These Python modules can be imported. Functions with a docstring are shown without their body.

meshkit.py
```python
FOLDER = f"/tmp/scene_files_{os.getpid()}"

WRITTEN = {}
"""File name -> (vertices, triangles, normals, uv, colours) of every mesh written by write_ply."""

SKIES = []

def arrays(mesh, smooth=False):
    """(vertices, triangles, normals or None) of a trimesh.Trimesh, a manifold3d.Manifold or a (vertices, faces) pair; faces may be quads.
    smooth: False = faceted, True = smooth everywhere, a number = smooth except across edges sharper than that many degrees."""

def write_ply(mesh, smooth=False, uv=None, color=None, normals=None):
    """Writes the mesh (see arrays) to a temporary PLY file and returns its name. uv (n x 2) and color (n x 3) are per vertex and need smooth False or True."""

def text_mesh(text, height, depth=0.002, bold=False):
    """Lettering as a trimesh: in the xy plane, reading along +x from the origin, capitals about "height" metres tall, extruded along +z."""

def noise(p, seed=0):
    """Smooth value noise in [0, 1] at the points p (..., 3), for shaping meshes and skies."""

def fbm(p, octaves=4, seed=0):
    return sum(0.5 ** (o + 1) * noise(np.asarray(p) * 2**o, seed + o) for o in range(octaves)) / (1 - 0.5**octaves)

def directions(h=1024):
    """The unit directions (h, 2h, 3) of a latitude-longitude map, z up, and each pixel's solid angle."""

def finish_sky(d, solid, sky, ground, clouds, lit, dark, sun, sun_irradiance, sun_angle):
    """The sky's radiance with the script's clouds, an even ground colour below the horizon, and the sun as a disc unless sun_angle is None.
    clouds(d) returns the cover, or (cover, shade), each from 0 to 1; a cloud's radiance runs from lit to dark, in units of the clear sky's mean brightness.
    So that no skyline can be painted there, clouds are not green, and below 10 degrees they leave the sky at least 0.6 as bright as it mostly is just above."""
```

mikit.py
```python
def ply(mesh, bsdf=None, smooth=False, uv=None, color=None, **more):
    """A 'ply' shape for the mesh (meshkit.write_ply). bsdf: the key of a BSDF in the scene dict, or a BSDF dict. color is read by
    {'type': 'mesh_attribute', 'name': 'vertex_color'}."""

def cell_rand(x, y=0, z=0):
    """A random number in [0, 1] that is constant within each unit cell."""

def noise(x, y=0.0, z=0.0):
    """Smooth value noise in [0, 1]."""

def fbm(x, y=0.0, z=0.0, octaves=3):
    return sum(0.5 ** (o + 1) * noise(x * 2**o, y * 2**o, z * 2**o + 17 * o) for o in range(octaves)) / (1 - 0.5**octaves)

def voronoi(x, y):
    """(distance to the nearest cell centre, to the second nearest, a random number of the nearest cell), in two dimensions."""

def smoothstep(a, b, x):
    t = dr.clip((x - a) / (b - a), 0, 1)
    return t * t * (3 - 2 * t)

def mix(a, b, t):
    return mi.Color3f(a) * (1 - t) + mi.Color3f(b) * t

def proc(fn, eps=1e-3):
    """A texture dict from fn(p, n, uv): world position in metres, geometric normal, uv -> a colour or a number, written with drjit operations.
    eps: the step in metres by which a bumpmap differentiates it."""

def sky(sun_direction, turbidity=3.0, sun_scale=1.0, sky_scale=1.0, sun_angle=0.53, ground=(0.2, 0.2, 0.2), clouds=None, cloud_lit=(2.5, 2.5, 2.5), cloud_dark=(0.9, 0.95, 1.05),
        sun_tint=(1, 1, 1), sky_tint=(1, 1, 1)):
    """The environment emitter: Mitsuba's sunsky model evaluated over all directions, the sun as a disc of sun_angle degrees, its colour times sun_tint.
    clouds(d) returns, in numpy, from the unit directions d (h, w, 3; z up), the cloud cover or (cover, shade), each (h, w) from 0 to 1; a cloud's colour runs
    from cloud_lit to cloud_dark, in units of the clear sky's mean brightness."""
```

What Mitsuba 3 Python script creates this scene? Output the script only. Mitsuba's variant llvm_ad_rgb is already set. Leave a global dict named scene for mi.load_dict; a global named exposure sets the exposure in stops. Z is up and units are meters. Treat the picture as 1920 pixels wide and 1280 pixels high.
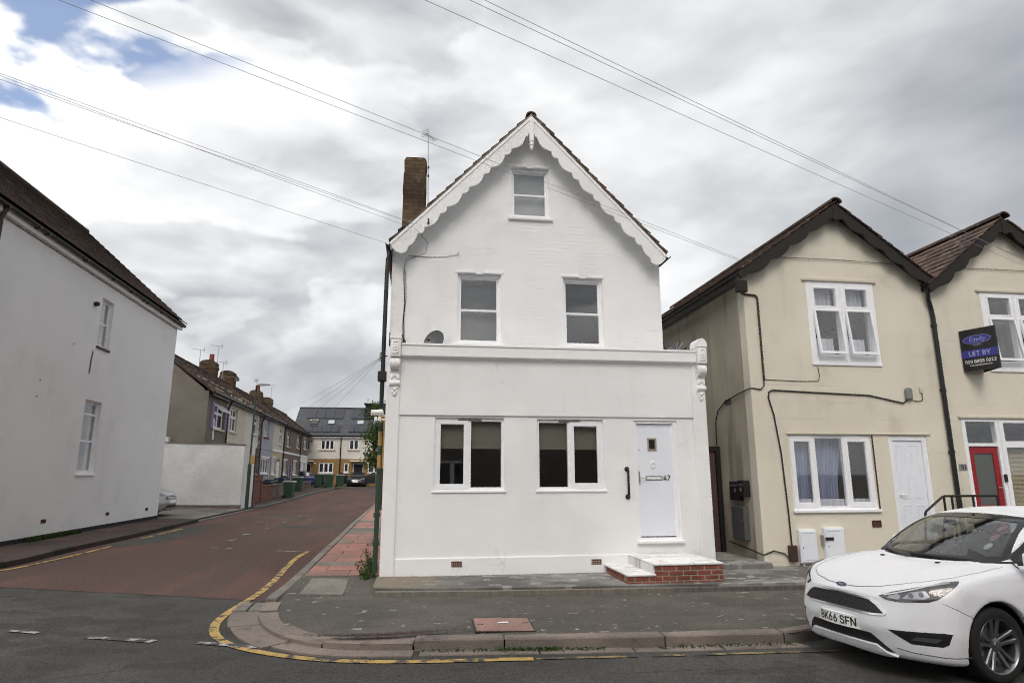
import math
import numpy as np
import trimesh
import drjit as dr
import mitsuba as mi
import manifold3d as m3
from shapely.geometry import Polygon, MultiPolygon, LineString, Point, box as sbox
from shapely.ops import unary_union
from shapely import affinity
import mikit
import meshkit
from mikit import proc, noise, fbm, voronoi, cell_rand, smoothstep, mix

rng = np.random.default_rng(47)
scene, labels = {'type': 'scene'}, {}
T4 = mi.ScalarTransform4f

# ------------------------------------------------------------------ camera, sky, exposure
EYE = np.array([0.0, 0.0, 1.8])
_f, _p, _r, _y = 1196.0, math.radians(11.85), math.radians(-0.127), math.radians(8.22)
_fw = np.array([math.sin(_y) * math.cos(_p), math.cos(_y) * math.cos(_p), math.sin(_p)])
_ri = np.array([math.cos(_y), -math.sin(_y), 0.0])
_up = np.cross(_ri, _fw)
_up2 = -_ri * math.sin(_r) + _up * math.cos(_r)
scene['camera'] = {'type': 'perspective', 'fov_axis': 'x', 'fov': 2 * math.degrees(math.atan(960 / _f)),
                   'near_clip': 0.05, 'far_clip': 3000.0,
                   'to_world': T4().look_at(origin=EYE.tolist(), target=(EYE + _fw).tolist(), up=_up2.tolist())}
exposure = 1.50


def clouds(d):
    """Broken cloud: a bright, lumpy bank with a few blue gaps towards the upper left, a heavier grey deck to the right."""
    z = np.maximum(d[..., 2], 0.0) + 0.75                       # little flattening: towering cloud, not a thin layer
    p = np.stack([d[..., 0] / z, d[..., 1] / z, d[..., 2] * 1.5], -1) * 1.7
    w = np.stack([meshkit.fbm(p * 2.0 + 9, 4, 41), meshkit.fbm(p * 2.0 + 17, 4, 43), meshkit.fbm(p * 2.0 + 31, 4, 47)], -1) - 0.5
    q = p + 0.40 * w
    n1 = meshkit.fbm(q * 2.6 + [2.5, 9.1, 6], 7, 11)
    n2 = meshkit.fbm(q * 5.5 + [0.3, 8.1, 2], 7, 23)
    n3 = meshkit.fbm((p + 0.2 * w) * 1.3 + [11.4, 0.6, 8], 6, 31)

    def near(v, w):
        v = np.array(v) / np.linalg.norm(v)
        return np.exp(-(1 - d @ v) / (1 - math.cos(math.radians(w))))
    gap = 1.0 * near((-0.50, 0.70, 0.515), 5.2) + 0.9 * near((-0.42, 0.72, 0.575), 4.8) + 0.85 * near((-0.30, 0.74, 0.62), 4.6) + 1.0 * near((-0.72, 0.42, 0.60), 12)
    c = 1.05 - 0.62 * np.minimum(gap, 1.1) + (n2 - 0.5) * 3.6
    cover = np.clip((c - 0.38) / 0.34, 0, 1)
    cover = np.maximum(0.20 + 0.80 * cover * cover * (3 - 2 * cover), np.clip(1.15 - gap * np.clip(2.2 - (n2 - 0.5) * 7.0, 0.6, 5), 0, 1))
    side = 0.85 * d[..., 0] + 0.28 * d[..., 1] - 0.12          # the deck thickens to the right
    left = np.clip(0.62 - 1.25 * side, 0, 1)
    right = np.clip(0.25 + 1.4 * side, 0, 1)
    head = np.clip((n1 - 0.47) / 0.07, 0, 1)                    # sunlit heads between grey bases
    head = head * head * (3 - 2 * head) * np.clip((d[..., 2] - 0.12) / 0.15, 0, 1)
    s = 0.57 + 0.46 * side - 0.62 * head * left + (n3 - 0.5) * (0.6 + 1.7 * right) + (n2 - 0.5) * (0.55 + 1.3 * left) + (n1 - 0.5) * 1.1 * right
    s = s + 0.14 * np.clip((0.55 - d[..., 2]) / 0.3, 0, 1) - 0.30 * np.minimum(gap, 1)
    return cover, 0.47 + 0.47 * np.tanh((s - 0.5) * 1.35)


scene['sky'] = mikit.sky((-0.14, -0.70, 0.70), turbidity=3, sun_scale=0.42, sky_scale=1.0, sun_angle=30, clouds=clouds,
                         cloud_lit=(3.30, 3.30, 3.28), cloud_dark=(0.62, 0.70, 0.82), sky_tint=(1.25, 1.45, 1.65), sun_tint=(0.90, 1.0, 1.24))

# ------------------------------------------------------------------ helpers: names, meshes
_used = set()


def num(key):
    if key not in _used:
        _used.add(key)
        return key
    k = 1
    while f'{key}_{k:03d}' in _used:
        k += 1
    key = f'{key}_{k:03d}'
    _used.add(key)
    return key


GROUPS = {'terraced_house': 'terraced houses along the side street', 'wheelie_bin': 'wheelie bins by the terrace', 'overhead_wire': 'overhead wires from the pole',
          'phone_wire': 'phone wires fanning to the terrace', 'wall_cable': 'cables on the cream houses', 'gable_cable': 'cables on the white gable', 'meter_box': 'meter boxes on the cream wall',
          'post_box': 'post boxes in the alley', 'security_camera': 'security devices on the house corner', 'satellite_dish': 'satellite dishes', 'roof_aerial': 'aerials of the terrace chimneys',
          'kerb_moss': 'weeds in the kerb gutter', 'weeds': 'weeds at the foot of walls', 'inspection_cover': 'inspection covers in the pavement', 'cream_house': 'pair of cream houses',
          'townhouse': 'townhouses closing the street', 'loose_rod': 'rods behind the parapet', 'opposite_house': 'houses across the road', 'windscreen_sticker': 'discs on the windscreen',
          'garden_wall': 'front garden walls of the terrace', 'parked_car': 'parked cars'}


def thing(name, label, cat, group=None):
    group = group or GROUPS.get(name)
    key = num(name)
    labels[key] = {'label': label, 'category': cat}
    if group:
        labels[key]['group'] = group
    return key


def put(parent, name, mesh, mat, smooth=False, label=None, kind=None):
    key = num((parent + '__' if parent else '') + name)
    if isinstance(mesh, MB):
        mesh = mesh.mesh()
    scene[key] = mikit.ply(mesh, mat, smooth)
    if label or kind:
        labels[key] = {}
        if label:
            labels[key]['label'] = label
        if kind:
            labels[key]['kind'] = kind
    return key


def one(name, mesh, mat, label, cat, smooth=False, group=None):
    key = put(None, name, mesh, mat, smooth)
    group = group or GROUPS.get(name)
    labels[key] = {'label': label, 'category': cat}
    if group:
        labels[key]['group'] = group
    return key


def share(parent, name, shape, tw):
    key = num(parent + '__' + name)
    scene[key] = {**shape, 'to_world': tw}
    return key


def struct(name, mesh, mat, smooth=False, label=None):
    key = put(None, name, mesh, mat, smooth)
    labels[key] = {'kind': 'structure'}
    if label:
        labels[key]['label'] = label
    return key


BOXF = np.array([[0, 2, 1], [0, 3, 2], [4, 5, 6], [4, 6, 7], [0, 1, 5], [0, 5, 4], [1, 2, 6], [1, 6, 5], [2, 3, 7], [2, 7, 6], [3, 0, 4], [3, 4, 7]])


def extr(poly, h):
    return trimesh.creation.extrude_polygon(poly, h, engine='earcut')


class MB:
    """Collects pieces, each in local coordinates, into one mesh."""

    def __init__(self, T=None):
        self.v, self.f, self.n, self.T = [], [], 0, T

    def add(self, v, f):
        if hasattr(v, 'vertices'):
            v, f = v.vertices, v.faces
        v = np.asarray(v, float)
        self.v.append(v)
        self.f.append(np.asarray(f, int) + self.n)
        self.n += len(v)
        return self

    def box(self, x0, x1, y0, y1, z0, z1):
        return self.add([[x0, y0, z0], [x1, y0, z0], [x1, y1, z0], [x0, y1, z0], [x0, y0, z1], [x1, y0, z1], [x1, y1, z1], [x0, y1, z1]], BOXF)

    def cbox(self, x0, x1, y0, y1, z0, z1, c=0.006):
        """A box with chamfered edges."""
        pts = []
        for X, a in ((x0, 1), (x1, -1)):
            for Y, b in ((y0, 1), (y1, -1)):
                for Z, e in ((z0, 1), (z1, -1)):
                    pts += [[X, Y + b * c, Z + e * c], [X + a * c, Y, Z + e * c], [X + a * c, Y + b * c, Z]]
        h = m3.Manifold.hull_points(np.array(pts)).to_mesh()
        return self.add(h.vert_properties[:, :3], h.tri_verts)

    def wall(self, poly, y0, y1):
        """A polygon in (x, z) made solid between y0 and y1."""
        for g in getattr(poly, 'geoms', [poly]):
            if g.is_empty:
                continue
            m = extr(g, y1 - y0)
            self.add(np.stack([m.vertices[:, 0], y0 + m.vertices[:, 2], m.vertices[:, 1]], 1), m.faces[:, ::-1])
        return self

    def side(self, poly, x0, x1):
        """A polygon in (y, z) made solid between x0 and x1."""
        m = extr(poly, x1 - x0)
        return self.add(np.stack([x0 + m.vertices[:, 2], m.vertices[:, 0], m.vertices[:, 1]], 1), m.faces)

    def flat(self, poly, z0, z1):
        for g in getattr(poly, 'geoms', [poly]):
            m = extr(g, z1 - z0)
            self.add(m.vertices + [0, 0, z0], m.faces)
        return self

    def tube(self, pts, r, sides=8, cap=True):
        p = np.asarray(pts, float)
        t = np.gradient(p, axis=0)
        t /= np.linalg.norm(t, axis=1, keepdims=True)
        a = np.zeros_like(t)
        c = np.cross(t[0], [0, 0, 1.0] if abs(t[0, 2]) < 0.8 else [1.0, 0, 0])
        for k in range(len(t)):
            c = c - t[k] * (c @ t[k])
            c = c / np.linalg.norm(c)
            a[k] = c
        b = np.cross(t, a)
        ang = np.arange(sides) * 2 * np.pi / sides
        R = np.broadcast_to(r, (len(p),))[:, None, None]
        v = p[:, None] + R * (np.cos(ang)[None, :, None] * a[:, None] + np.sin(ang)[None, :, None] * b[:, None])
        n = len(p)
        i, j = np.meshgrid(np.arange(n - 1), np.arange(sides), indexing='ij')
        q = np.stack([i * sides + j, (i + 1) * sides + j, (i + 1) * sides + (j + 1) % sides, i * sides + (j + 1) % sides], -1).reshape(-1, 4)
        f = np.vstack([q[:, [0, 2, 1]], q[:, [0, 3, 2]]])[:, ::-1]
        v = v.reshape(-1, 3)
        if cap:
            v = np.vstack([v, p[0], p[-1]])
            k = np.arange(sides)
            f = np.vstack([f, np.stack([k * 0 + n * sides, k, (k + 1) % sides], 1), np.stack([k * 0 + n * sides + 1, (n - 1) * sides + (k + 1) % sides, (n - 1) * sides + k], 1)])
        # orient outwards
        m = trimesh.Trimesh(v, f, process=False)
        if m.volume < 0:
            f = f[:, ::-1]
        return self.add(v, f)

    def lathe(self, prof, c=(0, 0, 0), axis='z', sides=20):
        """prof: (radius, height) pairs."""
        m = trimesh.creation.revolve(np.array(prof, float), sections=sides)
        v = m.vertices
        f = m.faces
        if axis == 'y':
            v = np.stack([v[:, 0], v[:, 2], -v[:, 1]], 1)
        elif axis == '-y':
            v = np.stack([v[:, 0], -v[:, 2], v[:, 1]], 1)
        elif axis == 'x':
            v = np.stack([v[:, 2], v[:, 1], -v[:, 0]], 1)
        m = trimesh.Trimesh(v, f, process=False)
        if m.volume < 0:
            f = f[:, ::-1]
        return self.add(v + np.asarray(c, float), f)

    def mesh(self):
        v, f = np.vstack(self.v), np.vstack(self.f)
        if self.T is not None:
            v = self.T(v)
        return trimesh.Trimesh(v, f, process=False)


def frame(origin, deg):
    """Local x along a wall (to the right as seen from outside), local y into the building, z up -> world."""
    c, s, o = math.cos(math.radians(deg)), math.sin(math.radians(deg)), np.asarray(origin, float)
    return lambda v: np.stack([o[0] + c * v[:, 0] - s * v[:, 1], o[1] + s * v[:, 0] + c * v[:, 1], o[2] + v[:, 2]], 1)


def rect(x0, x1, z0, z1):
    return sbox(x0, z0, x1, z1)


def wob(pts, a, seed=0):
    p = np.asarray(pts, float)
    return p + (np.stack([meshkit.noise(p @ np.diag([3.1, 2.7, 3.3][:p.shape[1]]) if p.shape[1] == 3 else np.column_stack([p * 3, p[:, :1] * 0]), seed + k) for k in range(p.shape[1])], 1) - 0.5) * 2 * a


# ------------------------------------------------------------------ materials
def B(key, d):
    scene[key] = d
    return key


def col(c):
    return {'type': 'rgb', 'value': list(c)} if not isinstance(c, dict) else c


def prin(key, c, rough=0.5, metallic=0.0, spec=0.5, two=True, **k):
    d = {'type': 'principled', 'base_color': col(c), 'roughness': rough if isinstance(rough, dict) else float(rough), 'metallic': float(metallic), 'specular': float(spec), **k}
    return B(key, {'type': 'twosided', 'bsdf': d} if two else d)


def bump(key, inner, fn, eps=2e-3):
    """fn gives a height in metres."""
    return B(key, {'type': 'twosided', 'bsdf': {'type': 'bumpmap', 'arbitrary': proc(fn, eps), 'scale': 1.0, 'bsdf': inner}})


def pd(c, rough=0.6, spec=0.4, **k):
    return {'type': 'principled', 'base_color': col(c), 'roughness': float(rough), 'specular': float(spec), **k}


def crack(u, v, w, k):
    """Hairline cracks: the level lines of a noise, kept only in a few places."""
    a = fbm(u * 1.1 + k, v * 1.1, w, 4)
    m = smoothstep(0.60, 0.68, fbm(u * 0.5 + 3 * k, v * 0.5, 2.0, 2))
    return (1 - smoothstep(0.0018, 0.0050, dr.abs(a - 0.5))) * m


def white_col(p, n, uv):
    u = p.x + p.y * 0.8
    a = fbm(u * 1.3, p.y * 0.4, p.z * 1.1, 4)
    b = fbm(u * 7 + 3, p.y, p.z * 5 + 7, 3)
    d = fbm(u * 5.5, 1.0, p.z * 0.45 + 3, 3)                    # old drip marks
    c = mix((0.80, 0.805, 0.805), (0.755, 0.76, 0.76), smoothstep(0.35, 0.70, a))
    c = mix(c, (0.70, 0.70, 0.69), 0.35 * smoothstep(0.60, 0.78, d) * smoothstep(0.42, 0.62, a))
    c = mix(c, (0.62, 0.61, 0.58), 0.22 * smoothstep(0.74, 0.84, b) * smoothstep(0.48, 0.62, a))
    return mix(c, (0.60, 0.59, 0.57), 0.5 * crack(u, p.z, p.y, 1.0))


def oldwhite_col(p, n, uv):
    a = fbm(p.x * 0.8 + p.y * 0.8, p.y * 0.3, p.z * 0.7, 4)
    b = fbm(p.x * 3 + 3, p.y * 3, p.z * 0.9 + 7, 3)
    c = mix((0.82, 0.825, 0.83), (0.775, 0.78, 0.785), smoothstep(0.35, 0.7, a))
    c = mix(c, (0.60, 0.59, 0.57), 0.35 * crack(p.y, p.z, p.x, 4.0))
    c = mix(c, (0.68, 0.675, 0.66), 0.25 * smoothstep(0.58, 0.76, fbm(p.y * 4.0, 2.0, p.z * 0.35, 3)) * smoothstep(0.45, 0.6, a))
    return mix(c, (0.58, 0.57, 0.54), 0.40 * smoothstep(0.66, 0.82, b) * smoothstep(0.45, 0.65, a))


def white_bump(p, n, uv):
    return 0.004 * fbm(p.x * 4, p.y * 4, p.z * 4, 2) + 0.0018 * noise(p.x * 40, p.y * 40, p.z * 40)


def brick_h(u, z, L=0.225, H=0.075, joint=0.012):
    row = dr.floor(z / H)
    k = u / L + 0.5 * (row - 2 * dr.floor(row / 2))
    fu, fz = (k - dr.floor(k)) * L, (z / H - row) * H
    e = dr.minimum(dr.minimum(fu, L - fu), dr.minimum(fz, H - fz))
    return smoothstep(0.0, joint, e), cell_rand(dr.floor(k), row, 5)


def wbrick_bump(p, n, uv):
    h, r = brick_h(p.x + p.y, p.z)
    m = smoothstep(0.30, 0.55, fbm(p.x * 0.9, p.y, p.z * 1.6, 2))
    return (0.0034 * h + 0.0024 * r * h) * m + 0.002 * noise(p.x * 30, p.y * 30, p.z * 30)


bump('mat_white_render', pd(proc(white_col), 0.75, 0.25), white_bump, 4e-3)
bump('mat_white_brick', pd(proc(white_col), 0.75, 0.25), wbrick_bump, 4e-3)


def cream_col(p, n, uv):
    a = fbm(p.x * 0.9 + 5, p.y * 0.9, p.z * 0.8, 4)
    s = fbm(p.x * 2.2, p.y * 2.2 + 3, p.z * 1.6, 4)
    c = mix((0.685, 0.645, 0.545), (0.64, 0.60, 0.50), smoothstep(0.3, 0.7, a))
    c = mix(c, (0.44, 0.40, 0.33), 0.40 * smoothstep(0.56, 0.76, s) * smoothstep(0.45, 0.65, a))
    dm = fbm(p.x * 5.0 + p.y * 5, 4.0, p.z * 0.5, 3)
    c = mix(c, (0.47, 0.43, 0.35), 0.22 * smoothstep(0.60, 0.78, dm) * smoothstep(0.42, 0.6, a))
    c = mix(c, (0.30, 0.27, 0.22), 0.8 * crack(p.x + p.y, p.z, p.y, 7.0))
    t = fbm(p.x * 22, p.y * 22, p.z * 22, 2)
    return mix(c, (0.25, 0.23, 0.20), 0.5 * smoothstep(0.84, 0.88, t))


def cream_bump(p, n, uv):
    u, H, L = p.x + p.y * 1.0, 0.32, 0.62
    h, r = brick_h(u + 0.17, p.z + 0.06, L, H, 0.012)
    m = smoothstep(0.40, 0.60, fbm(p.x * 0.7 + 2, p.y, p.z * 0.7 + 4, 2))
    return 0.006 * h * m + 0.0012 * noise(p.x * 45, p.y * 45, p.z * 45) + 0.004 * fbm(p.x * 3, p.y * 3, p.z * 3, 3)


bump('mat_cream', pd(proc(cream_col), 0.8, 0.2), cream_bump, 4e-3)


def tread_col(p, n, uv):
    a = fbm(p.x * 4, p.y * 4, 2.0, 4)
    s = fbm(p.x * 13, p.y * 13, 5.0, 3)
    c = mix((0.66, 0.66, 0.65), (0.54, 0.535, 0.52), smoothstep(0.35, 0.65, a))
    return mix(c, (0.30, 0.27, 0.24), 0.6 * smoothstep(0.62, 0.76, s))


prin('mat_tread', proc(tread_col), 0.8, spec=0.2)


def shaded_col(p, n, uv):
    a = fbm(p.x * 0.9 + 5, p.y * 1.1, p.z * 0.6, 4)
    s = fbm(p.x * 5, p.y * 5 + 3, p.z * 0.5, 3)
    c = mix((0.48, 0.44, 0.36), (0.37, 0.335, 0.27), smoothstep(0.3, 0.65, a))  # darker than the front: the alley shade is put into the colour
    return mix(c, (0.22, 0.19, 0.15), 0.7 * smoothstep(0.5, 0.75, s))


bump('mat_cream_shaded', pd(proc(shaded_col), 0.85, 0.15), cream_bump, 4e-3)


def leftwall_bump(p, n, uv):
    return 0.008 * fbm(p.x * 2, p.y * 2, p.z * 2, 3) + 0.002 * noise(p.x * 30, p.y * 30, p.z * 30)


bump('mat_white_wall', pd(proc(oldwhite_col), 0.8, 0.2), leftwall_bump, 6e-3)


def asphalt_col(p, n, uv):
    g = cell_rand(p.x * 95, p.y * 95)
    g2 = noise(p.x * 45, p.y * 45)
    a = fbm(p.x * 0.7, p.y * 0.9, 2.0, 4)
    st = fbm(p.x * 2.4 + 9, p.y * 3.6, 5.0, 3)
    c = mix((0.040, 0.039, 0.036), (0.057, 0.055, 0.050), smoothstep(0.3, 0.7, a))
    c = mix(c, (0.027, 0.0265, 0.025), 0.6 * smoothstep(0.54, 0.70, st))
    v1, v2, r = voronoi(p.x * 0.55 + 0.25 * st, p.y * 0.55)
    c = c * (1 - 0.55 * (1 - smoothstep(0.004, 0.014, v2 - v1)) * smoothstep(0.45, 0.6, a))
    return c * (0.45 + 0.75 * g + 0.35 * g2)


def asphalt_bump(p, n, uv):
    return 0.006 * noise(p.x * 70, p.y * 70) + 0.004 * noise(p.x * 31, p.y * 31)


bump('mat_asphalt', pd(proc(asphalt_col), 0.78, 0.35), asphalt_bump, 3e-3)


def red_col(p, n, uv):
    g = cell_rand(p.x * 80, p.y * 80, 3)
    a = fbm(p.x * 0.8, p.y * 0.35, 4.0, 4)
    w = fbm(p.x * 2.3 + 0.06 * p.y, p.y * 0.16, 8.0, 3)         # wear along the wheel paths
    c = mix((0.096, 0.054, 0.045), (0.073, 0.044, 0.038), smoothstep(0.35, 0.65, a))
    c = mix(c, (0.062, 0.045, 0.039), 0.65 * smoothstep(0.48, 0.66, w))
    return c * (0.6 + 0.75 * g)


bump('mat_red_asphalt', pd(proc(red_col), 0.8, 0.3), asphalt_bump, 3e-3)


def pave_col(p, n, uv):
    g = cell_rand(p.x * 110, p.y * 110, 1)
    a = fbm(p.x * 0.9 + 3, p.y * 1.4, 1.0, 4)
    s = fbm(p.x * 3.4, p.y * 4.6, 6.0, 4)
    sp = fbm(p.x * 8.0, p.y * 12.0, 9.0, 2)
    c = mix((0.078, 0.071, 0.062), (0.100, 0.091, 0.079), smoothstep(0.35, 0.65, a))
    c = mix(c, (0.060, 0.056, 0.051), 0.5 * smoothstep(0.5, 0.7, s))
    c = mix(c, (0.26, 0.25, 0.23), 0.8 * smoothstep(0.80, 0.86, sp))
    return c * (0.6 + 0.65 * g)


bump('mat_pavement', pd(proc(pave_col), 0.8, 0.3), asphalt_bump, 3e-3)


def conc_col(p, n, uv):
    g = noise(p.x * 60, p.y * 60, p.z * 60)
    a = fbm(p.x * 1.6 + 1, p.y * 2.2, p.z, 4)
    c = mix((0.19, 0.183, 0.17), (0.095, 0.092, 0.086), smoothstep(0.36, 0.64, a))
    s = fbm(p.x * 4.5 + 1, p.y * 6, 3.0, 3)
    c = mix(c, (0.32, 0.315, 0.30), 0.6 * smoothstep(0.64, 0.74, s))
    return c * (0.8 + 0.35 * g)


prin('mat_concrete', proc(conc_col), 0.85, spec=0.25)


def drive_col(p, n, uv):
    a = fbm(p.x * 0.9 + 1, p.y * 0.6, p.z, 4)
    c = mix((0.17, 0.155, 0.13), (0.105, 0.098, 0.087), smoothstep(0.35, 0.65, a))
    return c * (0.75 + 0.4 * noise(p.x * 30, p.y * 30))


prin('mat_driveway', proc(drive_col), 0.85, spec=0.2)


def granite_col(p, n, uv):
    g = cell_rand(p.x * 130, p.y * 130, p.z * 130)
    a = fbm(p.x * 1.7, p.y * 1.7, p.z * 2, 3)
    s = fbm(p.x * 6, p.y * 6, p.z * 6 + 2, 3)
    c = mix((0.205, 0.172, 0.15), (0.145, 0.124, 0.11), smoothstep(0.3, 0.7, a))
    c = mix(c, (0.09, 0.08, 0.07), 0.75 * smoothstep(0.6, 0.75, s))
    return c * (0.7 + 0.5 * g)


def stone_bump(p, n, uv):
    return 0.010 * fbm(p.x * 8, p.y * 8, p.z * 8, 3) + 0.003 * noise(p.x * 60, p.y * 60, p.z * 60)


bump('mat_granite', pd(proc(granite_col), 0.8, 0.3), stone_bump, 4e-3)


def slab_variant(key, c0, c1, seed):
    def fn(p, n, uv):
        g = noise(p.x * 70, p.y * 70, seed)
        a = fbm(p.x * 2.0 + seed, p.y * 2.0, 1.0, 3)
        return mix(c0, c1, smoothstep(0.3, 0.7, a)) * (0.75 + 0.45 * g)
    prin(key, proc(fn), 0.85, spec=0.25)


slab_variant('mat_pink_slab', (0.31, 0.165, 0.14), (0.26, 0.145, 0.125), 3.0)
slab_variant('mat_pink_slab_dull', (0.26, 0.16, 0.138), (0.20, 0.13, 0.115), 8.0)
slab_variant('mat_grey_slab', (0.18, 0.168, 0.15), (0.14, 0.132, 0.12), 5.0)


def paint_fn(c, seed, lo, hi):
    def fn(p, n, uv):
        w = fbm(p.x * 9 + seed, p.y * 9, seed, 4)
        g = cell_rand(p.x * 90, p.y * 90, seed)
        return mix(c, (0.055, 0.053, 0.05), smoothstep(lo, hi, w + 0.22 * (g - 0.5))) * (0.8 + 0.3 * g)
    return fn


prin('mat_yellow_paint', proc(paint_fn((0.38, 0.255, 0.085), 2.0, 0.54, 0.64)), 0.7, spec=0.3)
prin('mat_worn_yellow', proc(paint_fn((0.24, 0.185, 0.09), 3.0, 0.42, 0.54)), 0.7, spec=0.3)
prin('mat_white_paint', proc(paint_fn((0.33, 0.33, 0.32), 6.0, 0.40, 0.52)), 0.7, spec=0.3)


def tile_col(p, n, uv):
    r = cell_rand(p.x * 3.3 + p.y * 0.7, p.y * 3.3, p.z * 4.1)
    a = fbm(p.x * 1.5, p.y * 1.5, p.z * 1.5, 3)
    l = fbm(p.x * 11, p.y * 11, p.z * 11, 3)
    c = mix((0.105, 0.068, 0.052), (0.060, 0.044, 0.038), smoothstep(0.3, 0.7, a)) * (0.72 + 0.55 * r)
    return mix(c, (0.21, 0.19, 0.14), 0.7 * smoothstep(0.62, 0.74, l))


def dtile_col(p, n, uv):
    r = cell_rand(p.x * 3.3 + p.y * 0.7, p.y * 3.3, p.z * 4.1)
    a = fbm(p.x * 1.5, p.y * 1.5, p.z * 1.5, 3)
    return mix((0.066, 0.041, 0.032), (0.040, 0.029, 0.025), smoothstep(0.3, 0.7, a)) * (0.7 + 0.6 * r)


prin('mat_tile', proc(tile_col), 0.85, spec=0.25)
prin('mat_dark_tile', proc(dtile_col), 0.8, spec=0.3)


def brick_col(p, n, uv):
    g = noise(p.x * 90, p.y * 90, p.z * 90)
    a = fbm(p.x * 5, p.y * 5, p.z * 7, 3)
    c = mix((0.25, 0.075, 0.054), (0.17, 0.058, 0.044), smoothstep(0.35, 0.65, a))
    return c * (0.7 + 0.5 * g)


prin('mat_red_brick', proc(brick_col), 0.85, spec=0.25)


def wallbrick(key, c0, c1, mortar):
    def fn(p, n, uv):
        h, r = brick_h(p.x + p.y, p.z)
        return mix(mortar, mix(c0, c1, r), h) * (0.85 + 0.3 * noise(p.x * 8, p.y * 8, p.z * 8))
    prin(key, proc(fn), 0.85, spec=0.2)


wallbrick('mat_brick_wall', (0.20, 0.075, 0.055), (0.12, 0.055, 0.045), (0.17, 0.14, 0.12))
wallbrick('mat_buff_brick', (0.34, 0.20, 0.075), (0.25, 0.145, 0.055), (0.24, 0.18, 0.10))
wallbrick('mat_brown_brick', (0.20, 0.145, 0.12), (0.145, 0.105, 0.09), (0.20, 0.17, 0.15))


def stack_col(p, n, uv):
    a = fbm(p.x * 2.2, p.y * 2.2, p.z * 2.2, 4)
    s = fbm(p.x * 7, p.y * 7, p.z * 4, 3)
    c = mix((0.115, 0.080, 0.050), (0.066, 0.049, 0.034), smoothstep(0.35, 0.65, a))
    h, r = brick_h(p.x + p.y, p.z, 0.225, 0.085, 0.014)
    return mix(c, (0.20, 0.16, 0.11), 0.45 * smoothstep(0.60, 0.75, s)) * (0.62 + 0.38 * h) * (0.8 + 0.35 * r)


prin('mat_stack', proc(stack_col), 0.9, spec=0.15)


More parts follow.
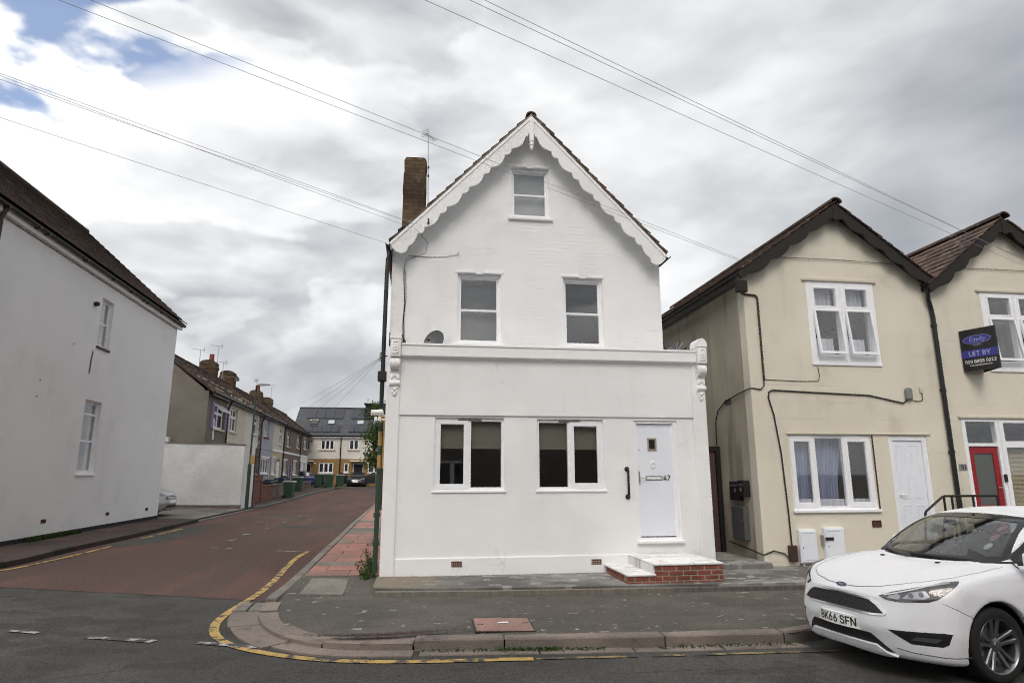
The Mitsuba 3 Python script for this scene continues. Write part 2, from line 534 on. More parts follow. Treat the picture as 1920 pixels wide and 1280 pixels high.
def rough_render(key, c0, c1, seed):
    def fn(p, n, uv):
        a = fbm(p.x * 0.9 + seed, p.y * 0.9, p.z * 0.7, 4)
        return mix(c0, c1, smoothstep(0.3, 0.7, a)) * (0.85 + 0.25 * noise(p.x * 25, p.y * 25, p.z * 25))
    prin(key, proc(fn), 0.9, spec=0.15)


rough_render('mat_yard_wall', (0.76, 0.76, 0.75), (0.62, 0.615, 0.60), 2.0)
rough_render('mat_dark_pavement', (0.066, 0.052, 0.046), (0.046, 0.039, 0.035), 9.0)
rough_render('mat_pebbledash', (0.20, 0.18, 0.155), (0.155, 0.138, 0.12), 6.0)


def bark_col(p, n, uv):
    return mix((0.10, 0.075, 0.055), (0.05, 0.04, 0.03), fbm(p.x * 14, p.y * 14, p.z * 3, 3))


prin('mat_bark', proc(bark_col), 0.9, spec=0.1)

prin('mat_upvc', (0.80, 0.81, 0.83), 0.28, spec=0.45)
prin('mat_white_gloss', (0.80, 0.80, 0.795), 0.45, spec=0.4)
prin('mat_door_white', (0.74, 0.77, 0.82), 0.32, spec=0.45)
prin('mat_black_plastic', (0.014, 0.014, 0.015), 0.38, spec=0.45)
prin('mat_black_iron', (0.016, 0.015, 0.014), 0.5, spec=0.4)
prin('mat_dark_wood', (0.018, 0.015, 0.013), 0.65, spec=0.3)
prin('mat_grey_plastic', (0.19, 0.195, 0.19), 0.5)
prin('mat_upper_blind', (0.075, 0.08, 0.08), 0.9, spec=0.1)
prin('mat_gable_blind', (0.22, 0.24, 0.24), 0.9, spec=0.1)
prin('mat_grey_box', (0.085, 0.09, 0.088), 0.55)
prin('mat_dish', (0.075, 0.08, 0.086), 0.55)
prin('mat_steel', (0.55, 0.55, 0.55), 0.35, metallic=1.0)
prin('mat_galv', (0.33, 0.34, 0.35), 0.55, metallic=0.6)
prin('mat_brown_plastic', (0.045, 0.022, 0.017), 0.5)
prin('mat_airbrick', (0.115, 0.05, 0.036), 0.85, spec=0.2)
prin('mat_mortar', (0.30, 0.265, 0.215), 0.95, spec=0.1)
prin('mat_dark_plinth', (0.022, 0.021, 0.021), 0.7, spec=0.25)
prin('mat_blind', (0.145, 0.145, 0.12), 0.9, spec=0.1)
prin('mat_venetian', (0.47, 0.41, 0.28), 0.7, spec=0.2)
prin('mat_curtain', (0.25, 0.29, 0.42), 0.95, spec=0.05)
prin('mat_net', (0.55, 0.57, 0.62), 0.95, spec=0.05)
prin('mat_room', (0.15, 0.15, 0.145), 0.95, spec=0.1)
prin('mat_red_door', (0.27, 0.011, 0.016), 0.3, spec=0.5)
prin('mat_maroon', (0.085, 0.045, 0.042), 0.6)
prin('mat_green_paint', (0.022, 0.050, 0.032), 0.45)
prin('mat_ochre', (0.34, 0.22, 0.075), 0.6)
prin('mat_dark_glass', (0.022, 0.026, 0.030), 0.06, spec=0.7)
prin('mat_frosted', (0.095, 0.105, 0.10), 0.25, spec=0.6)
prin('mat_cable', (0.022, 0.022, 0.023), 0.6)
prin('mat_wire', (0.30, 0.30, 0.31), 0.6)
prin('mat_rubble', (0.17, 0.148, 0.115), 0.95, spec=0.1)
prin('mat_lilac', (0.34, 0.345, 0.395), 0.85, spec=0.2)
prin('mat_cream_flat', (0.55, 0.515, 0.42), 0.85, spec=0.2)
prin('mat_cream_pale', (0.62, 0.59, 0.53), 0.85, spec=0.2)
prin('mat_tan', (0.43, 0.37, 0.27), 0.85, spec=0.2)
prin('mat_white_flat', (0.72, 0.72, 0.70), 0.85, spec=0.2)
prin('mat_purple', (0.20, 0.155, 0.29), 0.6)
prin('mat_slate', (0.078, 0.082, 0.092), 0.6, spec=0.35)
prin('mat_solar', (0.025, 0.027, 0.040), 0.18, spec=0.6)
prin('mat_roof_glass', (0.42, 0.47, 0.52), 0.08, spec=0.8)
prin('mat_bin_green', (0.018, 0.047, 0.028), 0.5)
prin('mat_bin_lid_grey', (0.30, 0.31, 0.31), 0.5)
prin('mat_bin_blue', (0.022, 0.032, 0.085), 0.5)
prin('mat_terracotta', (0.20, 0.065, 0.042), 0.85, spec=0.2)
prin('mat_sign_black', (0.010, 0.010, 0.011), 0.35)
prin('mat_sign_blue', (0.035, 0.035, 0.24), 0.4)
prin('mat_sign_white', (0.72, 0.72, 0.72), 0.5)
prin('mat_sign_pale', (0.35, 0.37, 0.62), 0.5)
prin('mat_moss', (0.060, 0.075, 0.025), 0.95, spec=0.1)
prin('mat_litter', (0.60, 0.60, 0.60), 0.8)
B('mat_leaf', {'type': 'principledthin', 'base_color': col((0.050, 0.088, 0.026)), 'roughness': 0.55, 'diff_trans': 0.6, 'spec_trans': 0.0})
B('mat_leaf_light', {'type': 'principledthin', 'base_color': col((0.105, 0.13, 0.042)), 'roughness': 0.55, 'diff_trans': 0.6, 'spec_trans': 0.0})
B('mat_glass', {'type': 'thindielectric', 'int_ior': 1.80, 'ext_ior': 1.0})
# ------------------------------------------------------------------ ground, roads, pavements


def sstep(a, b, x):
    t = np.clip((x - a) / (b - a), 0, 1)
    return t * t * (3 - 2 * t)


def G(x, y):
    """Height of the road surface: a slight fall from left to right, a rise at the far end of the side street."""
    x, y = np.asarray(x, float), np.asarray(y, float)
    k = 0.6
    sp = k * np.log1p(np.exp(np.clip(-(x + 0.6) / k, -40, 40)))
    return 0.025 * np.minimum(sp, 14) + 0.62 * sstep(38, 64, y)


def subdiv(m, size):
    v, f = trimesh.remesh.subdivide_to_size(m.vertices, m.faces, size, max_iter=12)
    return trimesh.Trimesh(v, f, process=False)


def lift(m):
    v = np.array(m.vertices)
    v[:, 2] += G(v[:, 0], v[:, 1])
    return trimesh.Trimesh(v, m.faces, process=False)


def sheet(poly, z, size=1.2):
    out = []
    for g in getattr(poly, 'geoms', [poly]):
        if g.is_empty or g.area < 1e-6:
            continue
        v, f = trimesh.creation.triangulate_polygon(g, engine='earcut')
        m = trimesh.Trimesh(np.column_stack([v, np.full(len(v), z)]), f, process=False)
        if m.face_normals[0][2] < 0:
            m.invert()
        out.append(subdiv(m, size))
    return lift(trimesh.util.concatenate(out))


def block(poly, z0, z1, size=1.5):
    out = []
    for g in getattr(poly, 'geoms', [poly]):
        if g.is_empty or g.area < 1e-6:
            continue
        m = extr(g, z1 - z0)
        m.apply_translation([0, 0, z0])
        out.append(subdiv(m, size))
    return lift(trimesh.util.concatenate(out))


def stone(poly, z0, z1, c=0.012, seed=0):
    """A convex slab with chamfered, slightly uneven top edges, set on the ground."""
    p = np.array(poly.exterior.coords[:-1])
    q = np.array(poly.buffer(-c, join_style=2).exterior.coords[:-1])
    r = np.random.default_rng(seed)
    j = r.normal(0, 0.0025, len(q))
    tilt = r.normal(0, 0.004, 2)
    ctr = q.mean(0)
    pts = np.vstack([np.column_stack([p, np.full(len(p), z0)]), np.column_stack([p, np.full(len(p), z1 - c)]),
                     np.column_stack([q, z1 + j + (q - ctr) @ tilt])])
    h = m3.Manifold.hull_points(pts).to_mesh()
    return lift(trimesh.Trimesh(h.vert_properties[:, :3], h.tri_verts, process=False))


def offset_line(pts, d):
    """Parallel polyline, to the left of the direction of travel for d > 0."""
    p = np.asarray(pts, float)
    t = np.gradient(p, axis=0)
    t /= np.linalg.norm(t, axis=1, keepdims=True)
    return p + d * np.stack([-t[:, 1], t[:, 0]], 1)


def resample(pts, step):
    p = np.asarray(pts, float)
    s = np.concatenate([[0], np.cumsum(np.linalg.norm(np.diff(p, axis=0), axis=1))])
    n = max(2, int(round(s[-1] / step)) + 1)
    t = np.linspace(0, s[-1], n)
    return np.stack([np.interp(t, s, p[:, k]) for k in range(p.shape[1])], 1)


def smooth_line(ctrl, n=8):
    from scipy.interpolate import CubicSpline
    p = np.asarray(ctrl, float)
    s = np.concatenate([[0], np.cumsum(np.linalg.norm(np.diff(p, axis=0), axis=1))])
    return CubicSpline(s, p)(np.linspace(0, s[-1], n * (len(p) - 1) + 1))


def ribbon(a, b):
    return Polygon(np.vstack([a, b[::-1]])).buffer(0)


# the land under everything, out to the horizon
gx = np.concatenate([[-900, -400, -200, -100, -60], np.arange(-40, 41, 4.0), [60, 100, 200, 400, 900]])
gy = np.concatenate([[-900, -400, -200, -100, -60], np.arange(-40, 121, 4.0), [160, 250, 400, 900]])
GX, GY = np.meshgrid(gx, gy, indexing='ij')
vv = np.stack([GX, GY, G(GX, GY) - 0.05], -1).reshape(-1, 3)
ii, jj = np.meshgrid(np.arange(len(gx) - 1), np.arange(len(gy) - 1), indexing='ij')
w_ = len(gy)
qd = np.stack([ii * w_ + jj, (ii + 1) * w_ + jj, (ii + 1) * w_ + jj + 1, ii * w_ + jj + 1], -1).reshape(-1, 4)
prin('mat_ground', (0.11, 0.105, 0.095), 0.9, spec=0.1)
struct('ground', trimesh.Trimesh(vv, np.vstack([qd[:, [0, 1, 2]], qd[:, [0, 2, 3]]]), process=False), 'mat_ground', True)

# outline of the kerb, from along the side street round the corner and along the main road
side_pts = [(-2.62, 46.0), (-2.50, 38.5), (-2.30, 24.4), (-2.10, 15.0), (-2.04, 12.2), (-2.02, 10.6)]
corner_ctrl = [(-2.02, 10.6), (-2.00, 9.3), (-1.70, 8.25), (-1.22, 7.60), (-0.82, 7.36), (-0.30, 7.27), (0.0, 7.24)]
corner = smooth_line(corner_ctrl, 6)
main_pts = [(0.0, 7.24), (0.94, 7.16), (2.62, 7.02), (4.10, 6.95), (4.6, 7.14), (5.5, 7.36), (8.5, 7.78), (12.0, 7.85), (30.0, 7.7)]
kerb_front = np.vstack([np.array(side_pts[:-1]), corner, np.array(main_pts[1:])])

main_road = Polygon([(-60, -0.9), (60, -0.9), (60, 8.0), (12, 8.0), (8.5, 7.95), (5, 7.4), (0, 7.4), (-0.6, 7.6), (-1.3, 8.2), (-1.9, 10.08), (-2.66, 10.31), (-4.54, 10.85), (-6.5, 11.4), (-8.2, 11.9), (-60, 14.2)])
struct('road', sheet(main_road, 0.0, 1.6), 'mat_asphalt')
left_kerb = smooth_line([(-13.5, 12.75), (-10.0, 12.5), (-8.2, 12.55), (-7.50, 13.0), (-7.40, 14.2), (-7.52, 18.0), (-7.72, 24.0), (-7.85, 30.0), (-7.98, 37.0), (-8.00, 45.0), (-7.55, 52.0), (-6.75, 57.3)], 5)
red_poly = Polygon([(-2.66, 10.31), (-1.9, 10.08), (-1.95, 12.2), (-2.05, 15), (-2.25, 24.4), (-2.45, 38.5), (-2.7, 58.0), (-6.6, 58.2)] + [tuple(p) for p in (left_kerb + [-0.06, 0])[::-1] if p[1] > 12.9] + [(-7.9, 12.4), (-8.2, 11.9), (-6.5, 11.4), (-4.54, 10.85)])
struct('side_road', sheet(red_poly, 0.004, 1.2), 'mat_red_asphalt')
far_poly = Polygon([(-16, 58.3), (-2.4, 58.1), (-2.2, 46), (6, 46), (6, 68.2), (-16, 68.2)])
struct('far_forecourt', sheet(far_poly, 0.002, 2.0), 'mat_asphalt')
# trench repairs in the side road
for k, P in enumerate(([(-7.35, 17.0), (-7.45, 22.5), (-7.0, 23.3), (-6.35, 21.0), (-6.55, 17.6)], [(-4.6, 23.3), (-2.5, 22.8), (-2.5, 23.5), (-4.55, 24.0)], [(-6.9, 30), (-4.6, 27.6), (-4.4, 28.1), (-6.8, 30.6)])):
    put('side_road', 'tarmac_patch', sheet(Polygon(P).buffer(0.12).buffer(-0.08), 0.008, 0.8), 'mat_asphalt', label='dark tarmac patch in the red side road')

# the corner pavement
pav_edge = np.vstack([kerb_front, [(30, 10.1), (-0.5, 10.1), (-0.5, 12), (-0.58, 14), (-0.62, 20), (-1.3, 46)]])
pav_poly = Polygon(pav_edge).buffer(-0.01)


def sink(m, amount, width):
    """The pavement dips towards the dropped kerb of the corner."""
    v = np.array(m.vertices)
    c = resample(kerb_front[(kerb_front[:, 1] < 10.3) & (kerb_front[:, 0] < 0.02)], 0.08)
    c = c[(c[:, 0] < -0.25) & (c[:, 1] < 9.4)]
    d = np.sqrt(((v[:, None, :2] - c[None]) ** 2).sum(-1)).min(1)
    v[:, 2] -= amount * np.clip(1 - d / width, 0, 1) ** 1.3
    return trimesh.Trimesh(v, m.faces, process=False)


pavement = struct('pavement', sink(sheet(pav_poly.intersection(sbox(-5, 5, 5.4, 12.02)), 0.112, 0.22), 0.072, 1.5), 'mat_pavement')
put(pavement, 'far_tarmac', sheet(pav_poly.intersection(sbox(5.4, 5, 40, 12.02)), 0.112, 1.0), 'mat_pavement')
put(pavement, 'bed', block(pav_poly.buffer(-0.28), -0.04, 0.045, 1.5), 'mat_concrete')

# kerbstones: granite, one by one
kin = offset_line(kerb_front, 0.20)
kerb_l = LineString(kerb_front)


def stretch(line, inner, s0, s1, n=4):
    a = np.array([line.interpolate(s).coords[0] for s in np.linspace(s0, s1, n)])
    t = np.array([np.array(line.interpolate(s + 0.05).coords[0]) - np.array(line.interpolate(s - 0.05).coords[0]) for s in np.linspace(s0, s1, n)])
    t /= np.linalg.norm(t, axis=1, keepdims=True)
    b = a + inner * np.stack([-t[:, 1], t[:, 0]], 1)
    return Polygon(np.vstack([a, b[::-1]]))


S0 = kerb_l.project(Point(0.0, 7.24))
S_corner0 = kerb_l.project(Point(-2.02, 10.6))
cuts = [S0]
for d in (0.95, 2.67, 4.0, 5.3, 6.6, 7.9, 9.2, 10.5, 12.0, 14, 16, 18, 20, 22, 24):
    cuts.append(S0 + d)
for k, (a, b) in enumerate(zip(cuts[:-1], cuts[1:])):
    put(pavement, 'kerbstone', stone(stretch(kerb_l, 0.19, a + 0.008, b - 0.008, 3).convex_hull, -0.03, 0.122, 0.016, k), 'mat_granite')
c_cuts = [S0 - 0.98, S0 - 2.05, S0 - 3.0, S0 - 3.62]
prev = S0
for k, c in enumerate(c_cuts):
    zt = (0.080, 0.058, 0.054, 0.070)[k]
    w = (0.30, 0.36, 0.34, 0.22)[k]
    poly = stretch(kerb_l, w, c + 0.008, prev - 0.008, 9)
    m = extr(poly.buffer(-0.01).buffer(0.008), zt + 0.03)
    m.apply_translation([0, 0, -0.03])
    put(pavement, 'kerbstone', lift(subdiv(m, 0.25)), 'mat_granite', label='wide curved granite kerbstone of the dropped corner')
    prev = c
s = prev
k = 0
while s > 6:
    L = 0.75 if s > S_corner0 - 16 else 1.5
    put(pavement, 'kerbstone', stone(stretch(kerb_l, 0.15, s - L + 0.006, s - 0.006, 3).convex_hull, -0.03, 0.115, 0.012, 50 + k), 'mat_grey_slab')
    s -= L
    k += 1
# channel stones in the gutter
prev = S0 + 0.02
for k, (d, w) in enumerate(((-1.45, 0.24), (-2.45, 0.34), (-3.25, 0.36))):
    c = S0 + d
    poly = stretch(kerb_l, -w, c + 0.01, prev - 0.01, 9).buffer(-0.012).buffer(0.01)
    m = extr(poly, 0.05)
    m.apply_translation([0, 0, -0.03])
    put('road', 'channel_stone', lift(subdiv(m, 0.25)), 'mat_granite', label='curved granite channel stone round the corner')
    prev = c
for k in range(2):
    for j in range(2):
        c = S0 - 3.3 - 0.3 * k
        poly = stretch(kerb_l, -0.17, c - 0.27, c - 0.02, 3)
        poly = affinity.translate(poly, *(np.array([-0.19, -0.02]) * j))
        put('road', 'channel_stone', stone(poly.convex_hull, -0.03, 0.02 + 0.005 * j, 0.01, 70 + 2 * k + j), 'mat_grey_slab')
a = S0 + 0.06
for k, L in enumerate((1.25, 1.0, 0.95, 0.9)):
    put('road', 'channel_stone', stone(stretch(kerb_l, -0.17, a + 0.01, a + L - 0.01, 3).convex_hull, -0.03, 0.014, 0.008, 90 + k), 'mat_granite')
    a += L

# pink paving slabs along the side street
pink = Polygon([(-1.87, 11.80), (-0.62, 11.80), (-0.66, 20.0), (-1.25, 43.0), (-2.42, 43.0), (-2.30, 36.0), (-2.12, 24.4), (-1.93, 15.0)])
row, y, far_slabs = 0, 11.80, []
rs = np.random.default_rng(5)
while y < 43:
    h = 0.60 if row != 0 else 0.62
    xs = -2.6 + 0.0
    off = 0.0 if row % 2 == 0 else 0.45
    x = -2.95 + off
    while x < -0.5:
        c = sbox(x + 0.006, y + 0.006, x + 0.894, y + h - 0.006)
        xk = np.interp(y, [11.8, 15, 24.4, 43], [-1.87, -1.93, -2.12, -2.42])
        c = c.intersection(pink)
        if not c.is_empty and c.geom_type == 'Polygon' and c.area > 0.03:
            if y < 27:
                u = rs.random()
                mat = 'mat_pink_slab' if u < 0.62 else 'mat_pink_slab_dull' if u < 0.90 else 'mat_grey_slab'
                if 20.2 < y < 21.6 or 24 < y < 25.2:
                    mat = 'mat_grey_slab'
                put(pavement, 'paving_slab', stone(c.convex_hull, 0.06, 0.116 + rs.normal(0, 0.003), 0.005, rs.integers(1 << 30)), mat)
            else:
                far_slabs.append(stone(c.convex_hull, 0.06, 0.116, 0.005, 1))
        x += 0.9
    y += h
    row += 1
put(pavement, 'far_paving_slabs', trimesh.util.concatenate(far_slabs), 'mat_pink_slab', kind='stuff')

# inspection covers set in the pavement
cover = thing('inspection_cover', 'large square concrete inspection cover near the green pipe at the corner', 'cover')
put(cover, 'lid', stone(Polygon([(-1.64, 10.0), (-1.02, 9.95), (-1.08, 11.42), (-1.69, 11.50)]), 0.07, 0.122, 0.006, 3), 'mat_grey_slab')
put(cover, 'lifting_slot', lift(MB().box(-1.40, -1.27, 10.70, 10.73, 0.10, 0.1245).mesh()), 'mat_black_iron')
cover = thing('inspection_cover', 'pinkish rectangular inspection cover in the tarmac near the kerb', 'cover')
put(cover, 'lid', stone(Polygon([(0.69, 7.53), (1.32, 7.45), (1.345, 8.06), (0.70, 8.15)]), 0.07, 0.127, 0.006, 4), 'mat_pink_slab_dull')
put(cover, 'frame', lift(MB().flat(Polygon([(0.67, 7.51), (1.34, 7.43), (1.365, 8.08), (0.68, 8.17)]).difference(Polygon([(0.69, 7.53), (1.32, 7.45), (1.345, 8.06), (0.70, 8.15)])), 0.06, 0.119).mesh()), 'mat_black_iron')
for x in (0.76, 1.28):
    put(cover, 'lifting_slot', lift(MB().box(x - 0.035, x + 0.035, 7.80, 7.825, 0.10, 0.1305).mesh()), 'mat_black_iron')
one('paper_scrap', lift(MB().add(*(lambda h: (h.vert_properties[:, :3], h.tri_verts))(m3.Manifold.hull_points(np.array([[0.95, 7.84, 0.130], [1.09, 7.83, 0.131], [1.08, 7.88, 0.134], [0.97, 7.885, 0.131], [1.02, 7.86, 0.140]])).to_mesh())).mesh()), 'mat_litter', 'scrap of white paper lying on the pinkish inspection cover', 'litter')

# forecourt in front of the white house, a step above the pavement
fc = Polygon([(-0.56, 9.88), (-0.2, 9.87), (0.93, 9.76), (2.1, 9.68), (3.31, 9.62), (4.86, 9.52), (6.2, 9.5), (14.5, 9.4), (14.5, 11.3), (6.2, 11.3), (6.16, 14.0), (5.0, 14.0), (5.1, 11.1), (-0.57, 11.1)])
forecourt = struct('forecourt', block(fc, 0.05, 0.205, 0.5), 'mat_concrete')
put(forecourt, 'edging', block(ribbon(np.array([(-0.56, 9.90), (0.93, 9.78), (3.31, 9.64), (6.2, 9.52), (14.5, 9.42)]), np.array([(-0.56, 9.78), (0.93, 9.67), (3.31, 9.53), (6.2, 9.40), (14.5, 9.3)])), 0.05, 0.172, 0.5), 'mat_driveway')
rub = block(Polygon([(-0.55, 10.0), (0.05, 9.92), (0.35, 10.1), (0.22, 10.5), (0.3, 10.75), (-0.1, 10.9), (-0.55, 10.95)]).buffer(0.06), 0.1, 0.207, 0.08)
rv = np.array(rub.vertices)
rv[:, 2] += 0.022 * (meshkit.fbm(rv * [6, 6, 0], 4, 3) - 0.45) * (rv[:, 2] > 0.19)
put(forecourt, 'rubble_patch', trimesh.Trimesh(rv, rub.faces, process=False), 'mat_rubble')

# road markings
yl = smooth_line([(-2.53, 16.3), (-2.42, 12.5), (-2.37, 10.2), (-2.41, 9.05), (-2.30, 8.35), (-1.97, 7.72), (-1.48, 7.31), (-0.91, 7.03), (0.0, 6.86), (1.19, 6.79)], 10)
put('road', 'yellow_line', sheet(ribbon(offset_line(yl, 0.055), offset_line(yl, -0.055)), 0.009, 0.4), 'mat_yellow_paint')
for (xa, ya), (xb, yb) in (((1.22, 6.80), (2.25, 6.73)), ((2.40, 6.72), (2.75, 6.70)), ((2.95, 6.69), (4.4, 6.62)), ((4.6, 6.6), (9, 6.4))):
    l = np.array([(xa, ya), (xb, yb)])
    put('road', 'yellow_line', sheet(ribbon(offset_line(l, 0.03), offset_line(l, -0.03)), 0.008, 0.6), 'mat_worn_yellow')
for pts in ([(-9.2, 12.28), (-7.9, 12.32), (-7.35, 12.7), (-7.16, 13.3), (-7.12, 15.5), (-7.18, 17.0)], [(-7.24, 18.9), (-7.34, 22.2)]):
    l = np.array(pts)
    l = resample(l, 0.5)
    put('road', 'yellow_line', sheet(ribbon(offset_line(l, 0.045), offset_line(l, -0.045)), 0.014, 0.6), 'mat_yellow_paint')
for (xa, ya), (xb, yb), w in (((-3.55, 8.08), (-3.30, 8.02), 0.05), ((-3.28, 8.02), (-2.77, 7.86), 0.06), ((-2.29, 7.78), (-1.62, 7.56), 0.05), ((-4.5, 8.42), (-4.15, 8.30), 0.04)):
    l = np.array([(xa, ya), (xb, yb)])
    put('road', 'white_dash', sheet(ribbon(offset_line(l, w), offset_line(l, -w)), 0.010, 0.4), 'mat_white_paint')
for (xa, ya), (xb, yb), w in (((-3.35, 16.35), (-2.62, 16.3), 0.05), ((-4.9, 16.9), (-4.35, 16.8), 0.06), ((-4.95, 18.6), (-4.85, 19.1), 0.06), ((-5.0, 20.3), (-4.95, 20.7), 0.06), ((-4.9, 22.6), (-4.88, 23.1), 0.06), ((-4.9, 25.5), (-4.88, 26.0), 0.07), ((-4.95, 29), (-4.93, 29.6), 0.08), ((-3.2, 23.0), (-2.7, 22.9), 0.05)):
    l = np.array([(xa, ya), (xb, yb)])
    put('side_road', 'white_dash', sheet(ribbon(offset_line(l, w), offset_line(l, -w)), 0.012, 0.4), 'mat_white_paint')

# pavement, driveway and kerb on the far side of the side street
lk = left_kerb
inner_l = offset_line(lk, 0.14)
lp_poly = Polygon([tuple(p) for p in inner_l] + [(-9.6, 60), (-10.4, 60), (-9.9, 40), (-9.15, 34.6), (-9.3, 29), (-9.25, 25.3), (-8.95, 13.0), (-13.5, 13.2)]).buffer(0)
left_pav = struct('left_pavement', block(lp_poly, -0.04, 0.104, 1.2), 'mat_dark_pavement')
llk = LineString(lk)
s, k, far_k = 0.3, 0, []
while s < llk.length - 1:
    a, b = np.array(llk.interpolate(s).coords[0]), np.array(llk.interpolate(s + 0.9).coords[0])
    poly = stretch(llk, 0.14, s + 0.006, s + 0.894, 3).convex_hull
    drop = 0.05 if 24.5 < a[1] < 33.5 else 0.115
    m = stone(poly, -0.04, drop, 0.012, 200 + k)
    if a[1] < 34:
        put(left_pav, 'kerbstone', m, 'mat_grey_slab' if drop < 0.1 else 'mat_dark_plinth' if rng.random() < 0.4 else 'mat_dark_pavement')
    else:
        far_k.append(m)
    s += 0.9
    k += 1
put(left_pav, 'far_kerbstones', trimesh.util.concatenate(far_k), 'mat_grey_box', kind='stuff')
# reddish slabs let into the dark left pavement
for (x0, y0, x1, y1) in ((-8.9, 14.2, -8.0, 15.4), (-8.75, 17.2, -7.9, 18.2), (-8.9, 19.8, -8.2, 21.0), (-8.7, 22.2, -8.0, 23.4)):
    put(left_pav, 'paving_slab', stone(sbox(x0, y0, x1, y1), 0.05, 0.109, 0.004, int(y0)), 'mat_red_asphalt')
drive_poly = Polygon([(-9.25, 25.4), (-9.3, 29), (-9.0, 34.4), (-16, 34.4), (-16, 25.4)])
struct('driveway', block(drive_poly, -0.04, 0.112, 1.5), 'mat_driveway')
put('driveway', 'apron', sheet(Polygon([(-7.9, 25.2), (-8.08, 33.5), (-9.0, 34.2), (-9.3, 29), (-9.25, 25.4)]), 0.109, 1.0), 'mat_driveway')
# ------------------------------------------------------------------ windows and other builders


def window(parent, T, x0, x1, z0, z1, y, lights, fw=0.055, sill=None, glass='mat_glass', mat='mat_upvc', depth=0.07, name='window', label=None, mull=()):
    """A framed window: lights = list of (x0, x1, z0, z1, sash width) in metres from the lower left corner; sash 0 = glazed straight into the frame."""
    W, H = x1 - x0, z1 - z0
    out = rect(x0, x1, z0, z1)
    holes = [rect(x0 + a, x0 + b, z0 + c, z0 + d) for a, b, c, d, s in lights]
    win = put(parent, name, MB(T).wall(out.difference(unary_union(holes)), y, y + depth), mat, label=label)
    for a, b, c, d, s in lights:
        A, Bx, C, D = x0 + a, x0 + b, z0 + c, z0 + d
        if s > 0:
            ring = rect(A - 0.012, Bx + 0.012, C - 0.012, D + 0.012).difference(rect(A + s, Bx - s, C + s, D - s))
            m = MB(T).wall(ring, y - 0.016, y + depth - 0.012)
            bead = rect(A + s - 0.001, Bx - s + 0.001, C + s - 0.001, D - s + 0.001).difference(rect(A + s + 0.010, Bx - s - 0.010, C + s + 0.010, D - s - 0.010))
            m.wall(bead, y - 0.004, y + 0.03)
            put(win, 'sash', m, mat)
            A, Bx, C, D = A + s, Bx - s, C + s, D - s
        if glass == 'mat_glass':
            g = MB(T).add([[A, y + 0.022, C], [Bx, y + 0.022, C], [Bx, y + 0.022, D], [A, y + 0.022, D]], [[0, 1, 2], [0, 2, 3]])
        else:
            g = MB(T).box(A - 0.004, Bx + 0.004, y + 0.022, y + 0.034, C - 0.004, D + 0.004)
        put(win, 'pane', g, glass)
    if sill:
        put(win, 'sill', MB(T).cbox(x0 - sill[0], x1 + sill[0], y - sill[1], y + 0.03, z0 - sill[2], z0 + 0.002, 0.006), sill[3] if len(sill) > 3 else mat)
    return win


def tile_field(parent, O, U, V, L, S, gauge, width, th, mat, max_parts=300, lap=1.3, seed=0, jitter=0.006, limit=None, ridge=True):
    """Courses of separate tiles on a roof slope: O = lower corner, U = along the eave, V = up the slope."""
    O, U, V = (np.asarray(a, float) for a in (O, U, V))
    N = np.cross(U, V)
    N /= np.linalg.norm(N)
    if N[2] < 0:
        N = -N
    r = np.random.default_rng(seed)
    a = th / (gauge * lap)
    Vt = V * math.cos(a) - N * math.sin(a)
    Nt = np.cross(U, Vt)
    if Nt @ N < 0:
        Nt = -Nt
    L = round(L / (width / 2)) * width / 2
    bx = [MB().cbox(0.003, w_ - 0.003, 0, gauge * lap, 0, th, 0.004).mesh() for w_ in (width, width / 2)]
    shape = [mikit.ply(b_, mat) for b_ in bx]
    tiles = []
    for i in range(int(S / gauge)):
        u = 0.0
        while u < L - 0.01:
            h = 1 if (u == 0.0 and i % 2) or u + width > L + 0.01 else 0
            tiles.append((O + U * u + V * (i * gauge) + N * (th * 0.5 + r.normal(0, jitter * 0.25)), r.normal(0, jitter * 0.5), h))
            u += width / 2 if h else width
    tiles.sort(key=lambda t: np.linalg.norm(t[0] - EYE))
    rest = MB()
    for k, (p, w, h) in enumerate(tiles):
        Ut = U * math.cos(w) + Vt * math.sin(w)
        Vw = Vt * math.cos(w) - U * math.sin(w)
        M = np.eye(4)
        M[:3, 0], M[:3, 1], M[:3, 2], M[:3, 3] = Ut, Vw, Nt, p
        if np.linalg.det(M[:3, :3]) < 0:
            M[:3, 0] = -Ut
            M[:3, 3] = p + Ut * (width / 2 if h else width)
        if k < max_parts:
            share(parent, 'tile', shape[h], T4(M.tolist()))
        else:
            rest.add(bx[h].vertices @ M[:3, :3].T + M[:3, 3], bx[h].faces)
    if rest.n:
        put(parent, 'farther_tiles', rest, mat, kind='stuff')


def barge(L, d0, big, small, amp, amp2, first):
    """Outline of a scalloped bargeboard: s along the slope from the ridge, depth below it."""
    pts = [(0, 0.0), (L, 0.0)]
    low, s, k = [], first, 0
    while s < L - 0.12:
        w, a = (big, amp) if k % 2 == 0 else (small, amp2)
        w = min(w, L - 0.02 - s)
        t = np.linspace(0, 1, 9)
        low += [(s + w * q, d0 + a * (math.sin(math.pi * (0.12 + 0.80 * q)) - 0.35)) for q in t]
        s += w
        k += 1
    return pts, low


def keystone(T, x, z, w, h, y0, y1):
    return MB(T).wall(Polygon([(x - w * 0.42, z), (x + w * 0.42, z), (x + w * 0.58, z + h), (x - w * 0.58, z + h)]), y0, y1)


def cable(name, pts, r, label, cat='cable', group=None, mat='mat_cable'):
    return one(name, MB().tube(pts, r, 6), mat, label, cat, True, group)


def sag(a, b, d, n=24):
    a, b = np.asarray(a, float), np.asarray(b, float)
    t = np.linspace(0, 1, n)[:, None]
    return a + (b - a) * t - np.array([0, 0, 1.0]) * (4 * d * t * (1 - t))


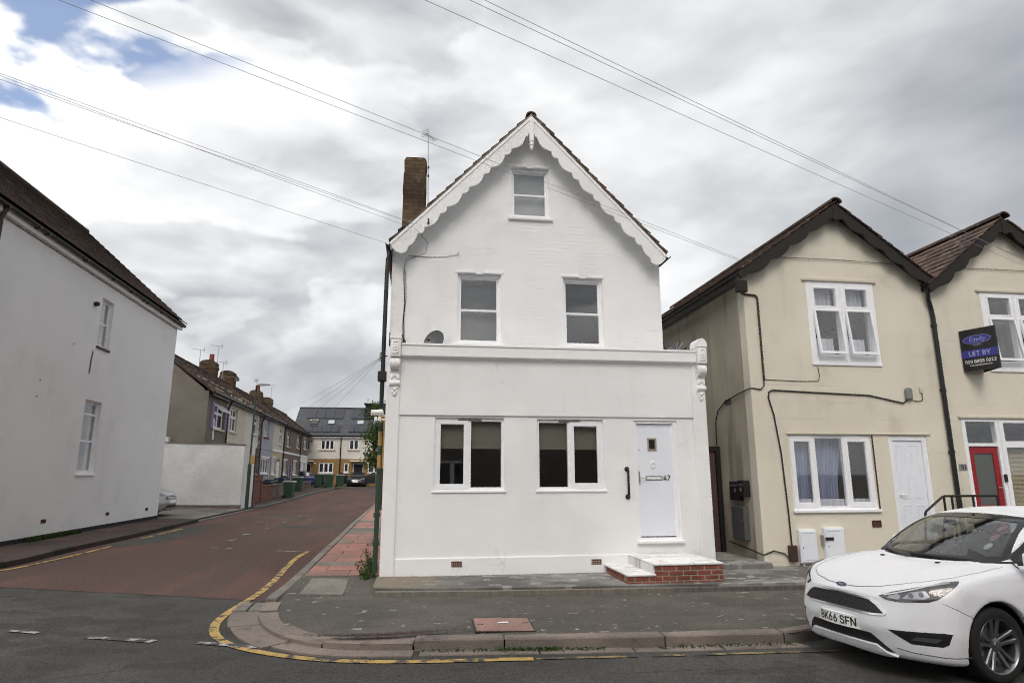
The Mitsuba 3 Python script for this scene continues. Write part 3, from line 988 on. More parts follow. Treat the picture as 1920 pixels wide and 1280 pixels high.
# ------------------------------------------------------------------ the white corner house
HS = thing('white_house', 'white painted corner house with scalloped gable boards and a flat shopfront', 'house')
ID = frame((0, 0, 0), 0)
GZ = 0.20
WY = 11.45                                        # plane of the upper wall; the shopfront stands at y = 11.0
up_open = [rect(0.62, 1.46, 4.16, 5.52), rect(2.63, 3.43, 4.16, 5.52), rect(1.63, 2.41, 6.68, 7.74)]
gable = Polygon([(-0.58, 3.0), (4.58, 3.0), (4.58, 6.05), (2.0, 8.62), (-0.58, 6.05)])
put(HS, 'upper_wall', MB().wall(gable.difference(unary_union(up_open)), WY, WY + 0.24), 'mat_white_brick')
put(HS, 'side_wall', MB().box(-0.58, -0.36, WY + 0.24, 21.0, 0.1, 6.05), 'mat_buff_brick')
put(HS, 'side_wall', MB().box(4.36, 4.58, WY + 0.24, 21.0, 0.1, 6.05), 'mat_white_render')
put(HS, 'back_wall', MB().wall(Polygon([(-0.58, 0.1), (4.58, 0.1), (4.58, 6.05), (2.0, 8.62), (-0.58, 6.05)]), 21.0, 21.24), 'mat_white_render')
put(HS, 'floor', MB().box(-0.36, 4.36, WY + 0.24, 21.0, 3.02, 3.3).box(-0.36, 4.36, WY + 0.24, 21.0, 5.95, 6.02).box(-0.36, 4.36, WY + 0.24, 21.0, 0.1, 0.5).box(-0.36, 4.36, 14.6, 14.72, 0.5, 8.0), 'mat_room')
# shopfront
sf_open = [rect(0.26, 1.45, 1.55, 2.775), rect(2.03, 3.215, 1.55, 2.765), rect(3.775, 4.575, 0.70, 2.755)]
sf = rect(-0.57, 5.14, 0.1, 3.97)
put(HS, 'shopfront_wall', MB().wall(sf.difference(unary_union(sf_open)), 11.0, 11.22).box(-0.57, -0.36, 11.22, WY + 0.24, 0.1, 3.97).box(4.92, 5.14, 11.22, 14.0, 0.1, 3.97).box(4.58, 4.92, 13.8, 14.0, 0.1, 3.97), 'mat_white_render')
put(HS, 'flat_roof', MB().box(-0.36, 4.92, 11.22, 11.447, 3.80, 3.90).box(4.585, 4.92, 11.447, 13.8, 3.80, 3.90), 'mat_slate')
put(HS, 'pilaster', MB().cbox(-0.574, -0.345, 10.955, 11.0, 0.15, 3.95, 0.012), 'mat_white_render')
put(HS, 'pilaster', MB().cbox(4.89, 5.144, 10.955, 11.0, 0.15, 3.95, 0.012), 'mat_white_render')
put(HS, 'fascia_board', MB().cbox(-0.344, 4.889, 10.968, 11.0, 2.805, 3.80, 0.008), 'mat_white_render')
put(HS, 'plinth', MB().add(*(lambda m: (wob(m.vertices, 0.006, 3), m.faces))(subdiv(MB().cbox(-0.344, 3.75, 10.972, 11.0, 0.1, 0.485, 0.012).mesh(), 0.4))), 'mat_white_render')
cor = MB()
prof = Polygon([(11.0, 3.72), (10.965, 3.735), (10.965, 3.77), (10.93, 3.80), (10.868, 3.815), (10.868, 3.985), (10.848, 3.995), (10.848, 4.022), (10.86, 4.03), (11.23, 4.045), (11.23, 3.72)])
cor.side(prof, -0.343, 4.965)
put(HS, 'cornice', cor, 'mat_white_gloss')


def corbel(x0, x1):
    """A console bracket: rounded cap, panel with rosette, scroll, leaf block and drop."""
    xm, w = (x0 + x1) / 2, x1 - x0
    c = put(HS, 'corbel', MB().side(Polygon([(11.0, 3.78), (10.80, 3.78), (10.79, 3.80), (10.79, 4.08), (10.805, 4.09), (11.0, 4.09)]), x0, x1), 'mat_white_gloss')
    t = np.linspace(0, math.pi, 14)
    cap = Polygon([(x0 - 0.012, 4.09)] + [(xm - (w / 2 + 0.012) * math.cos(a), 4.13 + 0.115 * math.sin(a)) for a in t] + [(x1 + 0.012, 4.09)])
    put(c, 'cap', MB().wall(cap, 10.785, 11.1).cbox(x0 - 0.02, x1 + 0.02, 10.775, 11.0, 4.085, 4.105, 0.006), 'mat_white_gloss')
    m = MB()
    fr = rect(x0 + 0.03, x1 - 0.03, 3.83, 4.05)
    m.wall(fr.difference(fr.buffer(-0.022)), 10.776, 10.80)
    for k in range(6):
        a = k * math.pi / 3
        s = trimesh.creation.icosphere(1, 0.026)
        m.add(s.vertices * [1, 0.7, 1.15] + [xm + 0.034 * math.cos(a), 10.788, 3.94 + 0.044 * math.sin(a)], s.faces)
    s = trimesh.creation.icosphere(1, 0.022)
    m.add(s.vertices + [xm, 10.778, 3.94], s.faces)
    put(c, 'rosette', m, 'mat_white_gloss', True)
    # scroll: reeded front, spiral cheeks
    m = MB()
    for k in range(7):
        xa = x0 + 0.012 + (w - 0.024) * k / 7
        m.lathe([(0.0, 0), (0.098, 0), (0.106, 0.004), (0.106, (w - 0.024) / 7 - 0.004), (0.098, (w - 0.024) / 7), (0, (w - 0.024) / 7)], (xa, 10.885, 3.665), 'x', 24)
    m.side(Polygon([(11.0, 3.56), (10.90, 3.56), (10.88, 3.77), (11.0, 3.78)]), x0 + 0.012, x1 - 0.012)
    put(c, 'scroll', m, 'mat_white_gloss', 40)
    m = MB()
    for xs, sg in ((x0, -1), (x1, 1)):
        th = np.linspace(0, 4.2 * math.pi, 60)
        r = 0.094 * np.exp(-0.10 * th)
        m.tube(np.stack([np.full(60, xs - sg * 0.010), 10.885 + r * np.cos(th), 3.665 + r * np.sin(th)], 1), 0.011, 6)
    put(c, 'volute', m, 'mat_white_gloss', True)
    m = MB().side(Polygon([(11.0, 3.34), (10.93, 3.34), (10.905, 3.37), (10.91, 3.52), (10.93, 3.565), (11.0, 3.57)]), x0 + 0.012, x1 - 0.012)
    m.cbox(x0, x1, 10.90, 11.0, 3.535, 3.56, 0.006)
    for k in range(5):
        s = trimesh.creation.icosphere(1, 0.03)
        a = (k - 2) * 0.45
        m.add(s.vertices * [0.6, 0.7, 1.3] + [xm + 0.055 * math.sin(a) * 1.2, 10.905, 3.44 + 0.03 * math.cos(a * 2)], s.faces)
    m.lathe([(0, 0), (0.045, 0.0), (0.052, 0.01), (0.045, w - 0.0), (0, w)], (x0, 10.93, 3.34), 'x', 14)
    put(c, 'leaf_block', m, 'mat_white_gloss', 40)
    m = MB().wall(Polygon([(x0 + 0.02, 3.31), (x0 + 0.02, 3.24), (xm - 0.03, 3.14), (xm, 3.12), (xm + 0.03, 3.14), (x1 - 0.02, 3.24), (x1 - 0.02, 3.31)]), 10.935, 11.0)
    for dx, dz, r in ((0, 3.235, 0.034), (-0.04, 3.26, 0.02), (0.04, 3.26, 0.02), (-0.026, 3.19, 0.02), (0.026, 3.19, 0.02), (0, 3.155, 0.024)):
        s = trimesh.creation.icosphere(1, r)
        m.add(s.vertices + [xm + dx, 10.935, dz], s.faces)
    put(c, 'drop', m, 'mat_white_gloss', 40)


corbel(-0.525, -0.352)
corbel(4.972, 5.138)
put(HS, 'lead_flashing', MB().wall(Polygon([(-0.57, 4.03), (-0.57, 4.26), (-0.42, 4.27), (-0.33, 4.22), (-0.28, 4.12), (-0.27, 4.03)]), 11.12, 11.2), 'mat_stack')

# sash windows of the upper floors
for x0, x1, z0, z1, mid in ((0.62, 1.46, 4.16, 5.52, 0.655), (2.63, 3.43, 4.16, 5.52, 0.655), (1.63, 2.41, 6.68, 7.74, 0.50)):
    W, H = x1 - x0, z1 - z0
    w = put(HS, 'window', MB().wall(rect(x0, x1, z0, z1).difference(rect(x0 + 0.05, x1 - 0.05, z0 + 0.05, z1 - 0.06)), WY + 0.075, WY + 0.17), 'mat_upvc')
    for name, a, b, yy in (('lower_sash', 0.05, mid + 0.02, 0.10), ('upper_sash', mid - 0.02, H - 0.06, 0.075)):
        A, Bx, C, D = x0 + 0.05, x1 - 0.05, z0 + a, z0 + b
        yy = WY + (0.082 if name == 'lower_sash' else 0.118)
        s = 0.036
        put(w, name, MB().wall(rect(A, Bx, C, D).difference(rect(A + s, Bx - s, C + s, D - s)), yy, yy + 0.034), 'mat_upvc')
        put(w, 'pane', MB().add([[A + s, yy + 0.015, C + s], [Bx - s, yy + 0.015, C + s], [Bx - s, yy + 0.015, D - s], [A + s, yy + 0.015, D - s]], [[0, 1, 2], [0, 2, 3]]), 'mat_glass')
    put(w, 'sill', MB().cbox(x0 - 0.05, x1 + 0.05, WY - 0.06, WY + 0.10, z0 - 0.055, z0 + 0.006, 0.008), 'mat_white_gloss')
    put(w, 'reveal', MB().box(x0 - 0.002, x0 + 0.012, WY + 0.003, WY + 0.08, z0, z1).box(x1 - 0.012, x1 + 0.002, WY + 0.003, WY + 0.08, z0, z1), 'mat_white_gloss')
    xm = (x0 + x1) / 2
    hh = 0.05
    put(w, 'lintel', MB().cbox(x0 - 0.03, xm - 0.075, WY - 0.014, WY + 0.05, z1 - 0.004, z1 + hh, 0.006).cbox(xm + 0.075, x1 + 0.03, WY - 0.014, WY + 0.05, z1 - 0.004, z1 + hh, 0.006), 'mat_white_gloss')
    put(w, 'keystone', keystone(None, xm, z1 - 0.02, 0.14, 0.20 if z0 > 6 else 0.26, WY - 0.018, WY + 0.03), 'mat_white_brick')
# dim blind behind the top panes, lined room walls further in
put(HS, 'roller_blind', MB().box(0.66, 1.42, WY + 0.225, WY + 0.229, 4.2, 5.5), 'mat_upper_blind', label='grey blind drawn behind the left upper window')

put(HS, 'roller_blind', MB().box(1.67, 2.37, WY + 0.225, WY + 0.229, 6.72, 7.7), 'mat_gable_blind', label='pale blind drawn behind the gable window')

# ground-floor casements
put_win = window(HS, ID, 0.26, 1.45, 1.55, 2.775, 11.05, [(0.035, 0.565, 0.045, 1.175, 0.058), (0.622, 1.145, 0.055, 1.165, 0.0)], sill=(0.035, 0.075, 0.035, 'mat_white_gloss'))
put(put_win, 'vent', MB().cbox(0.66, 1.06, 11.030, 11.052, 2.725, 2.750, 0.004), 'mat_grey_slab')
put(put_win, 'blind', MB().box(0.30, 1.41, 11.16, 11.164, 2.27, 2.76).tube([(0.30, 11.165, 2.262), (1.41, 11.165, 2.262)], 0.012, 8), 'mat_blind')
put_win = window(HS, ID, 2.03, 3.215, 1.55, 2.765, 11.05, [(0.04, 0.545, 0.055, 1.155, 0.0), (0.59, 1.15, 0.045, 1.165, 0.064)], sill=(0.035, 0.075, 0.035, 'mat_white_gloss'))
put(put_win, 'vent', MB().cbox(2.42, 2.80, 11.030, 11.052, 2.715, 2.740, 0.004), 'mat_grey_slab')
put(put_win, 'blind', MB().box(2.07, 3.18, 11.16, 11.164, 2.26, 2.75).tube([(2.07, 11.165, 2.252), (3.18, 11.165, 2.252)], 0.012, 8), 'mat_blind')

# door
door = put(HS, 'door', MB().wall(rect(3.825, 4.515, 0.745, 2.70).difference(rect(4.060, 4.185, 2.245, 2.43)), 11.075, 11.12), 'mat_door_white')
put(door, 'frame', MB().wall(rect(3.775, 4.575, 0.70, 2.755).difference(rect(3.83, 4.51, 0.744, 2.705)), 11.03, 11.15).box(3.83, 3.845, 11.055, 11.073, 0.745, 2.70).box(4.495, 4.51, 11.055, 11.073, 0.745, 2.70), 'mat_upvc')
put(door, 'threshold', MB().cbox(3.75, 4.60, 10.925, 11.10, 0.655, 0.70, 0.006), 'mat_white_gloss')
put(door, 'weather_strip', MB().box(3.835, 4.505, 11.068, 11.078, 0.742, 0.765), 'mat_grey_box')
vf = rect(4.040, 4.205, 2.225, 2.45)
put(door, 'vision_frame', MB().wall(vf.difference(rect(4.068, 4.177, 2.255, 2.42)), 11.062, 11.085), 'mat_mortar')
put(door, 'vision_pane', MB().box(4.06, 4.185, 11.085, 11.09, 2.245, 2.43), 'mat_dark_glass')
m = MB().lathe([(0, 0), (0.030, 0), (0.034, 0.006), (0.02, 0.016), (0, 0.018)], (4.125, 11.076, 2.02), '-y', 16)
th = np.linspace(0.25, 2 * math.pi - 0.25, 20)
m.tube(np.stack([4.125 + 0.036 * np.sin(th), np.full(20, 11.055), 1.975 + 0.045 * np.cos(th)], 1), 0.008, 6)
put(door, 'knocker', m, 'mat_white_gloss', 40)
lb = rect(3.985, 4.285, 1.715, 1.785)
put(door, 'letterbox', MB().wall(lb.difference(lb.buffer(-0.011)), 11.062, 11.077), 'mat_black_plastic')
put(door, 'letterbox_flap', MB().cbox(3.997, 4.273, 11.066, 11.076, 1.727, 1.773, 0.003), 'mat_white_gloss')
m = MB().cbox(3.852, 3.882, 11.060, 11.076, 1.645, 1.865, 0.006)
m.tube([(3.867, 11.065, 1.755), (3.867, 11.022, 1.755), (3.90, 11.018, 1.752), (3.985, 11.022, 1.735)], 0.009, 8)
put(door, 'handle', m, 'mat_steel', 40)
m = meshkit.text_mesh('47', 0.088, 0.006, True)
put(door, 'house_number', trimesh.Trimesh(np.stack([4.300 + m.vertices[:, 0] * 0.92, 11.074 - m.vertices[:, 2], 1.708 + m.vertices[:, 1]], 1), m.faces, process=False), 'mat_black_plastic', label='black house number 47')
put(door, 'spyhole', MB().lathe([(0, 0), (0.010, 0), (0.010, 0.006), (0, 0.008)], (3.878, 11.076, 2.235), '-y', 12), 'mat_black_plastic')

m = MB().tube([(3.615, 10.99, 1.905), (3.615, 10.935, 1.905), (3.615, 10.922, 1.885), (3.615, 10.922, 1.46), (3.615, 10.935, 1.435), (3.615, 10.99, 1.435)], 0.021, 10)
gr = one('grab_rail', m, 'mat_black_plastic', 'black vertical grab rail screwed to the white wall left of door 47', 'rail', 50)
for z in (1.905, 1.435):
    put(gr, 'flange', MB().lathe([(0, 0), (0.043, 0), (0.043, 0.012), (0.03, 0.018), (0, 0.018)], (3.615, 11.0, z), '-y', 18), 'mat_black_plastic', 40)

# air bricks near the ground
for x, z, s in ((0.66, 0.385, 1), (3.015, 0.375, 1)):
    m = MB().wall(rect(x - 0.085, x + 0.085, z - 0.042, z + 0.042).difference(unary_union([rect(x - 0.072 + 0.03 * i, x - 0.056 + 0.03 * i, z - 0.028 + 0.03 * j, z - 0.012 + 0.03 * j) for i in range(5) for j in range(2)])), 10.962, 10.99)
    put(HS, 'air_brick', m.box(x - 0.085, x + 0.085, 10.985, 10.99, z - 0.04, z + 0.04), 'mat_airbrick', label='terracotta air brick left unpainted in the white plinth')

# roof
RX, RZ, EZ = 2.0, 8.76, 6.02
hw = 2.62
sl = math.hypot(hw, RZ - EZ)
cs, sn = hw / sl, (RZ - EZ) / sl
y0r, y1r = 11.10, 21.35
roof = put(HS, 'roof', MB().wall(Polygon([(RX - hw, EZ - 0.05), (RX, RZ - 0.05), (RX + hw, EZ - 0.05), (RX + hw, EZ - 0.11), (RX, RZ - 0.13), (RX - hw, EZ - 0.11)]), y0r + 0.05, y1r), 'mat_dark_wood')
for sgn in (-1, 1):
    if sgn < 0:
        O, U, V = (RX - hw, y1r, EZ - 0.05), (0, -1, 0), (cs, 0, sn)
    else:
        O, U, V = (RX + hw, y0r, EZ - 0.05), (0, 1, 0), (-cs, 0, sn)
    tile_field(roof, O, U, V, y1r - y0r, sl - 0.05, 0.245, 0.30, 0.036, 'mat_tile', 60, 1.3, 7 + sgn, 0.016)
m = MB()
for k in range(23):
    yy = y0r + 0.02 + k * 0.445
    th = np.linspace(-0.15, math.pi + 0.15, 12)
    arc = [(RX - 0.105 * math.cos(a), RZ - 0.075 + 0.085 * math.sin(a)) for a in th]
    inn = [(RX - 0.09 * math.cos(a), RZ - 0.085 + 0.07 * math.sin(a)) for a in th[::-1]]
    put(roof, 'ridge_tile', MB().wall(Polygon(arc + inn), yy, yy + 0.46), 'mat_tile')
put(roof, 'verge_mortar', MB().wall(Polygon([(RX - hw + 0.02, EZ - 0.045), (RX, RZ - 0.045), (RX + hw - 0.02, EZ - 0.045), (RX + hw, EZ - 0.065), (RX, RZ - 0.07), (RX - hw, EZ - 0.065)]), y0r + 0.012, y0r + 0.07), 'mat_mortar')

# scalloped bargeboards
top, low = barge(sl, 0.222, 0.40, 0.185, 0.105, 0.068, 0.40)
for sgn in (-1, 1):
    def conv(s, d):                                 # d measured square to the slope
        return (RX + sgn * (s * cs) - sgn * d * sn, RZ - 0.085 - s * sn - d * cs)
    edge = [(s, d) for s, d in low]
    arch = [(0.155, 0.335), (0.19, 0.27), (0.25, 0.222), (0.31, 0.222), (0.36, 0.245)]
    t = np.linspace(-0.5, math.pi * 0.95, 12)
    end = [(sl - 0.10 - 0.13 * math.cos(a) + 0.10, 0.17 + 0.145 * math.sin(a)) for a in t]
    end = [(min(s, sl + 0.10), d) for s, d in end if s > sl - 0.16]
    outl = [(0, 0), (sl + 0.02, 0)] + [(sl + 0.04, 0.10), (sl + 0.045, 0.20), (sl + 0.01, 0.28), (sl - 0.06, 0.32), (sl - 0.13, 0.315), (sl - 0.17, 0.28)]
    outl += [(s, d) for s, d in edge[::-1] if s < sl - 0.17] + arch[::-1] + [(0.0, 0.30)]
    P = Polygon([conv(s, d) for s, d in outl]).buffer(0)
    P = P.intersection(sbox(RX if sgn > 0 else -9, 0, 9 if sgn > 0 else RX, 20))
    bb = put(HS, 'bargeboard', MB().wall(P, 11.135, 11.170), 'mat_white_render')
    put(bb, 'moulding', MB().wall(Polygon([conv(0, 0.0), conv(sl + 0.02, 0.0), conv(sl + 0.02, 0.045), conv(0, 0.045)]).buffer(0).intersection(sbox(RX if sgn > 0 else -9, 0, 9 if sgn > 0 else RX, 20)), 11.118, 11.136), 'mat_white_gloss')
put(HS, 'soffit', MB().wall(Polygon([(RX - hw, EZ - 0.12), (RX, RZ - 0.14), (RX + hw, EZ - 0.12), (RX + hw, EZ - 0.15), (RX, RZ - 0.17), (RX - hw, EZ - 0.15)]), 11.17, WY), 'mat_white_gloss')
fin = put(HS, 'finial', MB().cbox(RX - 0.043, RX + 0.043, 11.085, 11.155, 8.13, 8.60, 0.012), 'mat_white_gloss')
put(fin, 'pendant', MB().lathe([(0, -0.20), (0.018, -0.19), (0.034, -0.155), (0.038, -0.12), (0.026, -0.10), (0.046, -0.085), (0.046, -0.055), (0.030, -0.04), (0.045, -0.015), (0.045, 0.005), (0, 0.005)], (RX, 11.12, 8.13), 'z', 16), 'mat_white_gloss', 50)
# gutters on the side eaves and their ends
for sgn in (-1, 1):
    xg = RX + sgn * (hw + 0.03)
    th = np.linspace(0, math.pi, 10)
    P = Polygon([(xg - 0.055 * math.cos(a), EZ - 0.10 - 0.05 * math.sin(a)) for a in th] + [(xg + 0.047, EZ - 0.10), (xg + 0.047, EZ - 0.11), (xg, EZ - 0.138), (xg - 0.047, EZ - 0.11), (xg - 0.047, EZ - 0.10)])
    put(HS, 'gutter', MB().wall(P.buffer(0), 11.12, 21.3), 'mat_black_plastic')

# chimney stack behind the left slope
m = MB()
ys = [(0.01, 6.3), (0.016, 7.62), (0.006, 7.66), (0.014, 8.05), (0.026, 8.10), (0.014, 8.16), (0.010, 8.34), (0.05, 8.43)]
base = np.array([(-0.485, 12.62), (0.015, 12.60), (0.015, 13.5), (-0.485, 13.5)])
ctr = base.mean(0)
loops = []
for k, (o, z) in enumerate(ys):
    q = Polygon(base).buffer(-o - 0.03).buffer(0.03, 3)
    p = np.array(q.exterior.coords[:-1])[:16]
    loops.append(np.column_stack([p + rng.normal(0, 0.006, p.shape), np.full(len(p), z)]))
L_ = min(len(l) for l in loops)
vv = np.vstack([l[:L_] for l in loops] + [[[ctr[0], ctr[1], 8.50]]])
ff = []
for a in range(len(loops) - 1):
    for b in range(L_):
        i0, i1, j0, j1 = a * L_ + b, a * L_ + (b + 1) % L_, (a + 1) * L_ + b, (a + 1) * L_ + (b + 1) % L_
        ff += [[i0, i1, j1], [i0, j1, j0]]
for b in range(L_):
    ff.append([(len(loops) - 1) * L_ + b, (len(loops) - 1) * L_ + (b + 1) % L_, len(vv) - 1])
chm = trimesh.Trimesh(vv, ff, process=False)
if chm.volume < 0:
    chm.invert()
put(HS, 'chimney', chm, 'mat_stack', 30, label='weathered brown rendered chimney stack')

# rainwater and soil pipe at the left corner: black above, ochre, then green
pipe = put(HS, 'downpipe', MB().tube([(-0.61, 11.38, 5.86), (-0.66, 11.40, 5.70), (-0.665, 11.36, 5.4), (-0.67, 11.35, 3.3), (-0.67, 11.35, 2.86)], 0.038, 12), 'mat_black_plastic', True)
put(pipe, 'hopper', MB().cbox(-0.75, -0.60, 11.27, 11.42, 3.42, 3.60, 0.015), 'mat_black_plastic')
put(pipe, 'ochre_length', MB().tube([(-0.67, 11.35, 2.86), (-0.67, 11.35, 1.92)], 0.036, 12).tube([(-0.60, 11.33, 2.84), (-0.60, 11.33, 1.92)], 0.022, 8).lathe([(0, 0), (0.052, 0), (0.052, 0.04), (0, 0.04)], (-0.67, 11.35, 2.78), 'z', 14), 'mat_ochre', 40, label='ochre length of pipe with its paint gone')
m = MB().tube([(-0.67, 11.35, 1.93), (-0.67, 11.35, 0.22)], 0.040, 12)
for z in (1.86, 1.12, 0.66):
    m.lathe([(0, 0), (0.058, 0), (0.06, 0.02), (0.058, 0.07), (0, 0.07)], (-0.67, 11.35, z), 'z', 14)
put(pipe, 'green_length', m, 'mat_green_paint', 40, label='dark green painted lower length of pipe')
for z in (2.55, 2.15):
    put(pipe, 'green_patch', MB().tube([(-0.67, 11.35, z), (-0.67, 11.35, z + 0.16)], 0.0375, 12), 'mat_green_paint', True)

# entrance steps of brick with painted tops
ST = thing('entrance_steps', 'red brick entrance steps with white painted tops under door 47', 'steps')
z_l, z_h = 0.335, 0.485
put(ST, 'step_core', MB().box(3.175, 3.60, 9.762, 10.97, 0.12, z_l - 0.031).box(3.605, 4.672, 9.762, 10.97, 0.12, z_h - 0.035), 'mat_mortar')
put(ST, 'lower_tread', MB().add(*(lambda m: (wob(m.vertices, 0.004, 1), m.faces))(subdiv(MB().cbox(3.148, 3.60, 9.735, 10.97, z_l - 0.03, z_l, 0.008).mesh(), 0.3))), 'mat_tread')
put(ST, 'upper_tread', MB().add(*(lambda m: (wob(m.vertices, 0.004, 2), m.faces))(subdiv(MB().cbox(3.578, 4.695, 9.735, 10.97, z_h - 0.03, z_h, 0.008).box(3.574, 3.602, 9.80, 10.97, z_l + 0.003, z_h - 0.031).mesh(), 0.3))), 'mat_tread')
rb = np.random.default_rng(12)


def bricks_front(x0, x1, y, z0, z1, n):
    h = (z1 - z0) / n
    for r in range(n):
        x = x0 - (0.0 if r % 2 == 0 else 0.11)
        while x < x1 - 0.02:
            a, b = max(x, x0), min(x + 0.206, x1)
            if b - a > 0.03:
                j = rb.normal(0, 0.002)
                put(ST, 'brick', MB().cbox(a + 0.001, b, y + j, y + 0.10, z0 + r * h + 0.006, z0 + (r + 1) * h - 0.010, 0.006), 'mat_red_brick')
            x += 0.226
    return


bricks_front(3.60, 4.68, 9.752, 0.165, z_h - 0.03, 4)
bricks_front(3.165, 3.592, 9.752, 0.165, z_l - 0.03, 2)
for r in range(2):
    for k in range(5):
        y = 9.87 + k * 0.226 + (0.11 if r else 0)
        if y + 0.2 < 10.97:
            put(ST, 'brick', MB().cbox(3.158, 3.2, y, y + 0.206, 0.165 + r * 0.07 + 0.006, 0.165 + (r + 1) * 0.07 - 0.010, 0.005), 'mat_red_brick')
for r in range(4):
    for k in range(5):
        y = 9.87 + k * 0.226 + (0.11 if r % 2 else 0)
        if y + 0.2 < 10.97:
            put(ST, 'brick', MB().cbox(4.64, 4.684, y, y + 0.206, 0.165 + r * 0.0725 + 0.006, 0.165 + (r + 1) * 0.0725 - 0.010, 0.005), 'mat_red_brick')

# things fixed to the white house
cam = thing('security_camera', 'white bullet security camera on the corner of the white house, above the other', 'camera')
put(cam, 'housing', MB().tube([(-0.79, 11.02, 2.83), (-0.62, 11.06, 2.845)], 0.042, 14), 'mat_white_gloss', 40)
put(cam, 'shade', MB().tube([(-0.815, 11.015, 2.842), (-0.63, 11.055, 2.858)], 0.047, 14, False), 'mat_white_gloss', 40)
put(cam, 'bracket', MB().tube([(-0.64, 11.055, 2.835), (-0.61, 11.10, 2.80), (-0.575, 11.12, 2.80)], 0.016, 8), 'mat_white_gloss', True)
cam = thing('security_camera', 'small white twin floodlight sensor below the bullet camera at the corner', 'camera')
put(cam, 'head', MB().cbox(-0.76, -0.71, 11.0, 11.06, 2.70, 2.775, 0.012), 'mat_white_gloss')
put(cam, 'head', MB().cbox(-0.695, -0.645, 11.0, 11.06, 2.70, 2.775, 0.012), 'mat_white_gloss')
put(cam, 'bracket', MB().cbox(-0.72, -0.575, 11.06, 11.09, 2.72, 2.75, 0.006), 'mat_white_gloss')


def dish(name, c, r, az, el, label, arm=0.32):
    d = thing(name, label, 'satellite dish', None)
    prof = [(r * t, 0.16 * r * 2 * t * t) for t in np.linspace(0.001, 1, 10)]
    prof += [(r, prof[-1][1] - 0.012)] + [(r * t, 0.16 * r * 2 * t * t - 0.012) for t in np.linspace(0.97, 0.001, 9)]
    mm = MB().lathe(prof, (0, 0, 0), 'z', 36).mesh()
    D = np.array([math.sin(az) * math.cos(el), -math.cos(az) * math.cos(el), math.sin(el)])
    X = np.cross([0, 0, 1.0], D)
    X /= np.linalg.norm(X)
    Y = np.cross(D, X)
    R = np.column_stack([X * 0.92, Y, D])
    c = np.array(c, float)
    v = mm.vertices @ R.T + c
    put(d, 'reflector', trimesh.Trimesh(v, mm.faces, process=False), 'mat_dish', 40)
    f = c + D * arm * 0.95 - Y * r * 0.55
    put(d, 'arm', MB().tube([c - Y * r * 0.92, f], 0.011, 8), 'mat_galv', True)
    put(d, 'receiver', MB().tube([f - D * 0.01, f - D * 0.09 + Y * 0.045], 0.024, 10), 'mat_black_plastic', 40)
    return d, c - D * 0.03


d, b = dish('satellite_dish', (0.24, 11.22, 4.12), 0.215, -0.55, 0.35, 'grey satellite dish on the ledge left of the upper windows')
put(d, 'wall_bracket', MB().tube([b, (0.30, 11.36, 4.10), (0.30, 11.44, 4.10)], 0.017, 8), 'mat_galv', True)
d, b = dish('satellite_dish', (4.98, 11.95, 4.16), 0.36, 0.55, 0.85, 'dark satellite dish lying tipped back behind the right end of the parapet', 0.30)
put(d, 'mast', MB().tube([b, (5.03, 11.95, 4.05), (5.03, 11.95, 3.9)], 0.02, 8), 'mat_black_iron', True)
put(d, 'clamp', MB().cbox(5.24, 5.34, 11.90, 11.96, 4.08, 4.24, 0.01), 'mat_black_iron')
for k, (pts, lab) in enumerate((([(4.35, 11.30, 3.97), (4.62, 11.34, 4.13), (4.70, 11.34, 4.17), (4.75, 11.35, 4.12)], 'bent grey rod leaning behind the parapet'), ([(4.82, 11.5, 3.9), (4.86, 11.42, 4.30)], 'upright pale stick standing behind the parapet'), ([(4.72, 11.6, 3.92), (4.95, 11.55, 4.22), (5.05, 11.6, 4.33)], 'slanting aerial arm crossing the pale stick'))):
    one('loose_rod', MB().tube(pts, 0.009, 6), 'mat_galv', lab, 'rod', True)


def aerial(name, base, top, label, azim=0.6, s=1.0, grp=None):
    a = thing(name, label, 'aerial', grp)
    base, top = np.array(base, float), np.array(top, float)
    put(a, 'mast', MB().tube([base, top], 0.012 * s, 6), 'mat_galv', True)
    d = np.array([math.cos(azim), math.sin(azim), 0.0])
    n = np.array([-d[1], d[0], 0])
    m = MB().tube([top - d * 0.35 * s, top + d * 0.15 * s], 0.008 * s, 6)
    for k in range(5):
        p = top + d * (-0.33 + 0.1 * k) * s
        m.tube([p - n * 0.10 * s, p + n * 0.10 * s], 0.005 * s, 5)
    for z in (-0.09, -0.03, 0.03, 0.09):
        p = top + d * 0.14 * s + np.array([0, 0, z * s])
        m.tube([p - n * 0.13 * s, p + n * 0.13 * s], 0.006 * s, 5)
    m.tube([top + d * 0.14 * s - n * 0.1 * s - [0, 0, 0.1 * s], top + d * 0.14 * s - n * 0.1 * s + [0, 0, 0.1 * s]], 0.006 * s, 5)
    m.tube([top + d * 0.14 * s + n * 0.1 * s - [0, 0, 0.1 * s], top + d * 0.14 * s + n * 0.1 * s + [0, 0, 0.1 * s]], 0.006 * s, 5)
    put(a, 'array', m, 'mat_galv')
    return a


a = aerial('tv_aerial', (0.055, 12.95, 7.35), (0.02, 12.95, 9.13), 'thin television aerial strapped to the brown chimney of the white house', -2.2, 0.75)
put(a, 'strap', MB().box(0.02, 0.06, 12.9, 13.0, 8.16, 8.19), 'mat_galv')
put(a, 'strap', MB().box(0.02, 0.06, 12.9, 13.0, 8.36, 8.39), 'mat_galv')
# ------------------------------------------------------------------ the pair of cream houses on the right
CY = 11.2


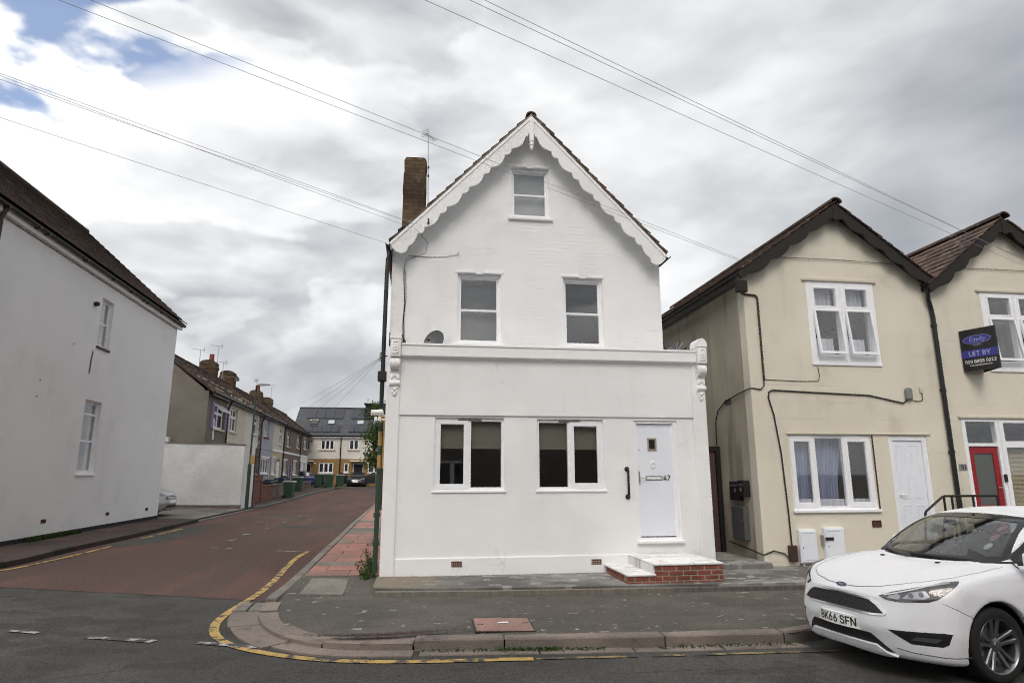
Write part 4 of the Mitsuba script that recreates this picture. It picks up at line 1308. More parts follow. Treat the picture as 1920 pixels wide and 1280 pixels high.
def scallop_side(sgn, rx, rz, hw_, ez, d0, n, amp):
    """Outline of one dark scalloped bargeboard of the cream gables."""
    sl_ = math.hypot(hw_, rz - ez)
    c_, s_ = hw_ / sl_, (rz - ez) / sl_
    conv = lambda s, d: (rx + sgn * s * c_ - sgn * d * s_, rz - s * s_ - d * c_)
    low, s = [(0.0, d0 + 0.18), (0.24, d0 + 0.08)], 0.32
    w = (sl_ - 0.50) / n
    for k in range(n):
        t = np.linspace(0, 1, 9)
        low += [(s + w * q, d0 + amp * math.sin(math.pi * (0.10 + 0.83 * q)) - 0.02) for q in t]
        s += w
    return Polygon([conv(s, d) for s, d in [(0, 0), (sl_ + 0.03, 0), (sl_ + 0.04, d0 - 0.02)] + low[::-1]]).buffer(0)


def cream_house(name, label, x0, x1, rx, rz, ez, ovl, wall_poly_open, left_side, y_back=19.5):
    h = thing(name, label, 'house')
    gab = Polygon([(x0, 0.0), (x1, 0.0), (x1, ez + 0.0), (rx, rz - 0.16), (x0, ez + 0.0)])
    put(h, 'front_wall', MB().wall(gab.difference(unary_union(wall_poly_open)), CY, CY + 0.24), 'mat_cream')
    if left_side:
        put(h, 'side_wall', MB().box(x0, x0 + 0.22, CY + 0.24, y_back, 0.0, ez), 'mat_cream_shaded')
    else:
        put(h, 'side_wall', MB().box(x1 - 0.22, x1, CY + 0.24, y_back, 0.0, ez), 'mat_cream_shaded')
    put(h, 'back_wall', MB().wall(gab, y_back, y_back + 0.2), 'mat_cream_shaded')
    put(h, 'floor', MB().box(x0 + 0.22, x1 - 0.22, CY + 0.24, y_back, 2.75, 2.95).box(x0 + 0.22, x1 - 0.22, CY + 0.24, y_back, 5.3, 5.36).box(x0 + 0.22, x1 - 0.22, 15.0, 15.1, 0.2, 5.3).box(x0 + 0.22, x1 - 0.22, CY + 0.24, y_back, 0.1, 0.3), 'mat_room')
    xl, xr = rx - ovl[0], rx + ovl[1]
    yf = CY - 0.25
    rf = put(h, 'roof', MB().wall(Polygon([(xl, ez - 0.02), (rx, rz - 0.05), (xr, ez - 0.02), (xr, ez - 0.09), (rx, rz - 0.13), (xl, ez - 0.09)]), yf + 0.04, y_back + 0.3), 'mat_dark_wood')
    for sgn, o in ((-1, ovl[0]), (1, ovl[1])):
        sl_ = math.hypot(o, rz - ez)
        c_, s_ = o / sl_, (rz - ez) / sl_
        if sgn < 0:
            O, U, V = (xl, y_back + 0.3, ez - 0.02), (0, -1, 0), (c_, 0, s_)
        else:
            O, U, V = (xr, yf, ez - 0.02), (0, 1, 0), (-c_, 0, s_)
        tile_field(rf, O, U, V, y_back + 0.3 - yf, sl_, 0.265, 0.31, 0.026, 'mat_tile', 130 if (sgn < 0 and not left_side) else 30, 1.3, 31 + sgn + int(x0), 0.008)
        P = scallop_side(sgn, rx, rz - 0.05, o, ez - 0.05, 0.15, 4, 0.10)
        P = P.intersection(sbox(rx if sgn > 0 else -9, 0, 99 if sgn > 0 else rx, 20))
        put(h, 'bargeboard', MB().wall(P, yf + 0.03, yf + 0.075), 'mat_dark_wood')
        e0, e1 = (xl, 1) if sgn < 0 else (xr, -1)
        put(h, 'soffit', MB().wall(Polygon([(e0, ez - 0.10), (rx, rz - 0.14), (rx, rz - 0.17), (e0, ez - 0.13)]).buffer(0), yf + 0.08, CY), 'mat_dark_wood')
    for k in range(19):
        yy = yf - 0.03 + k * 0.445
        th = np.linspace(-0.1, math.pi + 0.1, 10)
        P = Polygon([(rx - 0.13 * math.cos(a), rz - 0.03 + 0.10 * math.sin(a)) for a in th] + [(rx - 0.11 * math.cos(a), rz - 0.04 + 0.08 * math.sin(a)) for a in th[::-1]])
        put(rf, 'ridge_tile', MB().wall(P, yy, yy + 0.46), 'mat_tile')
    put(h, 'block_end', MB().cbox(rx - 0.05, rx + 0.05, yf + 0.01, yf + 0.09, rz - 0.42, rz - 0.10, 0.012), 'mat_dark_wood')
    return h, yf


def cream_upper(h, x0, x1, z0, z1, open_it=True):
    """White panelled surround with two lights: fixed pane above, top-hung sash tilted open below."""
    W, H = x1 - x0, z1 - z0
    wl = []
    cols = [(0.12, 0.655), (0.795, 1.33)]
    k = W / 1.46
    hol = []
    for a, b in cols:
        hol += [rect(x0 + a * k, x0 + b * k, z0 + 0.21, z0 + 1.10), rect(x0 + a * k, x0 + b * k, z0 + 1.145, z0 + 1.58)]
    w = put(h, 'window', MB().wall(rect(x0, x1, z0, z1).difference(unary_union(hol)), CY - 0.012, CY + 0.09), 'mat_upvc')
    put(w, 'sill', MB().cbox(x0 - 0.01, x1 + 0.01, CY - 0.03, CY - 0.012, z0 - 0.01, z0 + 0.05, 0.006), 'mat_upvc')
    put(w, 'mullion', MB().cbox((x0 + x1) / 2 - 0.02, (x0 + x1) / 2 + 0.02, CY - 0.03, CY - 0.012, z0 + 0.05, z1, 0.008), 'mat_upvc')
    put(w, 'drip_mould', MB().cbox(x0 - 0.08, x1 + 0.07, CY - 0.05, CY - 0.002, z1 + 0.004, z1 + 0.06, 0.008), 'mat_cream_flat')
    for a, b in cols:
        A, Bx = x0 + a * k, x0 + b * k
        C, D = z0 + 1.145, z0 + 1.58
        s = 0.038
        put(w, 'sash', MB().wall(rect(A, Bx, C, D).difference(rect(A + s, Bx - s, C + s, D - s)), CY - 0.024, CY + 0.05), 'mat_upvc')
        put(w, 'pane', MB().add([[A + s, CY + 0.01, C + s], [Bx - s, CY + 0.01, C + s], [Bx - s, CY + 0.01, D - s], [A + s, CY + 0.01, D - s]], [[0, 1, 2], [0, 2, 3]]), 'mat_glass')
        C, D = z0 + 0.20, z0 + 1.11
        ang = 0.11 if open_it else 0.0
        ca, sa = math.cos(ang), math.sin(ang)

        def T(v, D=D):
            u = v.copy()
            dz, dy = v[:, 2] - D, v[:, 1] - (CY - 0.03)
            u[:, 2] = D + dz * ca - dy * sa * -1 * 0
            u[:, 1] = CY - 0.03 + dy + dz * sa
            return u
        A -= 0.015
        Bx += 0.015
        put(w, 'open_sash', MB(T).wall(rect(A, Bx, C, D).difference(rect(A + s, Bx - s, C + s + 0.01, D - s)), CY - 0.05, CY + 0.0), 'mat_upvc')
        put(w, 'pane', MB(T).add([[A + s, CY - 0.03, C + s], [Bx - s, CY - 0.03, C + s], [Bx - s, CY - 0.03, D - s], [A + s, CY - 0.03, D - s]], [[0, 1, 2], [0, 2, 3]]), 'mat_glass')
    return w


C1, yf = cream_house('cream_house', 'cream rendered house with dark gable boards and blue curtains downstairs', 6.17, 10.148, 8.17, 7.20, 5.67, (2.17, 2.0),
                     [rect(7.55, 8.89, 3.98, 5.54), rect(6.84, 8.54, 1.17, 2.54), rect(8.90, 9.72, 0.30, 2.53)], True)
cream_upper(C1, 7.49, 8.95, 3.88, 5.56)
def drape(parent, name, x0, x1, z0, z1, y, folds, mat, flare=0.0, seed=0):
    r = np.random.default_rng(seed)
    n, rows = 90, 14
    u = np.linspace(0, 1, n)
    ph = np.cumsum(r.uniform(0.6, 1.4, n))
    ph = ph / ph[-1] * folds * 2 * math.pi
    v = []
    for q in np.linspace(0, 1, rows):
        w = (x1 - x0) * (1 - flare * math.sin(math.pi * q * 0.6))
        v.append(np.column_stack([x0 + u * w, y + 0.03 * np.sin(ph) + 0.012 * np.sin(2.3 * ph + 3 * q), np.full(n, z1 + (z0 - z1) * q)]))
    v = np.vstack(v)
    i, j = np.meshgrid(np.arange(rows - 1), np.arange(n - 1), indexing='ij')
    f = np.stack([i * n + j, (i + 1) * n + j, (i + 1) * n + j + 1, i * n + j + 1], -1).reshape(-1, 4)
    return put(parent, name, trimesh.Trimesh(v, np.vstack([f[:, [0, 1, 2]], f[:, [0, 2, 3]]]), process=False), mat, True)


for x0, x1 in ((7.62, 8.14), (8.28, 8.82)):
    drape(C1, 'net_curtain', x0, x1, 5.02, 5.52, CY + 0.20, 5, 'mat_net', 0, int(x0 * 10))
    drape(C1, 'net_curtain', x0, x1 - 0.02, 3.95, 4.45, CY + 0.22, 5, 'mat_net', 0, int(x0 * 10) + 1)
lw = window(C1, None, 6.84, 8.54, 1.17, 2.54, CY + 0.035, [(0.05, 0.50, 0.06, 1.31, 0.062), (0.55, 1.10, 0.06, 1.31, 0.0), (1.15, 1.65, 0.06, 1.31, 0.062)], sill=(0.03, 0.09, 0.05, 'mat_upvc'), fw=0.05)
put(lw, 'drip_mould', MB().cbox(6.80, 9.80, CY - 0.03, CY - 0.002, 2.545, 2.575, 0.006), 'mat_cream_flat')
for x in (6.95, 8.02):
    put(lw, 'vent', MB().cbox(x, x + 0.36, CY + 0.01, CY + 0.03, 2.475, 2.505, 0.004), 'mat_upvc')


drape(lw, 'curtain', 6.86, 7.46, 1.2, 2.5, CY + 0.20, 9, 'mat_curtain', 0.12, 1)
drape(lw, 'curtain', 7.30, 8.10, 1.2, 2.5, CY + 0.27, 10, 'mat_curtain', 0.22, 2)
drape(lw, 'net_curtain', 6.86, 8.5, 1.2, 1.36, CY + 0.14, 12, 'mat_net', 0, 3)
put(lw, 'jamb_strip', MB().box(8.545, 8.57, CY - 0.012, CY + 0.05, 1.17, 2.54), 'mat_brown_plastic')

dr_ = put(C1, 'door', MB().wall(rect(9.00, 9.62, 0.36, 2.44), CY + 0.05, CY + 0.10), 'mat_door_white')
put(dr_, 'frame', MB().wall(rect(8.90, 9.72, 0.30, 2.53).difference(rect(8.995, 9.625, 0.355, 2.445)), CY + 0.02, CY + 0.12), 'mat_upvc')
for a, b, c, d in ((9.075, 9.275, 1.36, 2.36), (9.345, 9.545, 1.36, 2.36), (9.075, 9.275, 0.48, 1.24), (9.345, 9.545, 0.48, 1.24)):
    rg = rect(a, b, c, d)
    put(dr_, 'panel', MB().wall(rg.difference(rg.buffer(-0.022)), CY + 0.040, CY + 0.052).wall(rg.buffer(-0.045), CY + 0.044, CY + 0.051), 'mat_door_white')
put(dr_, 'handle', MB().cbox(9.025, 9.052, CY + 0.036, CY + 0.05, 1.30, 1.55, 0.006).tube([(9.04, CY + 0.04, 1.43), (9.04, CY - 0.005, 1.43), (9.15, CY - 0.008, 1.43)], 0.011, 8), 'mat_upvc')

C2, yf2 = cream_house('cream_house', 'cream rendered house at the right edge with a red front door and white shopfront', 10.152, 13.95, 12.0, 7.12, 5.56, (1.95, 2.05),
                      [rect(11.43, 12.87, 3.93, 5.47), rect(10.52, 13.2, 0.2, 2.87)], False)
cream_upper(C2, 11.37, 12.93, 3.83, 5.48)
sfw = put(C2, 'shopfront', MB().wall(rect(10.52, 13.2, 0.2, 2.87).difference(unary_union([rect(10.60, 11.26, 2.40, 2.82), rect(10.60, 11.26, 0.3, 2.34), rect(11.44, 12.6, 2.44, 2.80), rect(11.44, 12.6, 0.95, 2.32), rect(12.7, 13.12, 0.95, 2.80)])), CY - 0.01, CY + 0.10), 'mat_upvc')
put(sfw, 'mullion', MB().cbox(11.33, 11.37, CY - 0.03, CY - 0.01, 0.2, 2.85, 0.008), 'mat_upvc')
put(sfw, 'head', MB().cbox(10.47, 13.25, CY - 0.05, CY - 0.002, 2.875, 2.93, 0.01), 'mat_cream_flat')
for a, b, c, d in ((10.60, 11.26, 2.40, 2.82), (11.44, 12.6, 2.44, 2.80), (11.44, 12.6, 0.95, 2.32), (12.7, 13.12, 0.95, 2.80)):
    put(sfw, 'pane', MB().add([[a, CY + 0.03, c], [b, CY + 0.03, c], [b, CY + 0.03, d], [a, CY + 0.03, d]], [[0, 1, 2], [0, 2, 3]]), 'mat_glass')
m = MB()
for k in range(54):
    z = 0.97 + k * 0.025
    m.add([[11.40, CY + 0.12, z], [12.64, CY + 0.12, z], [12.64, CY + 0.138, z + 0.017], [11.40, CY + 0.138, z + 0.017]], [[0, 1, 2], [0, 2, 3]])
put(sfw, 'venetian_blind', m, 'mat_venetian', kind='stuff')
rd = put(C2, 'red_door', MB().wall(rect(10.61, 11.25, 0.31, 2.33).difference(rect(10.72, 11.14, 1.22, 2.20)), CY + 0.02, CY + 0.065), 'mat_red_door', label='red painted front door with a tall frosted pane')
put(rd, 'pane', MB().box(10.715, 11.145, CY + 0.04, CY + 0.05, 1.215, 2.205), 'mat_frosted')
put(rd, 'letterbox', MB().cbox(10.80, 11.06, CY + 0.008, CY + 0.02, 1.08, 1.14, 0.004), 'mat_black_plastic')
put(rd, 'handle', MB().tube([(11.19, CY + 0.02, 1.55), (11.19, CY - 0.03, 1.55), (11.11, CY - 0.03, 1.55)], 0.011, 8), 'mat_steel')
one('intercom', MB().cbox(11.275, 11.335, CY - 0.045, CY - 0.012, 1.66, 1.80, 0.006), 'mat_black_plastic', 'small black door entry unit on the white frame beside the red door', 'intercom')
pl = one('number_plaque', MB().cbox(10.34, 10.50, CY - 0.015, CY - 0.001, 1.88, 2.0, 0.004), 'mat_galv', 'small grey plaque reading 51 beside the red door', 'plaque')
m = meshkit.text_mesh('51', 0.075, 0.004, True)
put(pl, 'lettering', trimesh.Trimesh(np.stack([10.365 + m.vertices[:, 0], CY - 0.016 - m.vertices[:, 2], 1.903 + m.vertices[:, 1]], 1), m.faces, process=False), 'mat_black_plastic', label='numerals 51')

# rails by the red door
ra = thing('handrail', 'black metal handrail with slanted ends in front of the red door', 'handrail')
put(ra, 'top_rail', MB().tube([(8.90, 10.6, 0.55), (8.98, 10.6, 1.12), (9.00, 10.6, 1.16), (9.35, 10.6, 1.40), (9.40, 10.6, 1.42), (10.48, 10.6, 1.42)], 0.021, 8), 'mat_black_iron', True)
for x, zt in ((8.90, 0.56), (9.39, 1.415), (9.55, 1.415), (9.72, 1.415), (9.98, 1.415), (10.48, 1.42)):
    put(ra, 'post', MB().tube([(x, 10.6, 0.15), (x, 10.6, zt)], 0.020, 8), 'mat_black_iron', True)

# rainwater pipe in the valley between the cream houses
m = MB().tube([(10.06, yf + 0.10, 5.48), (10.10, yf + 0.16, 5.25), (10.17, CY - 0.05, 5.12), (10.19, CY - 0.05, 4.9), (10.19, CY - 0.05, 0.2)], 0.042, 12)
for z in (4.7, 3.4, 2.2, 1.1):
    m.lathe([(0, 0), (0.052, 0), (0.052, 0.05), (0, 0.05)], (10.19, CY - 0.05, z), 'z', 14).cbox(10.14, 10.24, CY - 0.02, CY - 0.0, z + 0.01, z + 0.04, 0.004)
put(C1, 'downpipe', m, 'mat_black_plastic', 40)
put(C1, 'gutter', MB().wall(Polygon([(5.90, 5.46), (5.93, 5.39), (6.0, 5.37), (6.05, 5.40), (6.07, 5.46)]), yf + 0.05, 19.5), 'mat_black_plastic')
put(C1, 'gutter_box', MB().cbox(5.93, 6.15, yf + 0.02, yf + 0.12, 5.22, 5.46, 0.015), 'mat_dark_wood')
put(C1, 'small_pipe', MB().tube([(6.12, CY - 0.02, 5.24), (6.40, CY - 0.025, 5.22), (6.44, CY - 0.025, 5.17), (6.44, CY - 0.025, 3.55)], 0.020, 8), 'mat_brown_plastic', True)

# boxes and vents on the cream houses
for k, (xa, xb, za, zb, lab) in enumerate(((6.83, 7.17, 0.25, 0.83, 'white meter box low on the cream wall, left of the pair'), (7.33, 7.72, 0.25, 0.86, 'white meter box with a black latch, right of the pair'))):
    mb = thing('meter_box', lab, 'meter box', None)
    put(mb, 'cabinet', MB().cbox(xa, xb, CY - 0.09, CY, za, zb, 0.01), 'mat_door_white')
    put(mb, 'door', MB().cbox(xa + 0.02, xb - 0.02, CY - 0.104, CY - 0.09, za + 0.02, zb - 0.02, 0.006), 'mat_door_white')
    m = MB()
    for j in range(9):
        for z in (za + 0.06, zb - 0.06):
            m.box(xa + 0.06 + j * 0.026, xa + 0.078 + j * 0.026, CY - 0.1055, CY - 0.103, z - 0.004, z + 0.004)
    put(mb, 'vents', m, 'mat_grey_box', kind='stuff')
    put(mb, 'lock', MB().lathe([(0, 0), (0.012, 0), (0.012, 0.003), (0, 0.003)], (xa + 0.05, CY - 0.104, (za + zb) / 2 - 0.02), '-y', 10), 'mat_black_plastic')
    for x in (xa + 0.07, xb - 0.08):
        put(mb, 'pipe', MB().tube([(x, CY - 0.045, za + 0.01), (x, CY - 0.045, 0.08)], 0.016, 8), 'mat_upvc' if k == 0 else 'mat_galv', True)
    if k:
        put(mb, 'latch', MB().cbox(xa - 0.01, xa + 0.15, CY - 0.125, CY - 0.104, zb - 0.22, zb - 0.165, 0.004), 'mat_black_plastic')
        put(mb, 'hinge_bracket', MB().cbox(xa - 0.035, xa + 0.0, CY - 0.06, CY, zb - 0.32, zb - 0.13, 0.004), 'mat_mortar')
v = put(C1, 'vent_grille', MB().wall(rect(8.36, 8.54, 0.85, 0.97).difference(rect(8.375, 8.525, 0.862, 0.958)), CY - 0.02, CY), 'mat_brown_plastic', label='brown louvred vent grille under the ground floor window')
for j in range(5):
    put(v, 'slat', MB().add([[8.372, CY - 0.018, 0.866 + j * 0.019], [8.528, CY - 0.018, 0.866 + j * 0.019], [8.528, CY - 0.003, 0.882 + j * 0.019], [8.372, CY - 0.003, 0.882 + j * 0.019]], [[0, 1, 2], [0, 2, 3]]), 'mat_airbrick')
one('junction_box', MB().cbox(6.63, 6.78, CY - 0.09, CY, 0.28, 0.56, 0.012), 'mat_brown_plastic', 'brown cable junction box at the foot of the cream wall', 'box')
one('alarm_box', MB().cbox(9.36, 9.50, CY - 0.09, CY, 3.22, 3.46, 0.03), 'mat_grey_plastic', 'grey rounded telephone box high on the cream wall under the eaves pipe', 'box')
one('cable_outlet', MB().cbox(9.70, 9.77, CY - 0.03, CY, 3.36, 3.48, 0.01), 'mat_cream_flat', 'small cream outlet beside the grey telephone box', 'box')

# cables on the cream front
cable('wall_cable', [(6.705, CY - 0.03, 0.55), (6.70, CY - 0.02, 1.2), (6.66, CY - 0.02, 2.2), (6.58, CY - 0.02, 2.9), (6.50, CY - 0.02, 3.22), (6.52, CY - 0.02, 3.34), (6.60, CY - 0.02, 3.37), (7.4, CY - 0.02, 3.34), (8.6, CY - 0.02, 3.30), (9.1, CY - 0.02, 3.20), (9.30, CY - 0.03, 3.16), (9.42, CY - 0.03, 3.24)], 0.014, 'thick black cable looping over the cream wall from the brown box to the grey box')
cable('wall_cable', [(6.44, CY - 0.02, 3.58), (6.43, CY - 0.02, 3.45), (6.36, CY - 0.02, 3.38), (6.2, CY - 0.02, 3.40), (6.15, CY + 0.02, 3.40), (6.14, CY + 0.5, 3.34), (6.14, CY + 1.0, 3.26), (6.14, CY + 1.35, 3.10), (6.14, CY + 1.48, 2.9), (6.14, CY + 1.5, 2.4)], 0.012, 'black cable round the corner of the cream house into the alley')
cable('wall_cable', [(6.46, CY - 0.012, 3.57), (7.2, CY - 0.012, 3.55), (7.56, CY - 0.012, 3.56), (7.60, CY - 0.012, 3.66), (7.58, CY - 0.012, 3.84)], 0.006, 'thin cable from the small pipe to the upper cream window')
cable('wall_cable', [(9.44, CY - 0.02, 3.24), (9.62, CY - 0.015, 3.20), (9.74, CY - 0.015, 3.22), (9.74, CY - 0.015, 3.36)], 0.007, 'thin cable from the grey telephone box to the cream outlet')
cable('wall_cable', [(6.66, CY - 0.05, 0.30), (6.55, CY - 0.03, 0.42), (6.35, CY - 0.03, 0.47), (6.15, CY - 0.02, 0.40), (6.13, CY + 0.4, 0.45), (6.12, CY + 1.2, 0.52)], 0.012, 'black cable low on the cream corner running back along the alley')
cable('wall_cable', [(6.72, CY - 0.04, 6.02), (8.2, CY - 0.03, 6.03), (9.35, CY - 0.03, 6.0), (9.48, CY - 0.1, 5.98)], 0.006, 'thin cable straight across the first cream gable')
cable('wall_cable', [(10.85, CY - 0.03, 5.98), (12.0, CY - 0.03, 5.99), (13.2, CY - 0.03, 5.98)], 0.006, 'thin cable straight across the second cream gable')

# alley: gate, boxes on the side wall
gt = thing('alley_gate', 'narrow dark maroon gate at the back of the alley', 'gate')
put(gt, 'leaf', MB().box(5.20, 6.06, 12.66, 12.70, 0.24, 2.28), 'mat_maroon')
put(gt, 'frame', MB().box(6.06, 6.15, 12.60, 12.72, 0.20, 2.38).box(5.16, 6.06, 12.60, 12.72, 2.285, 2.38), 'mat_black_iron')
for k in range(5):
    put(gt, 'board', MB().cbox(5.20 + k * 0.172, 5.365 + k * 0.172, 12.64, 12.66, 0.25, 2.27, 0.006), 'mat_maroon')
for k, (y0, y1, z0, z1, dep, mat, lab) in enumerate(((11.78, 12.15, 1.32, 1.68, 0.10, 'mat_black_plastic', 'black post box on the alley wall, further from the street'), (11.50, 11.77, 1.40, 1.70, 0.13, 'mat_black_plastic', 'black post box on the alley wall, nearer the street'), (11.62, 12.12, 0.60, 1.22, 0.11, 'mat_grey_box', 'grey electricity cabinet on the alley wall under the black post boxes'))):
    bxk = one('post_box' if k < 2 else 'electricity_cabinet', MB().cbox(6.17 - dep, 6.17, y0, y1, z0, z1, 0.015), mat, lab, 'post box' if k < 2 else 'cabinet')
    if k < 2:
        put(bxk, 'flap', MB().cbox(6.17 - dep - 0.008, 6.17 - dep, y0 + 0.04, y1 - 0.04, z1 - 0.10, z1 - 0.06, 0.003), 'mat_grey_box')
        put(bxk, 'paper_label', MB().box(6.17 - dep - 0.004, 6.17 - dep + 0.001, y0 + 0.10, y0 + 0.17, z1 - 0.20, z1 - 0.13), 'mat_grey_slab')
    else:
        put(bxk, 'lock', MB().lathe([(0, 0), (0.02, 0), (0.02, 0.006), (0, 0.006)], (6.045, 11.7, 0.95), 'x', 10), 'mat_steel')
one('alley_plaque', MB().cbox(6.15, 6.17, 12.0, 12.25, 3.20, 3.30, 0.004), 'mat_grey_box', 'small dark plaque high on the alley wall below the cable', 'plaque')
put('forecourt', 'alley_step', MB().cbox(4.95, 6.16, 10.9, 11.08, 0.16, 0.30, 0.015).box(4.95, 6.16, 11.08, 13.9, 0.16, 0.295), 'mat_concrete')

# letting board
sg = thing('letting_board', 'black and blue LET BY board projecting from the second cream house', 'sign')
pA, pB = np.array([10.745, 11.18]), np.array([10.955, 10.57])
d_ = (pB - pA) / np.linalg.norm(pB - pA)
n_ = np.array([d_[1], -d_[0]])
Wb, Zb, Hb = float(np.linalg.norm(pB - pA)), 3.80, 0.83


def TB(v):
    return np.stack([pA[0] + d_[0] * v[:, 0] - n_[0] * v[:, 1], pA[1] + d_[1] * v[:, 0] - n_[1] * v[:, 1], Zb + v[:, 2]], 1)


put(sg, 'board', MB(TB).box(0, Wb, 0.0, 0.012, 0, Hb), 'mat_sign_black')
put(sg, 'blue_band', MB(TB).box(0, Wb, -0.002, 0.0, 0.26, 0.415), 'mat_sign_blue')
th = np.linspace(0, 2 * math.pi, 40)
el = Polygon([(Wb * 0.48 + 0.255 * math.cos(a), 0.615 + 0.085 * math.sin(a)) for a in th])
put(sg, 'logo_oval', MB(TB).wall(el, -0.002, 0.0), 'mat_sign_blue')
put(sg, 'logo_rim', MB(TB).wall(el.difference(el.buffer(-0.006)), -0.003, -0.002), 'mat_sign_pale')


def board_text(name, t, h, x, z, mat, wmax=None, bold=True, shear=0.0):
    m = meshkit.text_mesh(t, h, 0.002, bold)
    v = m.vertices.copy()
    w = v[:, 0].max()
    k = min(1.0, wmax / w) if wmax else 1.0
    v[:, 0] = v[:, 0] * k + shear * v[:, 1]
    v[:, 0] += x - w * k / 2
    put(sg, name, trimesh.Trimesh(TB(np.stack([v[:, 0], -0.0025 - v[:, 2], z + v[:, 1]], 1)), m.faces, process=False), mat)


board_text('logo_lettering', 'Equity', 0.075, Wb * 0.48, 0.582, 'mat_sign_pale', 0.36, False, 0.25)
board_text('strapline', 'RESIDENTIAL', 0.016, Wb * 0.48, 0.492, 'mat_sign_pale', 0.30)
board_text('let_by_lettering', 'LET BY', 0.085, Wb * 0.50, 0.295, 'mat_sign_pale', 0.40)
board_text('phone_lettering', '020 8855 0212', 0.062, Wb * 0.5, 0.150, 'mat_sign_white', 0.56)
board_text('web_lettering', 'www.equityestate.co.uk', 0.026, Wb * 0.5, 0.095, 'mat_sign_white', 0.46)
put(sg, 'second_board', MB().flat(Polygon([(10.968, 10.575), (10.985, 10.575), (11.20, 11.18), (11.185, 11.185)]), 3.80, 4.63), 'mat_sign_black')
put(sg, 'bracket', MB().tube([(10.86, 11.0, 3.9), (11.0, 11.0, 3.9), (11.12, 11.0, 3.9)], 0.012, 6), 'mat_galv')

# ------------------------------------------------------------------ the white house on the left
LW = thing('white_side_house', 'plain white house side wall with brown tiled roof at the left edge', 'house')
LA = 90 + 1.449
LT = frame((-8.91, 12.95, 0.0), LA)                 # local x runs along the side street, local y into the house
U1 = 12.295
z_of = lambda u: float(G(-9.0, 12.95 + u)) + 0.1
lop = [rect(5.95, 6.94, 1.87, 3.87), rect(6.17, 6.90, 5.40, 6.81)]
u0 = 0.02
put(LW, 'side_wall', MB(LT).wall(rect(u0, U1, 0.1, 7.34).difference(unary_union(lop)), 0, 0.3), 'mat_white_wall')
put(LW, 'plinth', MB(LT).add(*(lambda m: (m.vertices, m.faces))(extr(Polygon([(0, 0)] + [(0, 1)] + [(1, 1), (1, 0)]), 1))).mesh() if False else MB(LT).wall(Polygon([(u0, 0.1), (U1 + 0.012, 0.1), (U1 + 0.012, 0.43), (6.0, 0.42), (u0, 0.40)]), -0.014, 0.0), 'mat_dark_plinth', label='black painted plinth')
put(LW, 'end_wall', MB(LT).add(*(lambda m: (np.stack([U1 - 0.3 + m.vertices[:, 2], m.vertices[:, 0], m.vertices[:, 1]], 1), m.faces))(extr(Polygon([(0.3, 0.1), (7.2, 0.1), (7.2, 7.34), (3.6, 10.7), (0.3, 7.62)]), 0.3))), 'mat_white_wall')
put(LW, 'front_wall', MB(LT).add(*(lambda m: (np.stack([u0 + m.vertices[:, 2], m.vertices[:, 0], m.vertices[:, 1]], 1), m.faces))(extr(Polygon([(0.3, 0.1), (7.2, 0.1), (7.2, 7.34), (3.6, 10.7), (0.3, 7.62)]), 0.3))), 'mat_white_wall')
put(LW, 'rear_wall', MB(LT).box(u0, U1, 7.2, 7.4, 0.1, 7.34), 'mat_white_wall')
put(LW, 'floor', MB(LT).box(0.3, U1 - 0.3, 0.3, 7.2, 4.4, 4.6).box(0.3, U1 - 0.3, 3.0, 3.1, 0.1, 7.3), 'mat_room')
for x0, x1, z0, z1, dark in ((5.95, 6.94, 1.87, 3.87, False), (6.17, 6.90, 5.40, 6.81, True)):
    H = z1 - z0
    w = put(LW, 'window', MB(LT).wall(rect(x0, x1, z0, z1).difference(rect(x0 + 0.04, x1 - 0.04, z0 + 0.05, z1 - 0.05)), 0.09, 0.17), 'mat_upvc')
    cuts_ = (0.06, 0.88, 1.62, H - 0.06) if H > 1.8 else (0.06, 0.70, H - 0.06)
    for k, (a, b) in enumerate(zip(cuts_[:-1], cuts_[1:])):
        A, Bx, C, D = x0 + 0.04, x1 - 0.04, z0 + a, z0 + b + 0.02 * (k < len(cuts_) - 2)
        yy = 0.095 + 0.012 * k
        put(w, 'sash', MB(LT).wall(rect(A, Bx, C, D).difference(rect(A + 0.03, Bx - 0.03, C + 0.035, D - 0.035)), yy, yy + 0.03), 'mat_upvc')
        put(w, 'pane', MB(LT).add([[A + 0.03, yy + 0.01, C + 0.035], [Bx - 0.03, yy + 0.01, C + 0.035], [Bx - 0.03, yy + 0.01, D - 0.035], [A + 0.03, yy + 0.01, D - 0.035]], [[0, 1, 2], [0, 2, 3]]), 'mat_glass')
    put(w, 'sill', MB(LT).cbox(x0 - 0.04, x1 + 0.04, -0.04, 0.13, z0 - 0.06, z0 + 0.004, 0.008), 'mat_brown_plastic' if dark else 'mat_white_gloss')
# roof
le, lz, rz_, dp = -0.20, 7.50, 11.02, 3.72
ls = math.hypot(dp - le, rz_ - lz)
Vl = np.array([0, (dp - le) / ls, (rz_ - lz) / ls])


def vec(a):
    return LT(np.array([a], float))[0] - LT(np.zeros((1, 3)))[0]


